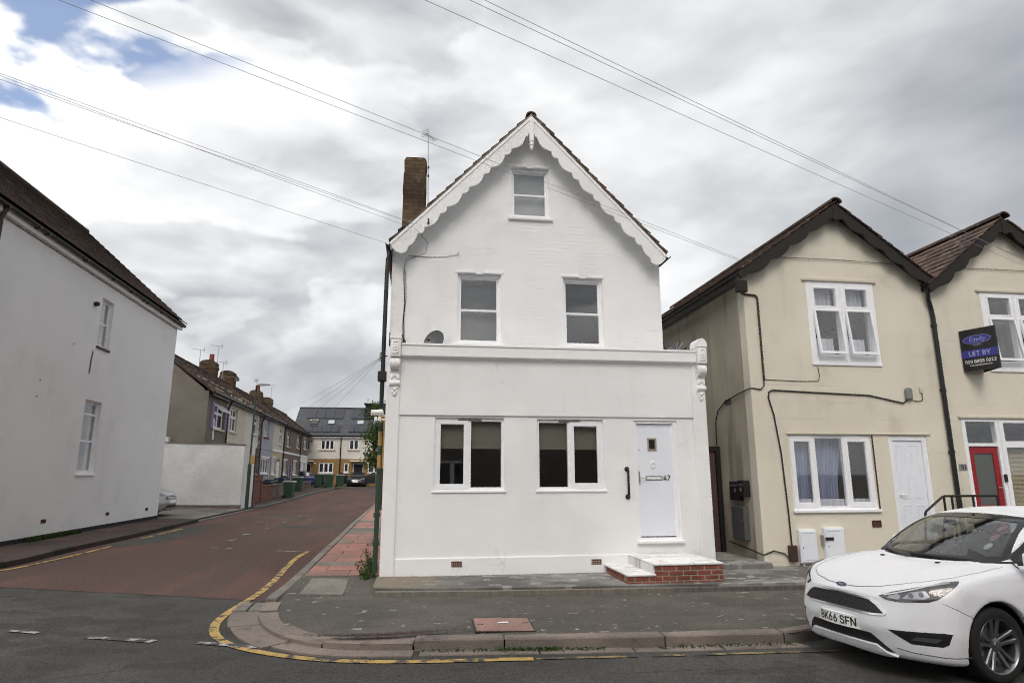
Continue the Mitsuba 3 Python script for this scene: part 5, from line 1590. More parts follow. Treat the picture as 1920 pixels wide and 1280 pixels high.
lroof = put(LW, 'roof', MB(LT).add(*(lambda m: (np.stack([u0 + m.vertices[:, 2], m.vertices[:, 0], m.vertices[:, 1]], 1), m.faces))(extr(Polygon([(le, lz - 0.02), (dp, rz_ - 0.02), (7.6, 7.5), (7.6, 7.42), (dp, rz_ - 0.12), (le, lz - 0.10)]), U1 + 0.30 - u0))), 'mat_dark_wood')
tile_field(lroof, LT(np.array([[u0, le - 0.03, lz]]))[0], vec((1, 0, 0)), vec(Vl), U1 + 0.33 - u0, ls, 0.275, 0.33, 0.032, 'mat_dark_tile', 300, 1.25, 3, 0.003)
m = MB(LT)
for k in range(28):
    m.tube([(u0 + k * 0.445, dp, rz_ + 0.01), (u0 + k * 0.445 + 0.46, dp, rz_ + 0.015)], 0.12, 10)
put(lroof, 'ridge_tiles', m, 'mat_dark_tile', kind='stuff')
put(LW, 'fascia', MB(LT).box(u0, U1 + 0.25, -0.10, -0.075, 7.28, 7.47).box(u0, U1 + 0.25, -0.075, 0.0, 7.28, 7.30), 'mat_white_gloss')
th = np.linspace(0, math.pi, 9)
gp = Polygon([(-0.165 - 0.06 * math.cos(a), 7.44 - 0.06 * math.sin(a)) for a in th] + [(-0.115, 7.44), (-0.115, 7.435), (-0.165, 7.40), (-0.215, 7.435), (-0.215, 7.44)])
g = put(LW, 'gutter', MB(LT).add(*(lambda m: (np.stack([u0 + m.vertices[:, 2], m.vertices[:, 0], m.vertices[:, 1]], 1), m.faces))(extr(gp.buffer(0), U1 + 0.24))), 'mat_black_plastic')
for u in (1.1, 2.3, 2.7, 4.6, 6.3, 7.6, 8.6, 8.9, 10.2, 11.5):
    put(g, 'bracket', MB(LT).cbox(u - 0.03, u + 0.03, -0.225, -0.10, 7.365, 7.42, 0.006), 'mat_black_plastic')
put(LW, 'cable_line', MB(LT).tube([(1.3, -0.008, 7.24), (U1 - 0.05, -0.008, 7.24)], 0.008, 6), 'mat_brown_plastic', True)
for u, z in ((4.65, 0.735), (8.17, 0.715), (11.2, 0.70)):
    put(LW, 'air_brick', MB(LT).wall(rect(u - 0.11, u + 0.11, z - 0.045, z + 0.045).difference(unary_union([rect(u - 0.09 + 0.037 * i, u - 0.068 + 0.037 * i, z - 0.03 + 0.032 * j, z - 0.010 + 0.032 * j) for i in range(5) for j in range(2)])), -0.012, 0.0).box(u - 0.11, u + 0.11, -0.003, 0.0, z - 0.045, z + 0.045), 'mat_airbrick')
put(LW, 'patched_crack', MB(LT).add(*(lambda m: (wob(np.stack([m.vertices[:, 0], -0.006 + m.vertices[:, 2], m.vertices[:, 1]], 1), 0.003), m.faces[:, ::-1]))(extr(Polygon([(5.92, 4.55), (5.97, 4.62), (5.98, 4.95), (6.02, 5.18), (5.96, 5.25), (5.90, 4.95), (5.885, 4.62)]), 0.006))), 'mat_grey_slab', label='grey filled crack between the two windows')
one('wall_lamp', MB(LT).lathe([(0, 0), (0.06, 0), (0.07, 0.05), (0.05, 0.12), (0, 0.13)], (5.72, 0, 6.5), '-y', 16), 'mat_black_iron', 'small black vent cap left of the top window of the left white house', 'vent', 40)
put(LW, 'downpipe', MB(LT).tube([(1.12, -0.16, 7.4), (1.12, -0.06, 7.15), (1.12, -0.06, 0.4)], 0.05, 12), 'mat_brown_plastic', True)
for u, z in ((3.55, 3.66), (3.6, 4.05), (9.5, 3.4), (4.9, 5.2), (10.8, 4.4)):
    put(LW, 'wall_fixing', MB(LT).cbox(u - 0.025, u + 0.025, -0.015, 0, z - 0.012, z + 0.012, 0.004), 'mat_grey_box')
# ------------------------------------------------------------------ the terrace along the side street
TT = frame((-10.23, 32.82, 0.0), LA)
EAVE, RIDGE, RB = 5.90, 7.86, 2.35
terr = [
    ('grey pebbledashed end of terrace house with purple window shutters', 0.0, 3.51, 'mat_pebbledash', 'mat_pebbledash'),
    ('cream terraced house next to the purple shutters', 3.51, 7.83, 'mat_cream_flat', 'mat_cream_flat'),
    ('off white terraced house behind the lamp post', 7.83, 12.23, 'mat_cream_pale', 'mat_cream_pale'),
    ('lilac painted terraced house', 12.23, 16.63, 'mat_lilac', 'mat_lilac'),
    ('cream and tan terraced house between the lilac and the brown ones', 16.63, 20.95, 'mat_cream_flat', 'mat_tan'),
    ('brown terraced house with a white band, nearer of the two', 20.95, 25.17, 'mat_brown_brick', 'mat_brown_brick'),
    ('brown terraced house with a white band, farther of the two', 25.17, 29.58, 'mat_brown_brick', 'mat_brown_brick'),
    ('far end of terrace house with white painted ground floor', 29.58, 35.0, 'mat_brown_brick', 'mat_white_flat'),
]
upwin = [(1.10, 3.08, 4.17, 5.40), (4.38, 5.84, 4.22, 5.50), (9.70, 11.20, 4.40, 5.55), (13.35, 14.90, 4.45, 5.60), (18.96, 20.25, 4.19, 5.51), (22.5, 23.97, 4.18, 5.45), (27.6, 29.14, 4.28, 5.45), (31.99, 33.98, 4.35, 5.55)]
gwin = [None, (4.3, 6.0, 1.9, 3.05), (10.30, 12.0, 1.94, 3.10), (13.09, 15.68, 1.97, 3.01), (17.0, 18.2, 1.9, 3.1), (21.3, 23.2, 1.9, 3.05), (26.4, 28.3, 1.9, 3.05), (32.2, 33.8, 1.85, 3.05)]
doors = [(0.4, 1.3), (6.5, 7.4), (8.3, 9.2), (16.0, 16.55), (18.85, 20.2), (24.0, 24.9), (25.4, 26.2), (30.3, 31.2)]


def side_ext(poly, u0, u1, T):
    m = extr(poly, u1 - u0)
    return MB(T).add(np.stack([u0 + m.vertices[:, 2], m.vertices[:, 0], m.vertices[:, 1]], 1), m.faces)


for k, (lab, a, b, mu, mg) in enumerate(terr):
    h = thing('terraced_house', lab, 'house')
    ops = [rect(*upwin[k][:2], *upwin[k][2:])] + ([rect(*gwin[k][:2], *gwin[k][2:])] if gwin[k] else []) + [rect(doors[k][0], doors[k][1], 0.9, 3.1)]
    a2, b2 = a + 0.002, b - 0.002
    put(h, 'upper_wall', MB(TT).wall(rect(a2, b2, 3.62, EAVE).difference(unary_union(ops)), 0, 0.22), mu)
    put(h, 'lower_wall', MB(TT).wall(rect(a2, b2, 0.1, 3.62).difference(unary_union(ops)), 0.0, 0.22), mg)
    back = Polygon([(0.22, 0.1), (2 * RB - 0.2, 0.1), (2 * RB - 0.2, EAVE), (RB, RIDGE - 0.12), (0.22, EAVE + 0.08)])
    put(h, 'party_wall', side_ext(back, a2, a2 + 0.2, TT), 'mat_pebbledash')
    if k == 7:
        put(h, 'end_wall', side_ext(back, b2 - 0.2, b2, TT), 'mat_brown_brick')
    put(h, 'rear_wall', MB(TT).box(a2 + 0.2, b2 - 0.2, 2 * RB - 0.4, 2 * RB - 0.2, 0.1, EAVE), 'mat_pebbledash')
    put(h, 'floor', MB(TT).box(a2 + 0.2, b2 - 0.2, 0.22, 2 * RB - 0.4, 3.4, 3.6).box(a2 + 0.2, b2 - 0.2, 1.4, 1.5, 0.1, 5.8), 'mat_room')
    rf = put(h, 'roof', side_ext(Polygon([(-0.24, EAVE - 0.02), (RB, RIDGE), (2 * RB + 0.24, EAVE - 0.02), (2 * RB + 0.24, EAVE - 0.12), (RB, RIDGE - 0.12), (-0.24, EAVE - 0.12)]), a2 - (0.12 if k == 0 else 0), b2 + (0.12 if k == 7 else 0), TT), 'mat_dark_tile')
    # tile courses: overlapping rows on the street slope
    rs_ = math.hypot(RB + 0.24, RIDGE - EAVE + 0.02)
    cv, sv = (RB + 0.24) / rs_, (RIDGE - EAVE + 0.02) / rs_
    m = MB(TT)
    r_ = np.random.default_rng(100 + k)
    for i in range(int(rs_ / 0.26)):
        s0 = i * 0.26
        for j in range(int((b - a) / 0.30)):
            ua = a2 + j * 0.3
            y0, z0 = -0.24 + cv * s0, EAVE - 0.02 + sv * s0
            t0, t1 = 0.045 + r_.normal(0, 0.006), 0.012
            s1 = s0 + 0.30
            y1, z1 = -0.24 + cv * s1, EAVE - 0.02 + sv * s1
            v = [[ua, y0, z0], [ua + 0.292, y0, z0], [ua + 0.292, y1, z1], [ua, y1, z1]]
            up_ = np.array([0, -sv, cv])
            v = np.array(v)
            v = np.vstack([v, v[:2] + up_ * t0, v[2:] + up_ * t1])
            m.add(v, BOXF)
    put(rf, 'tiles', m, 'mat_tile' if k % 2 == 0 else 'mat_dark_tile', kind='stuff')
    if k in (0, 1, 2):                                              # pale torching showing along slipped courses
        for i, (c0, c1) in {0: ((2, (0.2, 2.9)), (5, (0.5, 3.3))), 1: ((1, (0.4, 3.9)), (2, (1.2, 3.6)), (5, (0.3, 3.6))), 2: ((1, (0.5, 3.9)), (4, (0.6, 3.7)))}[k]:
            mm = MB(TT)
            u = a + c0
            s0 = i * 0.26 - 0.012
            while u < a + c1:
                y0, z0 = -0.24 + cv * s0, EAVE - 0.02 + sv * s0
                if r_.random() < 0.8:
                    v = np.array([[u, y0, z0], [u + 0.2, y0, z0], [u + 0.2, y0 + 0.05 * cv, z0 + 0.05 * sv], [u, y0 + 0.05 * cv, z0 + 0.05 * sv]])
                    v = np.vstack([v, v + np.array([0, -sv, cv]) * 0.05])
                    mm.add(v, BOXF)
                u += 0.3
            if mm.n:
                put(rf, 'mortar_patches', mm, 'mat_cream_flat', kind='stuff')
    m = MB(TT)
    for j in range(int((b - a) / 0.45)):
        m.tube([(a2 + j * 0.45, RB, RIDGE + 0.0), (a2 + j * 0.45 + 0.44, RB, RIDGE + 0.015)], 0.11, 8)
    put(rf, 'ridge_tiles', m, 'mat_dark_tile', kind='stuff')
    put(h, 'gutter', MB(TT).tube([(a2, -0.28, EAVE - 0.06), (b2, -0.28, EAVE - 0.07)], 0.055, 8).box(a2, b2, -0.22, -0.19, EAVE - 0.22, EAVE - 0.05), 'mat_black_plastic')
    # windows
    x0, x1, z0, z1 = upwin[k]
    W, H = x1 - x0, z1 - z0
    n = 2 if k != 3 else 3
    lights = []
    for q in range(n):
        A, Bq = 0.05 + q * (W - 0.05) / n, (q + 1) * (W - 0.05) / n
        lights += [(A, Bq, 0.05, H * 0.62, 0.04), (A, Bq, H * 0.62 + 0.05, H - 0.05, 0.03)]
    if k == 3:
        lights = [(0.05 + q * (W - 0.05) / 3, (q + 1) * (W - 0.05) / 3, 0.05, H - 0.05, 0.04) for q in range(3)]
    window(h, TT, x0, x1, z0, z1, 0.10, lights, sill=(0.08, 0.17, 0.09, 'mat_cream_flat' if k not in (3,) else 'mat_terracotta'), glass='mat_dark_glass')
    if gwin[k]:
        x0, x1, z0, z1 = gwin[k]
        W, H = x1 - x0, z1 - z0
        lights = [(0.05 + q * (W - 0.05) / 3, (q + 1) * (W - 0.05) / 3, 0.05, H - 0.05, 0.04) for q in range(3)]
        w = window(h, TT, x0, x1, z0, z1, 0.06, lights, sill=(0.08, 0.14, 0.08, 'mat_white_flat'), glass='mat_dark_glass')
        put(w, 'lintel', MB(TT).cbox(x0 - 0.08, x1 + 0.08, -0.03, 0.05, z1 + 0.002, z1 + 0.12, 0.01), 'mat_white_flat')
    d0, d1 = doors[k]
    dd = put(h, 'door', MB(TT).box(d0 + 0.05, d1 - 0.05, 0.10, 0.15, 0.9, 2.9), 'mat_upvc' if k in (4, 2) else 'mat_sign_blue' if k == 5 else 'mat_brown_plastic')
    put(dd, 'frame', MB(TT).wall(rect(d0, d1, 0.9, 3.1).difference(rect(d0 + 0.06, d1 - 0.06, 0.9, 3.04)), 0.07, 0.16), 'mat_upvc')
    put(dd, 'fanlight', MB(TT).box(d0 + 0.06, d1 - 0.06, 0.10, 0.13, 2.93, 3.04), 'mat_dark_glass')
    if k in (4, 5, 6, 7):
        put(h, 'string_course', MB(TT).cbox(a2, b2, -0.045, 0.0, 3.58, 3.74, 0.01), 'mat_white_flat')
    if k in (1, 2, 3):
        put(h, 'string_course', MB(TT).cbox(a2, b2, -0.035, 0.0, 3.60, 3.66, 0.008), mu)
    if k in (0, 2, 4, 6):
        put(h, 'downpipe', MB(TT).tube([(b - 0.02, -0.28, EAVE - 0.1), (b + 0.02, -0.10, EAVE - 0.45), (b + 0.02, -0.07, EAVE - 0.6), (b + 0.02, -0.07, 0.8)], 0.05, 8), 'mat_brown_plastic', True)
    if k == 0:
        for s_, x in ((0, 0.62), (1, 3.12)):
            sh = put(h, 'shutter', MB(TT).cbox(x, x + 0.42, -0.05, 0.0, 4.12, 5.45, 0.01), 'mat_purple', label='purple window shutter')
            put(sh, 'panel', MB(TT).cbox(x + 0.07, x + 0.35, -0.062, -0.05, 4.22, 4.74, 0.008), 'mat_purple')
            put(sh, 'panel', MB(TT).cbox(x + 0.07, x + 0.35, -0.062, -0.05, 4.84, 5.36, 0.008), 'mat_purple')
        m = MB(TT)
        for q in range(3):
            xa = 1.2 + q * 0.6
            ring = np.array([[xa, -0.32, 5.05], [xa + 0.56, -0.32, 5.05], [xa + 0.56, 0.02, 5.36], [xa, 0.02, 5.36]])
            for e in range(4):
                m.tube([ring[e], ring[(e + 1) % 4]], 0.03, 6)
        put(h, 'open_fanlight', m, 'mat_upvc')
        put(h, 'paint_run', MB(TT).wall(Polygon([(1.22, 3.6), (1.5, 3.6), (1.42, 4.1), (1.40, 4.6), (1.20, 4.7), (1.18, 4.2)]), -0.006, 0.0), 'mat_white_flat', label='run of white paint below the shutters')
    if k == 2:
        put(h, 'ivy', MB(TT).add(*(lambda n: (lambda c, r: ((c[:, None, :] + r.normal(0, 0.06, (n, 3, 3)) * [1, 0.5, 1]).reshape(-1, 3), np.arange(3 * n).reshape(-1, 3)))(np.column_stack([np.random.default_rng(3).normal(11.75, 0.16, n), np.random.default_rng(4).uniform(-0.14, -0.02, n), np.random.default_rng(5).uniform(1.0, 5.7, n)]), np.random.default_rng(6)))(700)), 'mat_grey_slab', kind='stuff', label='bare grey climber beside the downpipe')

# chimneys, pots, aerials of the terrace
for k, u in ((0, 7.83), (1, 12.23), (2, 20.95), (3, 25.17)):
    h = ('terraced_house_001', 'terraced_house_002', 'terraced_house_004', 'terraced_house_005')[k]
    zt = (8.75, 8.80, 8.62, 8.55)[k]
    m = MB(TT).cbox(u - 0.38, u + 0.38, RB - 0.45, RB + 0.45, 7.0, zt - 0.35, 0.05).cbox(u - 0.42, u + 0.42, RB - 0.48, RB + 0.48, zt - 0.62, zt - 0.40, 0.03)
    t = np.linspace(0, math.pi, 12)
    m = m.mesh()
    cap = side_ext(Polygon([(RB - 0.46 * math.cos(q), zt - 0.36 + 0.30 * math.sin(q) ** 0.6) for q in t]), u - 0.39, u + 0.39, TT).mesh()
    c = put(h, 'chimney', trimesh.util.concatenate([m, cap]), 'mat_stack')
    for dx in ((0.1,) if k in (0, 2) else ()):
        put(c, 'pot', MB(TT).lathe([(0, 0), (0.15, 0), (0.13, 0.38), (0.15, 0.42), (0.12, 0.44), (0.0, 0.40)], (u + dx - 0.1, RB - 0.1, zt - 0.10), 'z', 14), 'mat_terracotta', 40)
for (u, y, z0, z1, lab, az) in ((7.15, 2.75, 7.6, 9.25, 'aerial on a tall mast left of the first terrace chimney', 0.4), (8.45, 2.1, 8.1, 9.75, 'leaning aerial between the first two terrace chimneys, upper', 0.5), (11.3, 2.5, 7.7, 9.2, 'aerial against the second terrace chimney', 0.7), (20.3, 2.3, 8.0, 9.3, 'thin aerial left of the third terrace chimney', 1.9), (26.0, 2.2, 8.0, 9.7, 'aerial right of the fourth terrace chimney', 0.2)):
    p, q = TT(np.array([[u, y, z0]]))[0], TT(np.array([[u + 0.1, y, z1]]))[0]
    aerial('roof_aerial', p, q, lab, az, 1.3)
dsh, bk = dish('satellite_dish', TT(np.array([[11.80, 1.70, 8.15]]))[0], 0.2, 0.9, 0.4, 'pale satellite dish on the second terrace chimney', 0.3)
put(dsh, 'wall_bracket', MB().tube([bk, bk + [-0.15, 0.1, -0.05]], 0.02, 6), 'mat_galv')

# yard wall, garden walls
yw = thing('yard_wall', 'stained white rendered yard wall in front of the terrace end', 'wall')
m = subdiv(MB().wall(Polygon([(-12.6, 0.50), (-8.28, 0.47), (-8.27, 3.24), (-9.6, 3.28), (-12.0, 3.36), (-12.6, 3.36)]), 32.5, 32.72).box(-8.48, -8.27, 32.72, 34.6, 0.2, 3.22).mesh(), 0.7)
put(yw, 'render', trimesh.Trimesh(wob(m.vertices, 0.012, 5), m.faces, process=False), 'mat_yard_wall')
put(yw, 'plinth', MB().box(-12.6, -8.30, 32.515, 32.71, 0.1, 0.50), 'mat_brown_brick')
put(yw, 'coping', MB().wall(Polygon([(-12.6, 3.365), (-9.6, 3.285), (-8.26, 3.245), (-8.26, 3.30), (-9.6, 3.34), (-12.6, 3.42)]), 32.46, 32.76), 'mat_grey_slab')
put(yw, 'raised_end', MB().box(-12.3, -11.75, 32.47, 32.74, 3.3, 3.62), 'mat_yard_wall')
put(yw, 'corner_post', MB().cbox(-8.40, -8.22, 34.6, 34.8, 0.2, 3.2, 0.02), 'mat_brown_plastic')
gw = thing('garden_wall', 'low red brick front garden wall beside the lamp post', 'wall')
for (ua, ub, zt) in ((2.4, 4.6, 1.35), (4.7, 6.6, 1.55), (6.7, 10.5, 1.20)):
    p0, p1 = TT(np.array([[ua, -1.35, 0]]))[0], TT(np.array([[ub, -1.35, 0]]))[0]
    zb = float(G(p0[0], p0[1]))
    put(gw, 'panel', MB(TT).box(ua, ub, -1.42, -1.20, zb - 0.05, zb + zt - 0.22), 'mat_brick_wall')
    put(gw, 'coping', MB(TT).cbox(ua - 0.03, ub + 0.03, -1.46, -1.16, zb + zt - 0.22, zb + zt - 0.15, 0.01), 'mat_brick_wall')
for ua in (4.65, 6.65):
    put(gw, 'pier', MB(TT).cbox(ua - 0.17, ua + 0.17, -1.48, -1.14, 0.1, 1.85, 0.015), 'mat_brick_wall')
gw = thing('garden_wall', 'dull low garden wall behind the wheelie bins', 'wall')
put(gw, 'panel', MB(TT).box(10.6, 28.0, -1.40, -1.18, 0.2, 1.22), 'mat_brown_brick')
put(gw, 'coping', MB(TT).cbox(10.6, 28.0, -1.45, -1.13, 1.22, 1.29, 0.01), 'mat_grey_slab')

# lamp post
lp = thing('street_lamp', 'green street lamp column with a flat lantern in front of the terrace', 'street lamp')
L0 = np.array([-7.83, 31.9, 0.0])
zb = float(G(*L0[:2])) + 0.1
put(lp, 'base', MB().lathe([(0, 0), (0.085, 0), (0.085, 2.0), (0.065, 2.1), (0, 2.1)], (L0[0], L0[1], zb), 'z', 16), 'mat_green_paint', 40)
put(lp, 'column', MB().tube([(L0[0], L0[1], zb + 2.08), (L0[0] + 0.02, L0[1], 5.95)], [0.046, 0.036], 12), 'mat_green_paint', True)
put(lp, 'bracket', MB().tube([(L0[0] + 0.02, L0[1], 5.75), (L0[0] + 0.02, L0[1], 6.02), (L0[0] + 0.10, L0[1], 6.08), (L0[0] + 0.25, L0[1], 6.09)], 0.04, 8), 'mat_black_plastic', True)
put(lp, 'lantern', MB().add(*(lambda h: (h.vert_properties[:, :3], h.tri_verts))(m3.Manifold.hull_points(np.array([[L0[0] + x, L0[1] + y, z] for x, w, z0, z1 in ((0.10, 0.08, 6.05, 6.13), (0.30, 0.14, 6.06, 6.14), (0.62, 0.10, 6.08, 6.13)) for y in (-w, w) for z in (z0, z1)])).to_mesh())), 'mat_galv')
put(lp, 'notice', MB().cbox(L0[0] + 0.03, L0[0] + 0.22, L0[1] - 0.10, L0[1] - 0.08, 2.35, 2.75, 0.006), 'mat_ochre', label='ochre notice strapped to the column')


def wheelie(p, label, mat, lid, rot=0.0, s=1.0):
    b = thing('wheelie_bin', label, 'wheelie bin', None)
    z0 = float(G(p[0], p[1])) + 0.1 if len(p) < 3 else p[2]
    F = frame((p[0], p[1], z0), rot)
    pts = [[x * w, y * w, z] for z, w in ((0.06, 0.40), (0.95, 0.50)) for x in (-0.58, 0.58) for y in (-0.62, 0.62)]
    h = m3.Manifold.hull_points(np.array(pts) * [s, s, s]).to_mesh()
    put(b, 'body', MB(F).add(h.vert_properties[:, :3], h.tri_verts).cbox(-0.31 * s, 0.31 * s, -0.33 * s, 0.33 * s, 0.90 * s, 0.96 * s, 0.01), mat)
    put(b, 'lid', MB(F).add(*(lambda h: (h.vert_properties[:, :3], h.tri_verts))(m3.Manifold.hull_points(np.array([[x, y, z] for x in (-0.32, 0.32) for y, z in ((-0.36, 0.965), (0.34, 0.965), (0.30, 1.06), (-0.30, 1.04))]) * s).to_mesh())), lid)
    put(b, 'handle', MB(F).tube([(-0.28 * s, 0.40 * s, 0.97 * s), (0.28 * s, 0.40 * s, 0.97 * s)], 0.02, 6), mat)
    for x in (-0.25, 0.25):
        put(b, 'wheel', MB(F).lathe([(0, 0), (0.1, 0), (0.1, 0.05), (0, 0.05)], (x * s - 0.025, 0.26 * s, 0.1), 'x', 14), 'mat_black_plastic')
    return b


bins = [((-9.55, 43.6), 'green wheelie bin with blue lid, nearest the lamp post', 'mat_bin_green', 'mat_bin_blue'),
        ((-9.75, 45.6), 'green wheelie bin behind the low wall, second from the lamp post', 'mat_bin_green', 'mat_bin_green'),
        ((-9.75, 48.6), 'green wheelie bin with blue lid beside the tan house', 'mat_bin_green', 'mat_bin_blue'),
        ((-9.8, 50.2), 'green wheelie bin with blue lid, farther beside the tan house', 'mat_bin_green', 'mat_bin_blue'),
        ((-8.35, 44.6), 'green wheelie bin with pale lid standing forward on the pavement', 'mat_bin_green', 'mat_bin_lid_grey'),
        ((-9.1, 51.8), 'large green wheelie bin with pale lid by the white ground floor', 'mat_bin_green', 'mat_bin_lid_grey'),
        ((-8.35, 57.6), 'green wheelie bin left of the last bin by the townhouses', 'mat_bin_green', 'mat_bin_green'),
        ((-7.55, 57.6), 'green wheelie bin in front of the blue parked car', 'mat_bin_green', 'mat_bin_green'),
        ((-6.85, 59.5), 'last green wheelie bin with pale lid near the open black car', 'mat_bin_green', 'mat_bin_lid_grey')]
for p, lab, a, b in bins:
    wheelie(p, lab, a, b, 85, 1.05)

# ------------------------------------------------------------------ the townhouses closing the street
FY = 68.2
tw = [('slate roofed townhouse with solar panels, left of the downpipe', -12.75, -7.94), ('slate roofed townhouse with solar panels behind the open black car', -7.94, -1.0)]
panes = {0: dict(up=[(-12.2, -10.99, 4.39, 5.42, 2), (-9.95, -8.62, 4.41, 5.42, 3)], low=[(-10.03, -8.60, 2.10, 3.11, 3)], door=(-11.75, -10.81), sky=[(-11.35, -10.6), (-9.60, -8.85)], pv=[(-11.9, -8.1, 4)]),
         1: dict(up=[(-7.13, -6.16, 4.41, 5.44, 2), (-4.9, -3.6, 4.41, 5.42, 2)], low=[(-7.54, -7.07, 2.15, 3.09, 1), (-5.14, -3.90, 2.09, 3.12, 2)], door=(-6.64, -5.6), sky=[(-6.60, -5.85), (-4.9, -4.15)], pv=[(-7.3, -4.3, 3)])}
rY, rZ, eZ = 72.2, 9.10, 5.86
sl_ = math.hypot(rY - FY + 0.25, rZ - eZ)
fc_, fs_ = (rY - FY + 0.25) / sl_, (rZ - eZ) / sl_


def FS(x, s, n=0.0):
    """A point on the front roof slope: x along it, s metres up from the eaves, n above the tiles."""
    return [x, FY - 0.25 + fc_ * s - fs_ * n, eZ + fs_ * s + fc_ * n]


def on_slope(x0, x1, s0, s1, n0, n1):
    v = [FS(x, s, n) for n in (n0, n1) for x, s in ((x0, s0), (x1, s0), (x1, s1), (x0, s1))]
    return MB().add(v, BOXF)


for k, (lab, a, b) in enumerate(tw):
    h = thing('townhouse', lab, 'house')
    P = panes[k]
    ops = [rect(*q[:4]) for q in P['up'] + P['low']] + [rect(*P['door'], 1.0, 3.05)]
    a2, b2 = a + 0.002, b - 0.002
    put(h, 'upper_wall', MB().wall(rect(a2, b2, 3.5, eZ).difference(unary_union(ops)), FY, FY + 0.25), 'mat_cream_pale')
    put(h, 'lower_wall', MB().wall(rect(a2, b2, 0.4, 3.5).difference(unary_union(ops)), FY + 0.02, FY + 0.25), 'mat_buff_brick')
    put(h, 'end_wall', MB().side(Polygon([(FY + 0.25, 0.4), (76.1, 0.4), (76.1, eZ), (rY, rZ - 0.1), (FY + 0.25, eZ)]), a2 if k == 0 else b2 - 0.25, a2 + 0.25 if k == 0 else b2), 'mat_cream_pale')
    put(h, 'room_lining', MB().box(a2 + 0.3, b2 - 0.3, FY + 2.5, FY + 2.6, 0.4, eZ).box(a2 + 0.3, b2 - 0.3, FY + 0.3, FY + 2.5, 3.4, 3.6).box(a2 + 0.3, b2 - 0.3, FY + 0.3, FY + 2.5, eZ - 0.1, eZ), 'mat_room')
    rf = put(h, 'roof', MB().side(Polygon([(FY - 0.25, eZ - 0.02), (rY, rZ - 0.02), (76.3, eZ - 0.02), (76.3, eZ - 0.15), (rY, rZ - 0.2), (FY - 0.25, eZ - 0.15)]), a2 - (0.2 if k == 0 else 0), b2), 'mat_slate')
    m = MB()
    x = a2 - (0.2 if k == 0 else 0)
    i = 0
    for i in range(int(sl_ / 0.22)):
        j0 = (i % 2) * 0.15
        xs = np.arange(x - j0, b2, 0.3)
        for xa in xs:
            xa0, xb0 = max(xa, x), min(xa + 0.294, b2)
            if xb0 - xa0 > 0.04:
                v = [FS(xx, s, n) for xx, s, n in ((xa0, i * 0.22, 0.0), (xb0, i * 0.22, 0.0), (xb0, i * 0.22 + 0.26, 0.0), (xa0, i * 0.22 + 0.26, 0.0), (xa0, i * 0.22, 0.02), (xb0, i * 0.22, 0.02), (xb0, i * 0.22 + 0.26, 0.004), (xa0, i * 0.22 + 0.26, 0.004))]
                m.add(v, BOXF)
    put(rf, 'slates', m, 'mat_slate', kind='stuff')
    put(rf, 'ridge', MB().side(Polygon([(rY - 0.2, rZ - 0.12), (rY, rZ + 0.06), (rY + 0.2, rZ - 0.12)]), x, b2), 'mat_dark_plinth')
    put(h, 'gutter', MB().side(Polygon([(FY - 0.36, eZ + 0.0), (FY - 0.34, eZ - 0.10), (FY - 0.25, eZ - 0.12), (FY - 0.24, eZ)]), a2 - 0.1, b2), 'mat_black_plastic')
    put(h, 'fascia', MB().side(Polygon([(FY - 0.24, eZ - 0.24), (FY - 0.20, eZ - 0.24), (FY - 0.20, eZ - 0.03), (FY - 0.24, eZ - 0.03)]), a2 - 0.1, b2).box(a2, b2, FY - 0.2, FY, eZ - 0.24, eZ - 0.21), 'mat_white_flat')
    for x0, x1, n in P['pv']:
        for s0, s1 in ((0.55, 1.75), (3.1, sl_ - 0.35)):
            wd = (x1 - x0) / n
            for q in range(n):
                pv = put(h, 'solar_panel', on_slope(x0 + q * wd + 0.03, x0 + (q + 1) * wd - 0.03, s0, s1, 0.06, 0.10), 'mat_solar')
    for q, (x0, x1) in enumerate(P['sky']):
        s0, s1 = 2.0, 2.75
        sk = put(h, 'skylight', on_slope(x0, x1, s0, s1, 0.0, 0.10), 'mat_grey_box')
        if k == 0 and q == 0:
            m = MB()
            for c0, c1, s_a, s_b in ((x0, x1, s0, s0 + 0.07), (x0, x1, s1 - 0.07, s1), (x0, x0 + 0.07, s0, s1), (x1 - 0.07, x1, s0, s1)):
                lift_ = lambda s: 0.12 + 0.35 * (s1 - s) / (s1 - s0)
                v = [FS(xx, s, lift_(s) + dn) for dn in (0, 0.05) for xx, s in ((c0, s_a), (c1, s_a), (c1, s_b), (c0, s_b))]
                m.add(v, BOXF)
            put(sk, 'open_frame', m, 'mat_cream_flat')
        else:
            put(sk, 'pane', on_slope(x0 + 0.07, x1 - 0.07, s0 + 0.06, s1 - 0.06, 0.10, 0.112), 'mat_roof_glass')
    put(h, 'roof_vent', on_slope((a2 + b2) / 2 + (1.95 if k == 0 else -2.3), (a2 + b2) / 2 + (2.06 if k == 0 else -2.19), 0.7, 1.5, 0.0, 0.16), 'mat_black_plastic')
    for (x0, x1, z0, z1, n) in P['up'] + P['low']:
        W, H = x1 - x0, z1 - z0
        window(h, None, x0, x1, z0, z1, FY + 0.07, [(0.05 + q * (W - 0.05) / n, (q + 1) * (W - 0.05) / n, 0.05, H - 0.05, 0.04) for q in range(n)], sill=(0.16 if z0 > 4 else 0.05, 0.16, 0.12, 'mat_tan' if z0 > 4 else 'mat_white_flat'), glass='mat_dark_glass')
    d0, d1 = P['door']
    dd = put(h, 'door', MB().box(d0 + 0.06, d1 - 0.06, FY + 0.09, FY + 0.14, 1.0, 3.0), 'mat_dark_plinth')
    put(dd, 'frame', MB().wall(rect(d0, d1, 1.0, 3.05).difference(rect(d0 + 0.06, d1 - 0.06, 1.0, 2.99)), FY + 0.06, FY + 0.16), 'mat_upvc')
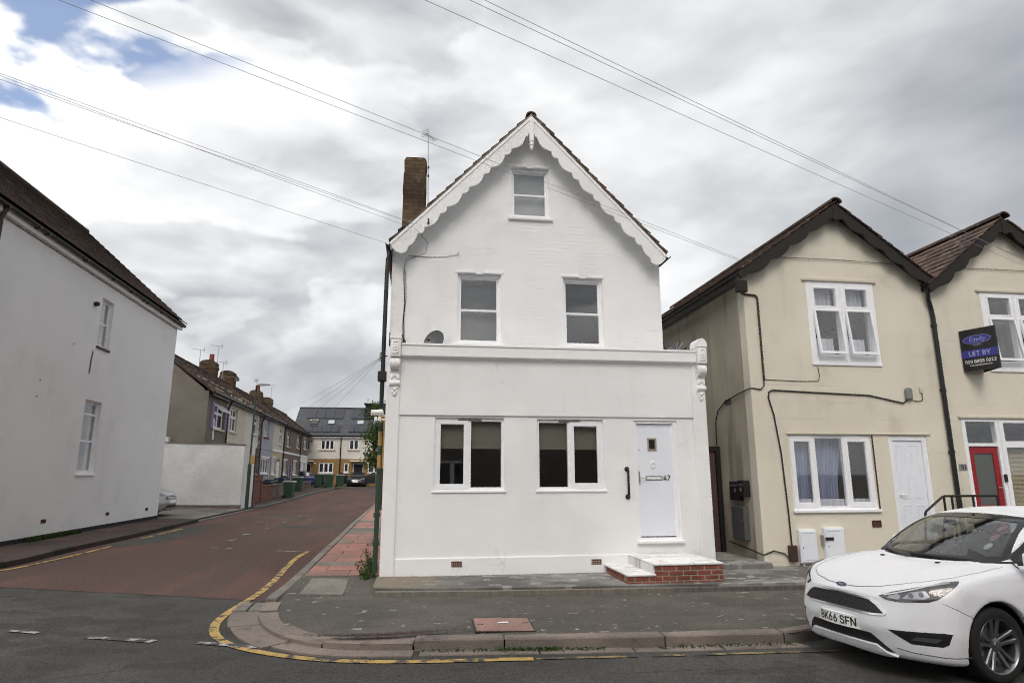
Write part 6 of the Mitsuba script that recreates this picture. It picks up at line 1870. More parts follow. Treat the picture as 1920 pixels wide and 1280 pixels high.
    put(h, 'canopy', MB().cbox(d0 - 0.25, d1 + 0.25, FY - 0.7, FY + 0.02, 3.20, 3.32, 0.02), 'mat_white_flat')
    put(h, 'lamp', MB().lathe([(0, 0), (0.09, 0.02), (0.09, 0.12), (0, 0.16)], (d1 + 0.4, FY + 0.0, 3.05), '-y', 12), 'mat_white_flat', 40)
    put(h, 'camera', MB().lathe([(0, 0), (0.10, 0.0), (0.08, 0.1), (0, 0.12)], (a + 1.2 + 0.6 * k + 0.7, FY, 5.3), '-y', 12), 'mat_grey_box', 40)
put('townhouse', 'downpipe', MB().tube([(-7.94, FY - 0.3, 5.8), (-7.94, FY - 0.06, 5.5), (-7.94, FY - 0.06, 0.8)], 0.06, 8), 'mat_black_plastic', True)
put('townhouse_001', 'dormer', MB().box(-5.9, -3.6, 71.2, 73.2, 8.2, 9.45).box(-6.05, -3.45, 71.0, 73.3, 9.45, 9.56), 'mat_dark_plinth')

# ------------------------------------------------------------------ tree behind the corner of the white house
tr = thing('street_tree', 'small leafy tree showing past the left corner of the white house', 'tree')
tb = np.array([-2.35, 33.0, 0.0])
zb = float(G(tb[0], tb[1])) + 0.05
rt = np.random.default_rng(8)
m = MB().tube([(tb[0] + 0.5, tb[1], zb), (tb[0] + 0.52, tb[1], 2.0), (tb[0] + 0.45, tb[1], 3.6), (tb[0] + 0.4, tb[1], 5.2)], [0.13, 0.11, 0.08, 0.03], 10)
tips = []
for k in range(34):
    z = rt.uniform(2.0, 5.0)
    a = rt.uniform(0, 2 * math.pi)
    r = rt.uniform(0.4, 1.0) * (1.0 - 0.10 * abs(z - 3.8))
    p0 = np.array([tb[0] + 0.48, tb[1], z])
    p1 = p0 + np.array([math.cos(a) * r * 0.5, math.sin(a) * r * 0.5, 0.25])
    p2 = p0 + np.array([math.cos(a) * r, math.sin(a) * r, 0.35 + rt.normal(0, 0.2)])
    m.tube([p0, p1, p2], [0.03, 0.02, 0.008], 6)
    tips += [p1, p2, (p1 + p2) / 2]
put(tr, 'trunk', m, 'mat_bark', True)


def leaves(centres, n, spread, size, seed):
    r = np.random.default_rng(seed)
    c = np.asarray(centres)[r.integers(0, len(centres), n)] + r.normal(0, spread, (n, 3))
    a = r.normal(0, 1, (n, 3))
    a /= np.linalg.norm(a, axis=1, keepdims=True)
    b = np.cross(a, r.normal(0, 1, (n, 3)))
    b /= np.linalg.norm(b, axis=1, keepdims=True)
    s = size * r.uniform(0.6, 1.3, (n, 1))
    v = np.stack([c - a * s, c + b * s * 0.5, c + a * s, c - b * s * 0.5], 1).reshape(-1, 3)
    i = np.arange(n)[:, None] * 4
    f = np.vstack([i + [0, 1, 2], i + [0, 2, 3]])
    return trimesh.Trimesh(v, f, process=False)


cr = put(tr, 'crown', leaves(tips, 2300, 0.15, 0.075, 3), 'mat_leaf', kind='stuff')
put(cr, 'light_leaves', leaves(tips, 1000, 0.18, 0.075, 4), 'mat_leaf_light', kind='stuff')

# ------------------------------------------------------------------ overhead wires
POLE = np.array([-22.0, -3.63, 7.7])
up_ = thing('utility_pole', 'wooden pole that the overhead wires run from', 'pole')
put(up_, 'shaft', MB().tube([(POLE[0], POLE[1], 0.2), (POLE[0], POLE[1], 8.0)], [0.15, 0.10], 12), 'mat_bark', True)
put(up_, 'crossarm', MB().cbox(POLE[0] - 0.06, POLE[0] + 0.06, POLE[1] - 0.5, POLE[1] + 0.5, 7.62, 7.72, 0.01), 'mat_bark')
wires = [((6.03, 10.98, 5.84), (-22.04, -3.57, 7.59), 'overhead wire crossing the white gable to the cream eave, lower of two'),
         ((6.01, 10.98, 5.88), (-21.96, -3.70, 7.82), 'overhead wire crossing the white gable to the cream eave, upper of two'),
         ((-0.12, 11.13, 6.19), (-21.89, -3.75, 8.02), 'overhead wire to the left bargeboard, lowest of three'),
         ((-0.07, 11.13, 6.28), (-21.95, -3.68, 7.84), 'overhead wire to the left bargeboard, middle of three'),
         ((-0.21, 11.13, 6.31), (-22.03, -3.60, 7.62), 'overhead wire to the left bargeboard, highest of three'),
         ((-0.66, 11.12, 5.90), (-22.10, -3.51, 7.37), 'single overhead wire to the left eave of the white house'),
         ((12.70, 10.92, 5.83), (-22.00, -3.62, 7.69), 'overhead wire to the second cream gable, lowest of three'),
         ((12.72, 10.92, 5.96), (-21.91, -3.81, 7.90), 'overhead wire to the second cream gable, middle of three'),
         ((12.78, 10.92, 5.91), (-21.85, -3.94, 8.04), 'overhead wire to the second cream gable, highest of three')]
for a, b, lab in wires:
    one('overhead_wire', MB().tube(sag(a, b, 0.10, 40), 0.0029, 6), 'mat_wire', lab, 'wire', True)
fan0 = np.array([-0.68, 11.42, 3.89])
fb = thing('wire_bracket', 'bundle of wire clamps on the corner of the white house above the hopper', 'bracket')
m = MB().tube([fan0 + [0.1, 0, 0], fan0], 0.012, 6)
for k in range(5):
    m.tube([fan0 + [0, 0, -0.06 + 0.03 * k], fan0 + [-0.06, 0.10, -0.07 + 0.035 * k]], 0.010, 6)
put(fb, 'clamps', m, 'mat_black_plastic')
for (u, z, lab) in ((11.8, 5.75, 'nearest'), (16.0, 5.75, 'second'), (21.0, 5.75, 'third'), (29.5, 5.75, 'fourth')):
    p = TT(np.array([[u, -0.2, z]]))[0]
    one('phone_wire', MB().tube(sag(fan0, p, 0.25, 24), 0.003, 5), 'mat_wire', f'thin phone wire fanning from the white house corner to the terrace, {lab} of four', 'wire', True)

# cables on the white gable
cable('gable_cable', [(-0.36, WY - 0.015, 5.55), (-0.36, WY - 0.02, 5.4), (-0.33, WY - 0.015, 4.9), (-0.35, WY - 0.015, 4.5), (-0.34, WY - 0.012, 4.3), (-0.38, WY - 0.012, 4.04)], 0.009, 'dark cable bundle running down the left of the upper white wall')
cable('gable_cable', [(-0.33, WY - 0.015, 5.5), (-0.31, WY - 0.02, 5.0), (-0.335, WY - 0.015, 4.6), (-0.31, WY - 0.012, 4.05)], 0.005, 'thin slack cable beside the dark bundle on the upper white wall')
cable('gable_cable', [(-0.12, 11.11, 6.15), (0.06, 11.2, 5.98), (0.03, 11.35, 5.84), (-0.12, WY - 0.01, 5.80), (-0.34, WY - 0.012, 5.72), (-0.36, WY - 0.012, 5.5)], 0.0045, 'slack loop of cable hanging under the left bargeboard')
cable('gable_cable', [(-0.30, WY - 0.012, 5.80), (0.1, WY - 0.012, 5.79), (0.4, WY - 0.012, 5.81), (0.62, WY - 0.012, 5.86)], 0.004, 'thin cable across the upper white wall to a hook')
cable('gable_cable', [(-0.31, WY - 0.012, 4.14), (0.05, WY - 0.012, 4.12), (0.2, WY - 0.012, 4.12)], 0.006, 'thin cable from the bundle to the left satellite dish')
one('wall_hook', MB().tube([(0.63, WY, 5.90), (0.63, WY - 0.05, 5.90), (0.63, WY - 0.05, 5.84)], 0.008, 6), 'mat_galv', 'small hook at the end of the thin cable on the upper white wall', 'hook', True)
one('insulator', MB().lathe([(0, 0), (0.018, 0), (0.022, 0.03), (0.012, 0.06), (0.014, 0.10), (0, 0.11)], (0.06, 11.125, 6.32), 'z', 10), 'mat_black_plastic', 'small black insulator on the left bargeboard', 'insulator', 40)


# ------------------------------------------------------------------ weeds, moss
def blades(pts, n, h, w, seed, lean=0.5):
    r = np.random.default_rng(seed)
    c = np.asarray(pts)[r.integers(0, len(pts), n)] + np.column_stack([r.normal(0, 0.03, (n, 2)), np.zeros(n)])
    c[:, 2] = G(c[:, 0], c[:, 1]) + c[:, 2]
    a = r.uniform(0, 2 * math.pi, n)
    d = np.column_stack([np.cos(a), np.sin(a), np.zeros(n)])
    hh = h * r.uniform(0.4, 1.2, n)[:, None]
    ln = r.uniform(0, lean, n)[:, None] * hh
    q = np.column_stack([-d[:, 1], d[:, 0], np.zeros(n)]) * w
    up = np.array([[0, 0, 1.0]])
    v = np.stack([c - q, c + q, c + up * hh * 0.6 + d * ln * 0.4 + q * 1.3, c + up * hh * 0.6 + d * ln * 0.4 - q * 1.3, c + up * hh * 0.9 + d * ln], 1).reshape(-1, 3)
    i = np.arange(n)[:, None] * 5
    return trimesh.Trimesh(v, np.vstack([i + [0, 1, 2], i + [0, 2, 3], i + [3, 2, 4]]), process=False)


def line_pts(a, b, n, z):
    t = np.linspace(0, 1, n)[:, None]
    return np.column_stack([np.array(a) + (np.array(b) - np.array(a)) * t, np.full(n, z)])


w = thing('weeds', 'clump of green weeds at the foot of the green pipe by the corner', 'weeds')
r_ = np.random.default_rng(21)
stems, tips_ = MB(), []
for k in range(26):
    x, y = -0.84 + r_.uniform(0, 0.16), 11.15 + r_.uniform(0, 1.3)
    h = r_.uniform(0.08, 0.34) * (1.25 if y > 11.5 else 0.7)
    z = float(G(x, y)) + 0.11
    q = np.array([x - r_.uniform(0, 0.16), y + r_.normal(0, 0.06), z + h])
    stems.tube([[x, y, z], [(x + q[0]) / 2 + 0.01, (y + q[1]) / 2, z + h * 0.6], q], [0.004, 0.003, 0.002], 5)
    for t in np.linspace(0.15, 1, 6):
        tips_.append([x + (q[0] - x) * t, y + (q[1] - y) * t, z + h * t])
put(w, 'stems', stems, 'mat_green_paint')
put(w, 'leaves', leaves(tips_, 520, 0.028, 0.026, 22), 'mat_leaf', kind='stuff')
put(w, 'dry_leaves', leaves(tips_, 160, 0.035, 0.022, 23), 'mat_leaf_light', kind='stuff')
w = thing('weeds', 'strip of weeds along the dark plinth of the left white house', 'weeds')
p0, p1 = LT(np.array([[3.9, -0.12, 0]]))[0], LT(np.array([[6.3, -0.12, 0]]))[0]
put(w, 'leaves', blades(line_pts(p0[:2], p1[:2], 12, 0.10), 260, 0.13, 0.008, 3, 0.9), 'mat_leaf', kind='stuff')
w = thing('kerb_moss', 'line of moss and weeds in the gutter below the kerb, left of the middle', 'weeds')
put(w, 'leaves', blades(np.vstack([line_pts((0.62, 7.13), (1.95, 7.02), 14, 0.01), line_pts((0.95, 7.11), (1.5, 7.06), 8, 0.02)]), 520, 0.028, 0.005, 4, 1.6), 'mat_leaf', kind='stuff')
w = thing('kerb_moss', 'smaller line of weeds in the gutter below the kerb, near the white car', 'weeds')
put(w, 'leaves', blades(line_pts((2.6, 6.98), (4.0, 6.88), 14, 0.01), 220, 0.026, 0.005, 5, 1.6), 'mat_leaf', kind='stuff')
w = thing('kerb_moss', 'short line of weeds in the gutter at the start of the straight kerb', 'weeds')
put(w, 'leaves', blades(line_pts((0.1, 7.19), (0.5, 7.15), 6, 0.01), 90, 0.026, 0.005, 6, 1.6), 'mat_leaf', kind='stuff')
r_ = np.random.default_rng(77)
n = 2600
c = np.column_stack([r_.normal(-0.35, 0.36, n), np.zeros(n)])
c[:, 1] = 7.56 + 0.06 * np.sin(c[:, 0] * 3) + r_.normal(0, 0.035, n)
a = r_.uniform(0, 6.28, n)
s = r_.uniform(0.006, 0.018, n)
z = G(c[:, 0], c[:, 1]) + 0.1165 + r_.uniform(0, 0.004, n)
d1 = np.column_stack([np.cos(a) * s, np.sin(a) * s, r_.normal(0, 0.002, n)])
d2 = np.column_stack([-np.sin(a) * s * 0.5, np.cos(a) * s * 0.5, r_.normal(0, 0.002, n)])
P3 = np.column_stack([c, z])
v = np.stack([P3 - d1, P3 + d2, P3 + d1, P3 - d2], 1).reshape(-1, 3)
i = np.arange(n)[:, None] * 4
key = put(None, 'leaf_litter', trimesh.Trimesh(v, np.vstack([i + [0, 1, 2], i + [0, 2, 3]]), process=False), 'mat_brown_plastic')
labels[key] = {'label': 'drift of small brown dead leaves behind the corner kerb', 'category': 'leaf litter', 'kind': 'stuff'}
# ------------------------------------------------------------------ cars


def surface_net(F, lo, hi, step):
    """Surface nets over a sampled signed distance field; F takes (n, 3) points."""
    n = [int(math.ceil((b - a) / step)) + 1 for a, b in zip(lo, hi)]
    ax = [lo[k] + step * np.arange(n[k]) for k in range(3)]
    X, Y, Z = np.meshgrid(*ax, indexing='ij')
    D = F(np.stack([X, Y, Z], -1).reshape(-1, 3)).reshape(n)
    S = D < 0
    cs_ = [(i, j, k) for i in (0, 1) for j in (0, 1) for k in (0, 1)]
    sub = lambda A, c: A[c[0]:n[0] - 1 + c[0], c[1]:n[1] - 1 + c[1], c[2]:n[2] - 1 + c[2]]
    cnt = sum(sub(S, c).astype(int) for c in cs_)
    act = (cnt > 0) & (cnt < 8)
    idx = -np.ones(act.shape, int)
    I = np.argwhere(act)
    idx[act] = np.arange(len(I))
    acc, wt = np.zeros((len(I), 3)), np.zeros(len(I))
    val = {c: sub(D, c)[act] for c in cs_}
    for a in cs_:
        for k in range(3):
            if a[k] == 0:
                b = tuple(a[q] + (q == k) for q in range(3))
                va, vb = val[a], val[b]
                x = (va < 0) != (vb < 0)
                t = np.where(x, va / np.where(x, va - vb, 1), 0)
                p = np.array(a, float)[None] + t[:, None] * (np.array(b) - np.array(a))[None]
                acc += p * x[:, None]
                wt += x
    V = np.array(lo) + (I + acc / wt[:, None]) * step
    faces = []
    for k in range(3):
        e = np.zeros(3, int)
        e[k] = 1
        a_, b_ = [(1, 2), (2, 0), (0, 1)][k]
        Sa = S[:n[0] - e[0], :n[1] - e[1], :n[2] - e[2]]
        Sb = S[e[0]:, e[1]:, e[2]:]
        E = np.argwhere(Sa != Sb)
        ok = (E[:, a_] > 0) & (E[:, b_] > 0) & (E[:, a_] < n[a_] - 1) & (E[:, b_] < n[b_] - 1)
        E = E[ok]
        da, db = np.zeros(3, int), np.zeros(3, int)
        da[a_] = 1
        db[b_] = 1
        q = [idx[tuple((E - o).T)] for o in (da + db, db, 0 * da, da)]
        q = np.stack(q, 1)
        fl = ~Sa[tuple(E.T)]
        q[fl] = q[fl][:, ::-1]
        faces.append(q)
    Q = np.vstack(faces)
    return V, np.vstack([Q[:, [0, 1, 2]], Q[:, [0, 2, 3]]])


def smax(a, b, k):
    h = np.clip(0.5 + 0.5 * (a - b) / k, 0, 1)
    return b + (a - b) * h + k * h * (1 - h)


def smin(a, b, k):
    return -smax(-a, -b, k)


# side profile of a hatchback, metres behind the nose
HOOD = np.array([(-0.02, 0.60), (0.03, 0.70), (0.12, 0.775), (0.30, 0.838), (0.60, 0.897), (0.95, 0.950), (1.25, 0.975), (1.8, 0.975), (3.2, 1.00), (3.9, 1.02), (4.2, 1.0), (4.40, 0.93)])
ROOF = np.array([(0.60, 0.71), (0.96, 0.935), (1.20, 1.07), (1.50, 1.220), (1.80, 1.340), (2.1, 1.412), (2.5, 1.450), (3.0, 1.445), (3.5, 1.405), (3.8, 1.345), (4.05, 1.20), (4.25, 0.98), (4.5, 0.6)])
NOSE = np.array([(0.10, 0.30), (0.16, 0.16), (0.20, 0.085), (0.26, 0.05), (0.36, 0.02), (0.44, 0.0), (0.50, 0.005), (0.56, 0.018), (0.62, 0.035), (0.70, 0.06), (0.80, 0.12), (1.0, 0.3)])
from scipy.interpolate import PchipInterpolator as PCH


def table(A):
    g = np.linspace(A[0, 0], A[-1, 0], 1200)
    h = PCH(*A.T)(g)
    return lambda x: np.interp(x, g, h)


hood_f, roof_f, nose_f = table(HOOD), table(ROOF), table(NOSE)


def car_sdf(P):
    x, y, z = P[:, 0], np.abs(P[:, 1]), P[:, 2]
    zc = np.clip(z, 0.1, 1.0)
    # plan outline: the nose sweeps back towards the sides
    yy = y / 0.91
    sweep = 0.13 * yy ** 2 + 0.80 * np.clip(yy - 0.35, 0, 1) ** 2.1
    front = nose_f(zc) + sweep * (1.0 - 0.15 * np.clip((0.5 - z) / 0.3, 0, 1)) - x
    tail = x - (4.33 - 0.10 * yy ** 2 - 0.25 * np.clip(yy - 0.6, 0, 1) ** 2 - 0.10 * np.clip((0.45 - z) / 0.3, 0, 1) - 0.05 * np.clip((z - 0.7) / 0.3, 0, 1))
    # sides: shoulder crease, tuck under the sill, swelling over the arches
    wid = 0.895 - 0.055 * np.clip((z - 0.74) / 0.30, 0, 1) ** 1.4 - 0.045 * np.clip((0.42 - z) / 0.25, 0, 1) ** 1.5 - 0.02 * np.clip((z - 0.5) * (0.70 - z) / 0.01, 0, 1) * sstep(1.3, 1.6, x) * (1 - sstep(2.9, 3.2, x))
    for wx in (0.93, 3.56):
        wid = wid + 0.022 * np.exp(-((x - wx) / 0.42) ** 2) * np.clip((0.85 - z) / 0.4, 0, 1)
    side = y - wid
    hc = np.clip(x, -0.02, 4.4)
    top = (z - (hood_f(hc) - 0.05 * np.clip(yy, 0, 1) ** 2.5 + 0.018 * np.exp(-((y - 0.48) / 0.10) ** 2) * sstep(0.25, 0.6, x) * (1 - sstep(1.0, 1.3, x)))) * 0.93
    low = 0.165 + 0.02 * sstep(0.0, 0.6, 0.6 - x) - z
    body = smax(smax(smax(front, tail, 0.06), side, 0.07), smax(top, low, 0.03), 0.055)
    rc = np.clip(x, 0.6, 4.5)
    rz = roof_f(rc) - 0.055 * np.clip(y / 0.6, 0, 1.2) ** 2.4
    rise = np.gradient(ROOF[:, 1], ROOF[:, 0])
    slope = np.interp(rc, ROOF[:, 0], rise)
    rtop = (z - rz) / np.sqrt(1 + slope ** 2)
    bow = 0.16 * (y / 0.7) ** 2                                        # windscreen curves back towards the pillars
    rtop_w = (z - (roof_f(np.clip(x - bow * np.clip((1.9 - x) / 0.6, 0, 1), 0.6, 4.5)) - 0.05 * np.clip(y / 0.6, 0, 1.2) ** 2.4)) / np.sqrt(1 + slope ** 2)
    cabs = y - (0.775 - 0.30 * (np.clip(z, 0.9, 1.5) - 0.95) - 0.06 * sstep(3.0, 4.2, x) - 0.05 * sstep(1.9, 1.1, x))
    cab = smax(smax(rtop_w, cabs * 0.95, 0.06), 0.7 - z, 0.02)
    d = smin(body, cab, 0.035)
    return d


def arch_cut(P, d):
    x, y, z = P[:, 0], np.abs(P[:, 1]), P[:, 2]
    for wx in (0.93, 3.56):
        r = np.hypot(x - wx, z - 0.315) - 0.375
        d = smax(d, -smax(r, 0.60 - y, 0.01), 0.012)
    return d


def project(F, pts, direc, dist=0.9):
    """March points along a direction until they meet the surface of F."""
    p = np.array(pts, float)
    d = np.asarray(direc, float) / np.linalg.norm(direc)
    live = np.arange(len(p))
    for _ in range(70):
        v = F(p[live])
        p[live] += d * np.clip(v, -0.08, 0.08)[:, None] * 0.85
        live = live[np.abs(v) > 2e-4]
        if len(live) == 0:
            break
    return p


def normals(F, p, h=2e-3):
    g = np.stack([F(p + np.eye(3)[k] * h) - F(p - np.eye(3)[k] * h) for k in range(3)], 1)
    return g / np.linalg.norm(g, axis=1, keepdims=True)


def decal(F, poly, to3, direc, off, thick=0.012, size=0.03):
    """A panel of the given outline laid on the surface of F: projected along direc, proud by off, with skirts thick deep."""
    out = []
    for g in getattr(poly, 'geoms', [poly]):
        v, f = trimesh.creation.triangulate_polygon(g, engine='earcut')
        v, f = trimesh.remesh.subdivide_to_size(np.column_stack([v, np.zeros(len(v))]), f, size, max_iter=12)
        tm = trimesh.Trimesh(v, f)
        v, f = tm.vertices[:, :2], tm.faces
        p = project(F, to3(v), direc)
        nn = normals(F, p)
        top, bot = p + nn * off, p - nn * (thick - off)
        tn = np.cross(top[f[:, 1]] - top[f[:, 0]], top[f[:, 2]] - top[f[:, 0]]).sum(0)
        if tn @ nn.mean(0) < 0:
            f = f[:, ::-1]
        e = np.sort(np.vstack([f[:, [0, 1]], f[:, [1, 2]], f[:, [2, 0]]]), 1)
        raw = np.vstack([f[:, [0, 1]], f[:, [1, 2]], f[:, [2, 0]]])
        u, inv, c = np.unique(e, axis=0, return_inverse=True, return_counts=True)
        b = raw[c[inv.ravel()] == 1]
        n = len(v)
        sk = np.vstack([np.column_stack([b[:, 0], b[:, 0] + n, b[:, 1] + n]), np.column_stack([b[:, 0], b[:, 1] + n, b[:, 1]])])
        out.append(trimesh.Trimesh(np.vstack([top, bot]), np.vstack([f, sk]), process=False))
    return trimesh.util.concatenate(out)


def wheel(parent, cx, sgn, T, name_mats=('mat_tyre', 'mat_alloy')):
    """One wheel with a five twin-spoke rim; local x along the car, y across, sgn = side it faces."""
    R, ro = 0.318, 0.232
    prof = [(0.225, -0.09), (0.236, -0.100), (0.285, -0.103), (0.305, -0.09), (R - 0.004, -0.075), (R, -0.05), (R, 0.05), (R - 0.004, 0.075), (0.305, 0.09), (0.285, 0.103), (0.236, 0.100), (0.225, 0.09), (0.225, -0.09)]
    yc = sgn * 0.775

    def place(m):
        v = m.vertices
        v = np.column_stack([v[:, 0] + cx, (v[:, 1] * sgn) + yc, v[:, 2] + 0.318])
        f = m.faces if sgn > 0 else m.faces[:, ::-1]
        return trimesh.Trimesh(T(v), f, process=False)
    w = put(parent, 'wheel', place(MB().lathe(prof, (0, 0, 0), '-y', 48).mesh()), name_mats[0], 50)
    m = MB().lathe([(0.222, -0.09), (0.205, -0.05), (0.205, 0.06), (0.222, 0.092), (0.232, 0.098), (0.236, 0.094), (0.228, 0.085), (0.212, 0.055), (0.212, -0.05), (0.228, -0.092)], (0, 0, 0), 'y', 48)
    m.lathe([(0, 0.05), (0.205, 0.05), (0.205, 0.044), (0, 0.044)], (0, -0.09, 0), 'y', 32)
    put(w, 'rim', place(m.mesh()), name_mats[1], 40)
    m = MB()
    for k in range(5):
        a = k * 2 * math.pi / 5 + 0.32
        for s in (-1, 1):
            a2, a0 = a + s * 0.19, a + s * 0.34
            pts = []
            for r_, ang, hwid, y in ((0.040, a0 * 0 + a + s * 0.42, 0.017, 0.058), (0.13, a + s * 0.22, 0.017, 0.070), (0.216, a2, 0.020, 0.085)):
                c = np.array([math.cos(ang), 0, math.sin(ang)])
                t = np.array([-math.sin(ang), 0, math.cos(ang)])
                pts.append([c * r_ + t * q * hwid + np.array([0, yy, 0]) for q, yy in ((-1, y - 0.010), (-0.6, y), (0.6, y), (1, y - 0.010), (1, y - 0.035), (-1, y - 0.035))])
            for i in range(2):
                h = m3.Manifold.hull_points(np.array(pts[i] + pts[i + 1])).to_mesh()
                m.add(h.vert_properties[:, :3], h.tri_verts)
    m.lathe([(0, 0.072), (0.026, 0.072), (0.030, 0.066), (0.058, 0.060), (0.062, 0.04), (0, 0.04)], (0, 0, 0), 'y', 20)
    put(w, 'spokes', place(m.mesh()), name_mats[1])
    put(w, 'brake_disc', place(MB().lathe([(0, 0.0), (0.14, 0.0), (0.14, 0.02), (0, 0.02)], (0, -0.02, 0), 'y', 24).mesh()), 'mat_galv')
    return w


prin('mat_car_white', (0.65, 0.665, 0.69), 0.24, spec=0.5, clearcoat=1.0, clearcoat_gloss=0.96)
prin('mat_car_silver', (0.48, 0.48, 0.47), 0.35, metallic=0.6, spec=0.5, clearcoat=1.0, clearcoat_gloss=0.95)
prin('mat_car_black', (0.012, 0.014, 0.020), 0.3, spec=0.5, clearcoat=1.0, clearcoat_gloss=0.97)
prin('mat_car_blue', (0.02, 0.03, 0.10), 0.3, spec=0.5, clearcoat=1.0, clearcoat_gloss=0.97)
prin('mat_tyre', (0.014, 0.014, 0.014), 0.75, spec=0.3)
prin('mat_alloy', (0.22, 0.225, 0.23), 0.30, metallic=0.9)
prin('mat_dark_alloy', (0.06, 0.06, 0.062), 0.4, metallic=0.7)
prin('mat_trim', (0.010, 0.010, 0.011), 0.45)
prin('mat_chrome', (0.62, 0.63, 0.64), 0.15, metallic=1.0)
prin('mat_gap', (0.045, 0.045, 0.047), 0.8, spec=0.2)
prin('mat_plate', (0.78, 0.78, 0.76), 0.4)
prin('mat_interior', (0.045, 0.045, 0.048), 0.8, spec=0.2)
prin('mat_seat', (0.06, 0.06, 0.065), 0.9, spec=0.1)
prin('mat_reflector', (0.28, 0.29, 0.31), 0.22, metallic=0.9)
prin('mat_badge_blue', (0.012, 0.018, 0.07), 0.3)
prin('mat_amber', (0.45, 0.16, 0.02), 0.3)
prin('mat_tail_red', (0.30, 0.01, 0.015), 0.25)
B('mat_car_glass', {'type': 'thindielectric', 'int_ior': 1.52, 'ext_ior': 1.0, 'specular_transmittance': {'type': 'rgb', 'value': [0.50, 0.54, 0.52]}})
B('mat_lens', {'type': 'thindielectric', 'int_ior': 1.5, 'ext_ior': 1.0})
prin('mat_frit', (0.012, 0.012, 0.013), 0.12, spec=0.5)
prin('mat_hi_vis', (0.50, 0.52, 0.03), 0.9, spec=0.1)
prin('mat_dull_red', (0.40, 0.20, 0.19), 0.85, spec=0.1)
prin('mat_paper', (0.68, 0.68, 0.66), 0.85, spec=0.1)


def window_polys():
    # windscreen outline in (across, height) as seen along the car, side glass in (along, height)
    half = [(0.35, 0.985), (0.67, 1.002), (0.695, 1.018), (0.635, 1.17), (0.575, 1.295), (0.515, 1.350), (0.25, 1.370)]
    ws = Polygon([(0, 0.98)] + half + [(0, 1.376)] + [(-y, z) for y, z in half[::-1]])
    sg = Polygon([(1.36, 0.995), (2.30, 1.005), (2.30, 1.350), (2.05, 1.325), (1.82, 1.245), (1.60, 1.12)]).buffer(-0.02).buffer(0.02)
    sr = Polygon([(2.40, 1.01), (3.35, 1.05), (3.68, 1.15), (3.45, 1.265), (3.1, 1.322), (2.7, 1.352), (2.40, 1.354)]).buffer(-0.02).buffer(0.02)
    rw = Polygon([(-0.50, 1.07), (0.50, 1.07), (0.46, 1.29), (-0.46, 1.29)])
    return ws, sg, sr, rw


WS, SG, SR, RW = window_polys()


def poly_sdf(poly, u, v):
    """Signed distance to a polygon for arrays of points."""
    p = np.array(poly.exterior.coords)
    a, b = p[:-1], p[1:]
    best = np.full(u.shape, 1e9)
    inside = np.zeros(u.shape, bool)
    for (x0, y0), (x1, y1) in zip(a, b):
        ex, ey = x1 - x0, y1 - y0
        t = np.clip(((u - x0) * ex + (v - y0) * ey) / max(ex * ex + ey * ey, 1e-12), 0, 1)
        best = np.minimum(best, (u - x0 - t * ex) ** 2 + (v - y0 - t * ey) ** 2)
        c = (y0 > v) != (y1 > v)
        xi = x0 + (v - y0) * ex / (ey if abs(ey) > 1e-12 else 1e-12)
        inside ^= c & (u < xi)
    return np.where(inside, -1, 1) * np.sqrt(best)


def full_field(P, windows=True):
    d = arch_cut(P, car_sdf(P))
    if windows:
        k = np.nonzero((P[:, 2] > 0.78) & (d < 0.06))[0]
        Q, e = P[k], d[k]
        e = np.maximum(e, -np.maximum(car_sdf(Q) + 0.045, 0.80 - Q[:, 2]))
        x, y, z = Q.T
        op = np.full(len(Q), 9.0)
        for poly, u, lim in ((WS.buffer(-0.012), y, np.maximum(x - 2.2, 0.6 - x)), (SG, x, 0.45 - np.abs(y)), (SR, x, 0.45 - np.abs(y)), (RW, y, 3.2 - x)):
            m = lim < 0.05
            op[m] = np.minimum(op[m], np.maximum(poly_sdf(poly, u[m], z[m]), lim[m]))
        d[k] = np.maximum(e, -op)
    return d


def car_common(c, T, step, paint, windows=True):
    lo, hi = (-0.06, -0.96, 0.10), (4.42, 0.96, 1.54)
    V, Fc = surface_net(lambda P: full_field(P, windows), lo, hi, step)
    nn = normals(lambda P: full_field(P, windows), V, step * 0.5)
    tm = trimesh.Trimesh(T(V), Fc, process=False)
    if tm.volume < 0:
        Fc = Fc[:, ::-1]
        tm = trimesh.Trimesh(T(V), Fc, process=False)
    return tm


front3 = lambda v: np.column_stack([np.full(len(v), -0.05), v[:, 0], v[:, 1]])
side3 = lambda s: (lambda v: np.column_stack([v[:, 0], np.full(len(v), s * 1.0), v[:, 1]]))
top3 = lambda v: np.column_stack([v[:, 0], v[:, 1], np.full(len(v), 1.2)])
back3 = lambda v: np.column_stack([np.full(len(v), 4.5), v[:, 0], v[:, 1]])
XP, YP = (1, 0, 0), lambda s: (0, -s, 0)


def strip(pts, w):
    return LineString(pts).buffer(w / 2, cap_style=2, join_style=1)


def diag(sgn):
    """Starting points and direction for panels on the front corner: sgn = -1 near side, 1 far side."""
    D, E = np.array([0.62, -sgn * 0.78]), np.array([0.78, sgn * 0.62])
    return (lambda v: np.column_stack([-D[0] * 1.2 + v[:, 0] * E[0], -D[1] * 1.2 + v[:, 0] * E[1], v[:, 1]])), (D[0], D[1], 0)


def mirror_poly(p):
    return affinity.scale(p, -1, 1, origin=(0, 0))


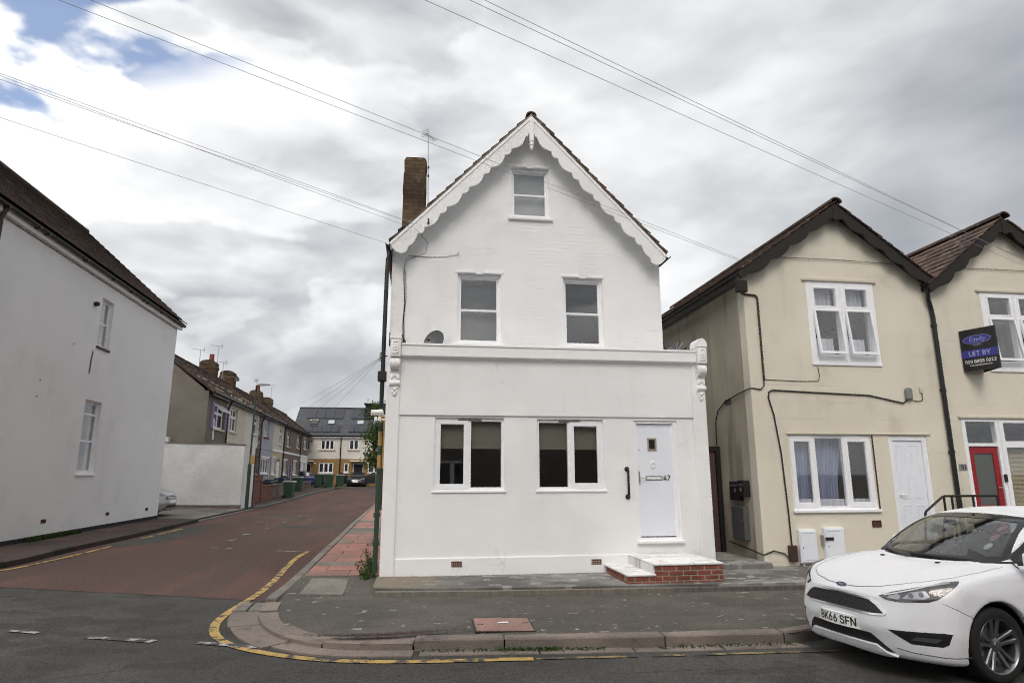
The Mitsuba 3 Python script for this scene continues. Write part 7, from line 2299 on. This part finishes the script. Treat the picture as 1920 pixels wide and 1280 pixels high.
HEAD = affinity.translate(Polygon([(0.405, 0.690), (0.46, 0.662), (0.56, 0.655), (0.78, 0.672), (0.86, 0.70), (1.02, 0.812), (1.06, 0.845), (0.93, 0.832), (0.70, 0.782), (0.52, 0.735)]), -0.055, 0.018)
GRILLE = affinity.scale(Polygon([(-0.385, 0.672), (0, 0.690), (0.385, 0.672), (0.46, 0.635), (0.545, 0.565), (0.525, 0.548), (0.42, 0.540), (0, 0.545), (-0.42, 0.540), (-0.525, 0.548), (-0.545, 0.565), (-0.46, 0.635)]), 0.93, 1.0, origin=(0, 0))
LOWER = affinity.scale(Polygon([(-0.40, 0.378), (0.40, 0.378), (0.47, 0.33), (0.585, 0.235), (0.52, 0.24), (0.44, 0.290), (0, 0.290), (-0.44, 0.290), (-0.52, 0.24), (-0.585, 0.235), (-0.47, 0.33)]), 0.90, 1.0, origin=(0, 0))
FOG = Polygon([(0.525, 0.436), (0.85, 0.450), (0.880, 0.444), (0.858, 0.360), (0.83, 0.336), (0.66, 0.336)])


def big_car(key, T, step, paint, plate, windows):
    F = lambda P: arch_cut(P, car_sdf(P))
    S = car_sdf

    def pan(name, poly, to3, direc, off, mat, thick=0.012, size=0.03, parent=None, label=None, smooth=True):
        m = decal(S, poly, to3, direc, off, thick, size)
        return put(parent or key, name, trimesh.Trimesh(T(m.vertices), m.faces, process=False), mat, 40 if smooth else False, label)
    tm = car_common(key, T, step, paint, windows)
    scene_key = num(key + '__body')
    V, Fc = np.array(tm.vertices), np.array(tm.faces)
    # smooth normals from the field, so that the panels reflect cleanly
    path = meshkit.write_ply((V, Fc), True, normals=None)
    scene[scene_key] = {'type': 'ply', 'filename': path, 'face_normals': False, 'bsdf': {'type': 'ref', 'id': paint}}
    # grille, intakes, lamps
    g = pan('grille', GRILLE, front3, XP, 0.003, 'mat_trim', parent=key)
    ring = GRILLE.buffer(0.004).difference(GRILLE.buffer(-0.012))
    pan('chrome_surround', ring, front3, XP, 0.010, 'mat_chrome', 0.016, 0.03, g)
    mesh_pts = []
    for i in range(-20, 21):
        for s in (-1, 1):
            mesh_pts.append(LineString([(i * 0.030, 0.53), (i * 0.030 + s * 0.075, 0.70)]).buffer(0.0022))
    pan('grille_mesh', unary_union(mesh_pts).intersection(GRILLE.buffer(-0.012)), front3, XP, 0.007, 'mat_gap', 0.008, 0.08, g)
    li = pan('lower_intake', LOWER, front3, XP, 0.003, 'mat_trim')
    pan('splitter', affinity.scale(Polygon([(-0.52, 0.236), (-0.44, 0.286), (0.44, 0.286), (0.52, 0.236), (0.60, 0.216), (0.50, 0.204), (0, 0.216), (-0.50, 0.204), (-0.60, 0.216)]), 0.90, 1.0, origin=(0, 0)), front3, XP, 0.022, paint, 0.04)
    for s in (-1, 1):
        to3, d = diag(s)
        hp = HEAD
        hl = pan('headlight', hp, to3, d, 0.003, 'mat_trim', 0.014, 0.02)
        sh = lambda p: affinity.translate(p, -0.055, 0.018)
        for poly, mat in ((Polygon([(0.58, 0.684), (0.75, 0.692), (0.80, 0.715), (0.77, 0.762), (0.65, 0.740)]), 'mat_reflector'), (Polygon([(0.47, 0.680), (0.555, 0.674), (0.575, 0.70), (0.56, 0.722), (0.49, 0.70)]), 'mat_reflector'), (Polygon([(0.82, 0.722), (0.90, 0.765), (0.90, 0.795), (0.81, 0.776)]), 'mat_dark_alloy')):
            pan('reflector', sh(poly), to3, d, 0.006, mat, 0.006, 0.02, hl)
        for a, z in ((0.655, 0.715), (0.735, 0.728)):
            pan('projector', sh(Point(a, z).buffer(0.020)), to3, d, 0.010, 'mat_dark_alloy', 0.008, 0.01, hl)
        pan('light_strip', sh(strip([(0.45, 0.700), (0.60, 0.742), (0.80, 0.798), (0.98, 0.832)], 0.008)), to3, d, 0.008, 'mat_chrome', 0.006, 0.02, hl)
        pan('lens', hp.buffer(-0.003), to3, d, 0.016, 'mat_lens', 0.001, 0.02, hl)
        fp = FOG if s > 0 else mirror_poly(FOG)
        f = pan('fog_lamp', fp, front3, XP, 0.003, 'mat_trim')
        lp_ = Polygon([(0.66, 0.372), (0.80, 0.365), (0.83, 0.40), (0.70, 0.402)])
        pan('lamp_glass', lp_ if s > 0 else mirror_poly(lp_), front3, XP, 0.008, 'mat_reflector', 0.008, 0.02, f)
        # seams
        pan('wing_seam', strip([(0.83, 0.69), (0.93, 0.645), (1.04, 0.585), (1.10, 0.54)], 0.004), to3, d, 0.0015, 'mat_gap', 0.006, 0.03)
        pan('skirt_seam', strip([(0.44, 0.285), (0.56, 0.262), (0.80, 0.250), (1.02, 0.248)], 0.006), to3, d, 0.0015, 'mat_gap', 0.006, 0.03)
        for pts in ([(1.33, 0.32), (1.31, 0.55), (1.34, 0.80), (1.40, 0.985)], [(2.34, 0.30), (2.36, 0.7), (2.35, 1.0)], [(3.10, 0.34), (3.22, 0.52), (3.40, 0.75), (3.42, 1.02)], [(1.33, 0.31), (3.10, 0.33)]):
            pan('door_seam', strip(pts, 0.006), side3(s), YP(s), 0.0015, 'mat_gap', 0.006, 0.05)
        for x in (2.13, 3.16):
            pan('door_handle', strip([(x, 0.86), (x + 0.17, 0.868)], 0.03), side3(s), YP(s), 0.028, paint, 0.03, 0.03)
        # side windows: glass with a dark surround
        for nm, poly in (('front_side_window', SG), ('rear_side_window', SR)):
            sw = pan(nm, poly.buffer(0.012).difference(poly.buffer(-0.035)), side3(s), YP(s), 0.003, 'mat_frit', 0.010, 0.05)
            pan('pane', poly.buffer(-0.030), side3(s), YP(s), -0.002, 'mat_car_glass' if windows else 'mat_dark_glass', 0.001 if windows else 0.008, 0.05, sw)
        pan('quarter_window', Polygon([(1.18, 0.985), (1.29, 1.0), (1.29, 1.06)]).buffer(0.01), side3(s), YP(s), 0.003, 'mat_frit', 0.010, 0.04)
        pan('waist_trim', strip([(1.20, 0.978), (1.8, 0.992), (2.6, 1.0), (3.4, 1.04)], 0.014), side3(s), YP(s), 0.006, 'mat_trim', 0.012, 0.06)
        tl = pan('tail_light', Polygon([(0.44, 0.78), (0.80, 0.76), (0.82, 0.95), (0.52, 0.93)]) if s > 0 else mirror_poly(Polygon([(0.44, 0.78), (0.80, 0.76), (0.82, 0.95), (0.52, 0.93)])), back3, (-1, 0, 0), 0.004, 'mat_tail_red')
        # door mirror
        mh = m3.Manifold.hull_points(np.array([[(1.36 if s < 0 else 1.78) + a, s * ((0.94 if s < 0 else 0.87) + b * (1 if s < 0 else 0.5)), 1.03 + c] for a, b, c in ((0, -0.06, -0.07), (0, 0.10, -0.06), (0.0, 0.10, 0.07), (0, -0.06, 0.06), (-0.10, 0.0, -0.05), (-0.10, 0.07, -0.03), (-0.09, 0.06, 0.06), (-0.10, 0.0, 0.06), (0.06, -0.05, -0.06), (0.06, 0.11, -0.05), (0.06, 0.11, 0.07), (0.06, -0.05, 0.07))])).refine_to_length(0.03).to_mesh()
        mm = trimesh.Trimesh(mh.vert_properties[:, :3], mh.tri_verts)
        trimesh.smoothing.filter_taubin(mm, iterations=14)
        mr = put(key, 'door_mirror', trimesh.Trimesh(T(mm.vertices), mm.faces, process=False), paint, True)
        put(mr, 'stalk', MB(T).add(*(lambda h: (h.vert_properties[:, :3], h.tri_verts))(m3.Manifold.hull_points(np.array([[(1.36 if s < 0 else 1.74) + a, s * b, z] for a in (-0.04, 0.04) for b, z in ((0.84, 0.97), (0.84, 1.0), (0.93, 0.985), (0.93, 1.01))])).to_mesh())), 'mat_trim')
        # wheel arch lining
        for wx in (0.93, 3.56):
            th_ = np.linspace(-0.25, math.pi + 0.25, 22)
            P_ = Polygon([(wx - 0.372 * math.cos(a), 0.315 + 0.372 * math.sin(a)) for a in th_] + [(wx - 0.36 * math.cos(a), 0.315 + 0.36 * math.sin(a)) for a in th_[::-1]])
            y0_, y1_ = (0.56, 0.86) if s > 0 else (-0.86, -0.56)
            put(key, 'arch_liner', MB(T).wall(P_, y0_, y1_).wall(Point(wx, 0.32).buffer(0.36), s * 0.565 - 0.005, s * 0.565 + 0.005), 'mat_trim')
    pan('bonnet_seam', strip([(1.27, -0.735), (0.95, -0.765), (0.66, -0.735), (0.40, -0.64), (0.25, -0.53), (0.155, -0.40), (0.105, -0.2), (0.090, 0), (0.105, 0.2), (0.155, 0.40), (0.25, 0.53), (0.40, 0.64), (0.66, 0.735), (0.95, 0.765), (1.27, 0.735)], 0.0048), top3, (0, 0, -1), 0.0015, 'mat_gap', 0.006, 0.03)
    pb = project(S, np.array([[-0.05, 0.0, 0.742]]), XP)
    nb = normals(S, pb)[0]
    ub = np.array([0, -1.0, 0])
    vb = np.cross(nb, ub)
    vb *= np.sign(vb[2])

    def on_badge(name, poly, a, b, mat, parent):
        m = extr(poly, b - a)
        return put(parent, name, trimesh.Trimesh(T(pb + m.vertices[:, :1] * ub + m.vertices[:, 1:2] * vb + (m.vertices[:, 2:] + a) * nb), m.faces, process=False), mat)
    oval = affinity.scale(Point(0, 0).buffer(1, 16), 0.070, 0.028, origin=(0, 0))
    bd = on_badge('badge', oval, -0.02, 0.006, 'mat_chrome', key)
    on_badge('badge_field', affinity.scale(oval, 0.9, 0.82, origin=(0, 0)), 0.0, 0.0075, 'mat_badge_blue', bd)
    t = meshkit.text_mesh('Ford', 0.024, 0.001)
    v = t.vertices - [t.vertices[:, 0].max() / 2, 0.011, 0]
    put(bd, 'lettering', trimesh.Trimesh(T(pb + (v[:, :1] + 0.2 * v[:, 1:2]) * ub + v[:, 1:2] * vb + (v[:, 2:] + 0.0077) * nb), t.faces, process=False), 'mat_chrome')
    for y in (-0.33, 0.33):
        p = project(S, np.array([[0.96, y, 1.3]]), (0, 0, -1))[0]
        put(key, 'washer_jet', MB(T).cbox(p[0] - 0.02, p[0] + 0.02, y - 0.018, y + 0.018, p[2] - 0.005, p[2] + 0.012, 0.004), 'mat_trim')
    # windscreen
    ws = pan('windscreen', WS.buffer(0.014).difference(WS.buffer(-0.028)), front3, XP, 0.003, 'mat_frit', 0.012, 0.04)
    pan('pane', WS.buffer(-0.022), front3, XP, -0.001, 'mat_car_glass' if windows else 'mat_dark_glass', 0.001 if windows else 0.008, 0.04, ws)
    rw = pan('rear_window', RW.buffer(0.012).difference(RW.buffer(-0.03)), back3, (-1, 0, 0), 0.003, 'mat_frit', 0.012, 0.05)
    pan('pane', RW.buffer(-0.025), back3, (-1, 0, 0), -0.001, 'mat_car_glass' if windows else 'mat_dark_glass', 0.001 if windows else 0.008, 0.05, rw)
    for a, b in (((-0.52, 0.985), (0.06, 0.99)), ((0.02, 0.965), (0.58, 1.0))):
        put(ws, 'wiper', MB(T).tube(np.array([project(S, np.array([[-0.05, a[0] + (b[0] - a[0]) * t, a[1] + (b[1] - a[1]) * t]]), XP)[0] + [-0.012, 0, 0.012] for t in np.linspace(0, 1, 8)]), 0.009, 6), 'mat_trim')
    put(key, 'underbody', MB(T).box(0.45, 4.0, -0.56, 0.56, 0.17, 0.24), 'mat_trim')
    for wx in (0.93, 3.56):
        for s in (-1, 1):
            wheel(key, wx, s, T, ('mat_tyre', 'mat_alloy'))
    if plate:
        # the plate stands proud of the bumper
        y_ = np.linspace(-0.26, 0.26, 9)
        xb = float(project(S, np.array([[-0.05, 0.0, 0.44]]), XP)[0][0]) - 0.018
        cur = lambda y: 0.14 * (np.abs(y) / 0.26) ** 2 * 0.26

        def PT(v):
            u = v.copy()
            u[:, 0] = xb + cur(v[:, 1]) + v[:, 0]
            return T(u)
        m = MB(PT)
        for a, b in zip(y_[:-1], y_[1:]):
            m.box(0, 0.02, a, b, 0.382, 0.493)
        pl_ = put(key, 'number_plate', m, 'mat_plate', label='white front number plate')
        t = meshkit.text_mesh(plate, 0.072, 0.0015, True)
        v = t.vertices.copy()
        k = 0.455 / v[:, 0].max()
        tv = np.column_stack([-0.0005 - v[:, 2], 0.2275 - v[:, 0] * k, 0.402 + v[:, 1]])
        tm_ = trimesh.Trimesh(PT(tv), t.faces, process=False)
        put(pl_, 'lettering', tm_, 'mat_trim')
    return S


NOSE0, HEADG = np.array([4.09, 6.13, 0.0]), 7.5
FT = frame((NOSE0[0], NOSE0[1], 0.0), HEADG)
fc_car = thing('parked_car', 'white hatchback parked by the kerb with number plate BK66 SFN', 'car')
big_car(fc_car, FT, 0.0165, 'mat_car_white', 'BK66 SFN', True)
# what the windscreen shows
put(fc_car, 'dashboard', MB(FT).add(*(lambda h: (h.vert_properties[:, :3], h.tri_verts))(m3.Manifold.hull_points(np.array([[x, y, z] for x, z, w in ((1.22, 0.88, 0.62), (1.28, 0.93, 0.64), (1.66, 0.945, 0.66), (1.78, 0.88, 0.66), (1.72, 0.60, 0.66)) for y in (-w, w)])).to_mesh())), 'mat_interior')
th = np.linspace(0, 2 * math.pi, 28)
put(fc_car, 'steering_wheel', MB(FT).tube(np.stack([1.84 + 0.07 * np.sin(th), 0.36 + 0.185 * np.cos(th), 0.93 + 0.17 * np.sin(th)], 1), 0.016, 8, False).tube([(1.70, 0.36, 0.88), (1.84, 0.36, 0.93)], 0.03, 8).cbox(1.82, 1.86, 0.19, 0.53, 0.91, 0.95, 0.008), 'mat_interior', True)
for y in (-0.36, 0.36):
    h = m3.Manifold.hull_points(np.array([[x, y + w, z] for x, z, ww in ((2.25, 0.55, 0.25), (2.42, 0.55, 0.25), (2.45, 1.12, 0.22), (2.60, 1.10, 0.20), (2.46, 1.16, 0.18)) for w in (-ww, ww)])).refine_to_length(0.06).to_mesh()
    mm = trimesh.Trimesh(h.vert_properties[:, :3], h.tri_verts)
    trimesh.smoothing.filter_taubin(mm, iterations=8)
    st = put(fc_car, 'seat', trimesh.Trimesh(FT(mm.vertices), mm.faces, process=False), 'mat_seat', True)
    put(st, 'headrest', MB(FT).cbox(2.46, 2.58, y - 0.13, y + 0.13, 1.16, 1.33, 0.03), 'mat_seat')
put(fc_car, 'rear_seat', MB(FT).cbox(3.15, 3.35, -0.60, 0.60, 0.55, 1.10, 0.05), 'mat_seat')
put(fc_car, 'floor_pan', MB(FT).box(1.2, 3.9, -0.72, 0.72, 0.30, 0.36), 'mat_interior')
put(fc_car, 'rear_view_mirror', MB(FT).cbox(1.93, 1.96, -0.11, 0.11, 1.27, 1.335, 0.012).tube([(1.95, 0, 1.33), (1.90, 0, 1.385)], 0.012, 6), 'mat_trim')
one('dash_papers', MB(FT).box(1.36, 1.56, -0.60, -0.30, 0.952, 0.956).box(1.36, 1.52, 0.08, 0.24, 0.952, 0.955), 'mat_paper', 'white papers lying on the dashboard of the white hatchback', 'paper')
one('hi_vis_jacket', MB(FT).add(*(lambda m: (m.vertices * [0.16, 0.20, 0.10] + [2.30, -0.32, 0.82] + rng.normal(0, 0.012, m.vertices.shape), m.faces))(trimesh.creation.icosphere(2, 1.0))), 'mat_hi_vis', 'yellow high visibility jacket on the front seat of the white hatchback', 'jacket', True)
for k, (y, z, r, mat) in enumerate(((-0.50, 1.12, 0.026, 'mat_paper'), (-0.475, 1.20, 0.028, 'mat_dull_red'), (-0.44, 1.28, 0.026, 'mat_dull_red'))):  # small pale and reddish discs laid just under the glass
    m = decal(car_sdf, Point(y, z).buffer(r), front3, XP, -0.012, 0.003, 0.02)
    one('windscreen_sticker', trimesh.Trimesh(FT(m.vertices), m.faces, process=False), mat, ('pale round disc low on the near edge of the windscreen', 'red round disc in the middle of the near edge of the windscreen', 'red round disc high on the near edge of the windscreen')[k], 'disc')


SMALL = {}


def cached(key, make):
    """The three small cars share their shapes: each is worked out once, in the car's own coordinates."""
    if key not in SMALL:
        SMALL[key] = make()
    return SMALL[key]


def small_car(label, T, paint, open_doors=False):
    """A car seen small: body, dark glass, lamps, grille, plate, wheels; open_doors adds both front doors and the raised tailgate."""
    c = thing('parked_car', label, 'car')
    tm = cached('body', lambda: car_common(c, lambda v: v, 0.035, paint, False))
    tm = trimesh.Trimesh(T(np.array(tm.vertices)), tm.faces, process=False)
    k_ = num(c + '__body')
    scene[k_] = mikit.ply(tm, paint, True)
    S = car_sdf

    def pan(name, poly, to3, direc, off, mat, parent=None, size=0.08):
        m = cached((name, poly.wkt), lambda: decal(S, poly, to3, direc, off, 0.014, size))
        return put(parent or c, name, trimesh.Trimesh(T(m.vertices), m.faces, process=False), mat, 40)
    pan('grille', GRILLE, front3, XP, 0.004, 'mat_trim')
    pan('grille_bar', strip([(-0.50, 0.575), (0.50, 0.575)], 0.02).union(strip([(-0.45, 0.63), (0.45, 0.63)], 0.02)), front3, XP, 0.012, 'mat_chrome')
    pan('lower_intake', LOWER, front3, XP, 0.004, 'mat_trim')
    pan('number_plate', rect(-0.26, 0.26, 0.43, 0.53), front3, XP, 0.016, 'mat_plate')
    pan('windscreen', WS, front3, XP, 0.004, 'mat_dark_glass')
    pan('rear_window', RW, back3, (-1, 0, 0), 0.004, 'mat_dark_glass')
    for s in (-1, 1):
        to3, d = diag(s)
        hl = pan('headlight', affinity.translate(HEAD, 0, s * 1e-6), to3, d, 0.004, 'mat_reflector')
        pan('front_side_window', affinity.translate(SG, 0, s * 1e-6), side3(s), YP(s), 0.004, 'mat_dark_glass')
        pan('rear_side_window', affinity.translate(SR, 0, s * 1e-6), side3(s), YP(s), 0.004, 'mat_dark_glass')
        pan('tail_light', Polygon([(0.44, 0.78), (0.80, 0.76), (0.82, 0.95), (0.52, 0.93)]) if s > 0 else mirror_poly(Polygon([(0.44, 0.78), (0.80, 0.76), (0.82, 0.95), (0.52, 0.93)])), back3, (-1, 0, 0), 0.004, 'mat_tail_red')
        put(c, 'door_mirror', MB(T).cbox(1.30, 1.42, min(s * 0.86, s * 1.05), max(s * 0.86, s * 1.05), 0.96, 1.09, 0.03), paint)
        for wx in (0.93, 3.56):
            wheel(c, wx, s, T, ('mat_tyre', 'mat_dark_alloy'))
        if open_doors:
            ang = 1.15
            hx, hy = 1.33, s * 0.87

            def DT(v, s=s, hx=hx, hy=hy, ang=ang):
                u = v.copy()
                dx, dy = v[:, 0] * math.cos(ang), v[:, 0] * math.sin(ang) * s
                u[:, 0] = hx + dx - v[:, 1] * math.sin(ang)
                u[:, 1] = hy + dy + s * v[:, 1] * math.cos(ang)
                return T(u)
            dr = put(c, 'open_door', MB(DT).wall(Polygon([(0, 0.30), (1.0, 0.30), (1.04, 0.7), (1.0, 1.02), (0, 0.98)]), -0.06, 0.06), paint, label='front door standing wide open')
            put(dr, 'window_frame', MB(DT).wall(Polygon([(0.05, 0.98), (1.0, 1.02), (1.0, 1.40), (0.62, 1.36)]).difference(Polygon([(0.16, 1.02), (0.95, 1.05), (0.95, 1.34), (0.62, 1.31)])), -0.02, 0.02), 'mat_trim')
            put(dr, 'pane', MB(DT).wall(Polygon([(0.15, 1.01), (0.96, 1.04), (0.96, 1.35), (0.62, 1.32)]), -0.004, 0.004), 'mat_dark_glass')
            put(dr, 'inner_trim', MB(DT).wall(Polygon([(0.06, 0.36), (0.94, 0.36), (0.98, 0.7), (0.94, 0.94), (0.06, 0.92)]), 0.061, 0.075), 'mat_trim')
    if open_doors:
        tg = put(c, 'tailgate', MB(T).add([[3.72, -0.55, 1.40], [3.72, 0.55, 1.40], [4.10, 0.60, 2.10], [4.10, -0.60, 2.10], [3.78, -0.55, 1.38], [3.78, 0.55, 1.38], [4.16, 0.60, 2.08], [4.16, -0.60, 2.08]], BOXF), paint, label='tailgate raised above the roof')
        put(tg, 'pane', MB(T).add([[3.745, -0.46, 1.50], [3.745, 0.46, 1.50], [4.0, 0.50, 1.95], [4.0, -0.50, 1.95], [3.76, -0.46, 1.50], [3.76, 0.46, 1.50], [4.01, 0.50, 1.95], [4.01, -0.50, 1.95]], BOXF), 'mat_dark_glass')
    put(c, 'underbody', MB(T).box(0.45, 4.0, -0.56, 0.56, 0.17, 0.24), 'mat_trim')
    return c


def ground_frame(x, y, deg, dz=0.0):
    return frame((x, y, float(G(x, y)) + dz), deg)


small_car('black estate car with open doors and raised tailgate at the street end', ground_frame(-6.05, 65.2, 90, -0.02), 'mat_car_black', True)
small_car('dark blue car mostly hidden behind the bins by the townhouses', ground_frame(-8.4, 64.6, 185), 'mat_car_blue')
small_car('silver car on the driveway poking out behind the left white house', (lambda F: lambda v: F(v * 1.12))(ground_frame(-9.17, 26.5, 180, 0.115)), 'mat_car_silver')

# ------------------------------------------------------------------ houses across the road, seen only as reflections in the glass
for k, (xa, xb, mat) in enumerate(((-9.0, -1.6, 'mat_brown_brick'), (-1.58, 5.6, 'mat_pebbledash'), (5.62, 13.0, 'mat_brown_brick'))):
    h = thing('opposite_house', ('brown brick house across the road, left of the three', 'grey pebbledashed house across the road, middle of the three', 'brown brick house across the road, right of the three')[k], 'house')
    OT = frame((xb, -3.4, 0.0), 180)
    Wd = xb - xa
    ops = [rect(0.9, 2.3, 1.0, 2.4), rect(Wd - 3.6, Wd - 2.2, 1.0, 2.4), rect(0.9, 2.3, 3.7, 5.0), rect(Wd - 2.4, Wd - 1.0, 3.7, 5.0)]
    put(h, 'wall', MB(OT).wall(rect(0, Wd, 0, 5.4).difference(unary_union(ops)), 0, 0.25), mat)
    put(h, 'roof', MB(OT).add(*(lambda m: (np.stack([m.vertices[:, 2], m.vertices[:, 0], m.vertices[:, 1]], 1), m.faces))(extr(Polygon([(-0.3, 5.35), (3.6, 7.9), (7.5, 5.35)]), Wd))), 'mat_dark_tile')
    put(h, 'body', MB(OT).box(0, Wd, 0.4, 7.0, 0, 5.35), 'mat_room')
    for a, b, c, d in [o.bounds for o in ops]:
        pass
    for o in ops:
        a, c, b, d = o.bounds
        window(h, OT, a, b, c, d, 0.08, [(0.06, (b - a) / 2 - 0.02, 0.06, d - c - 0.06, 0.05), ((b - a) / 2 + 0.02, b - a - 0.06, 0.06, d - c - 0.06, 0.05)], glass='mat_dark_glass')
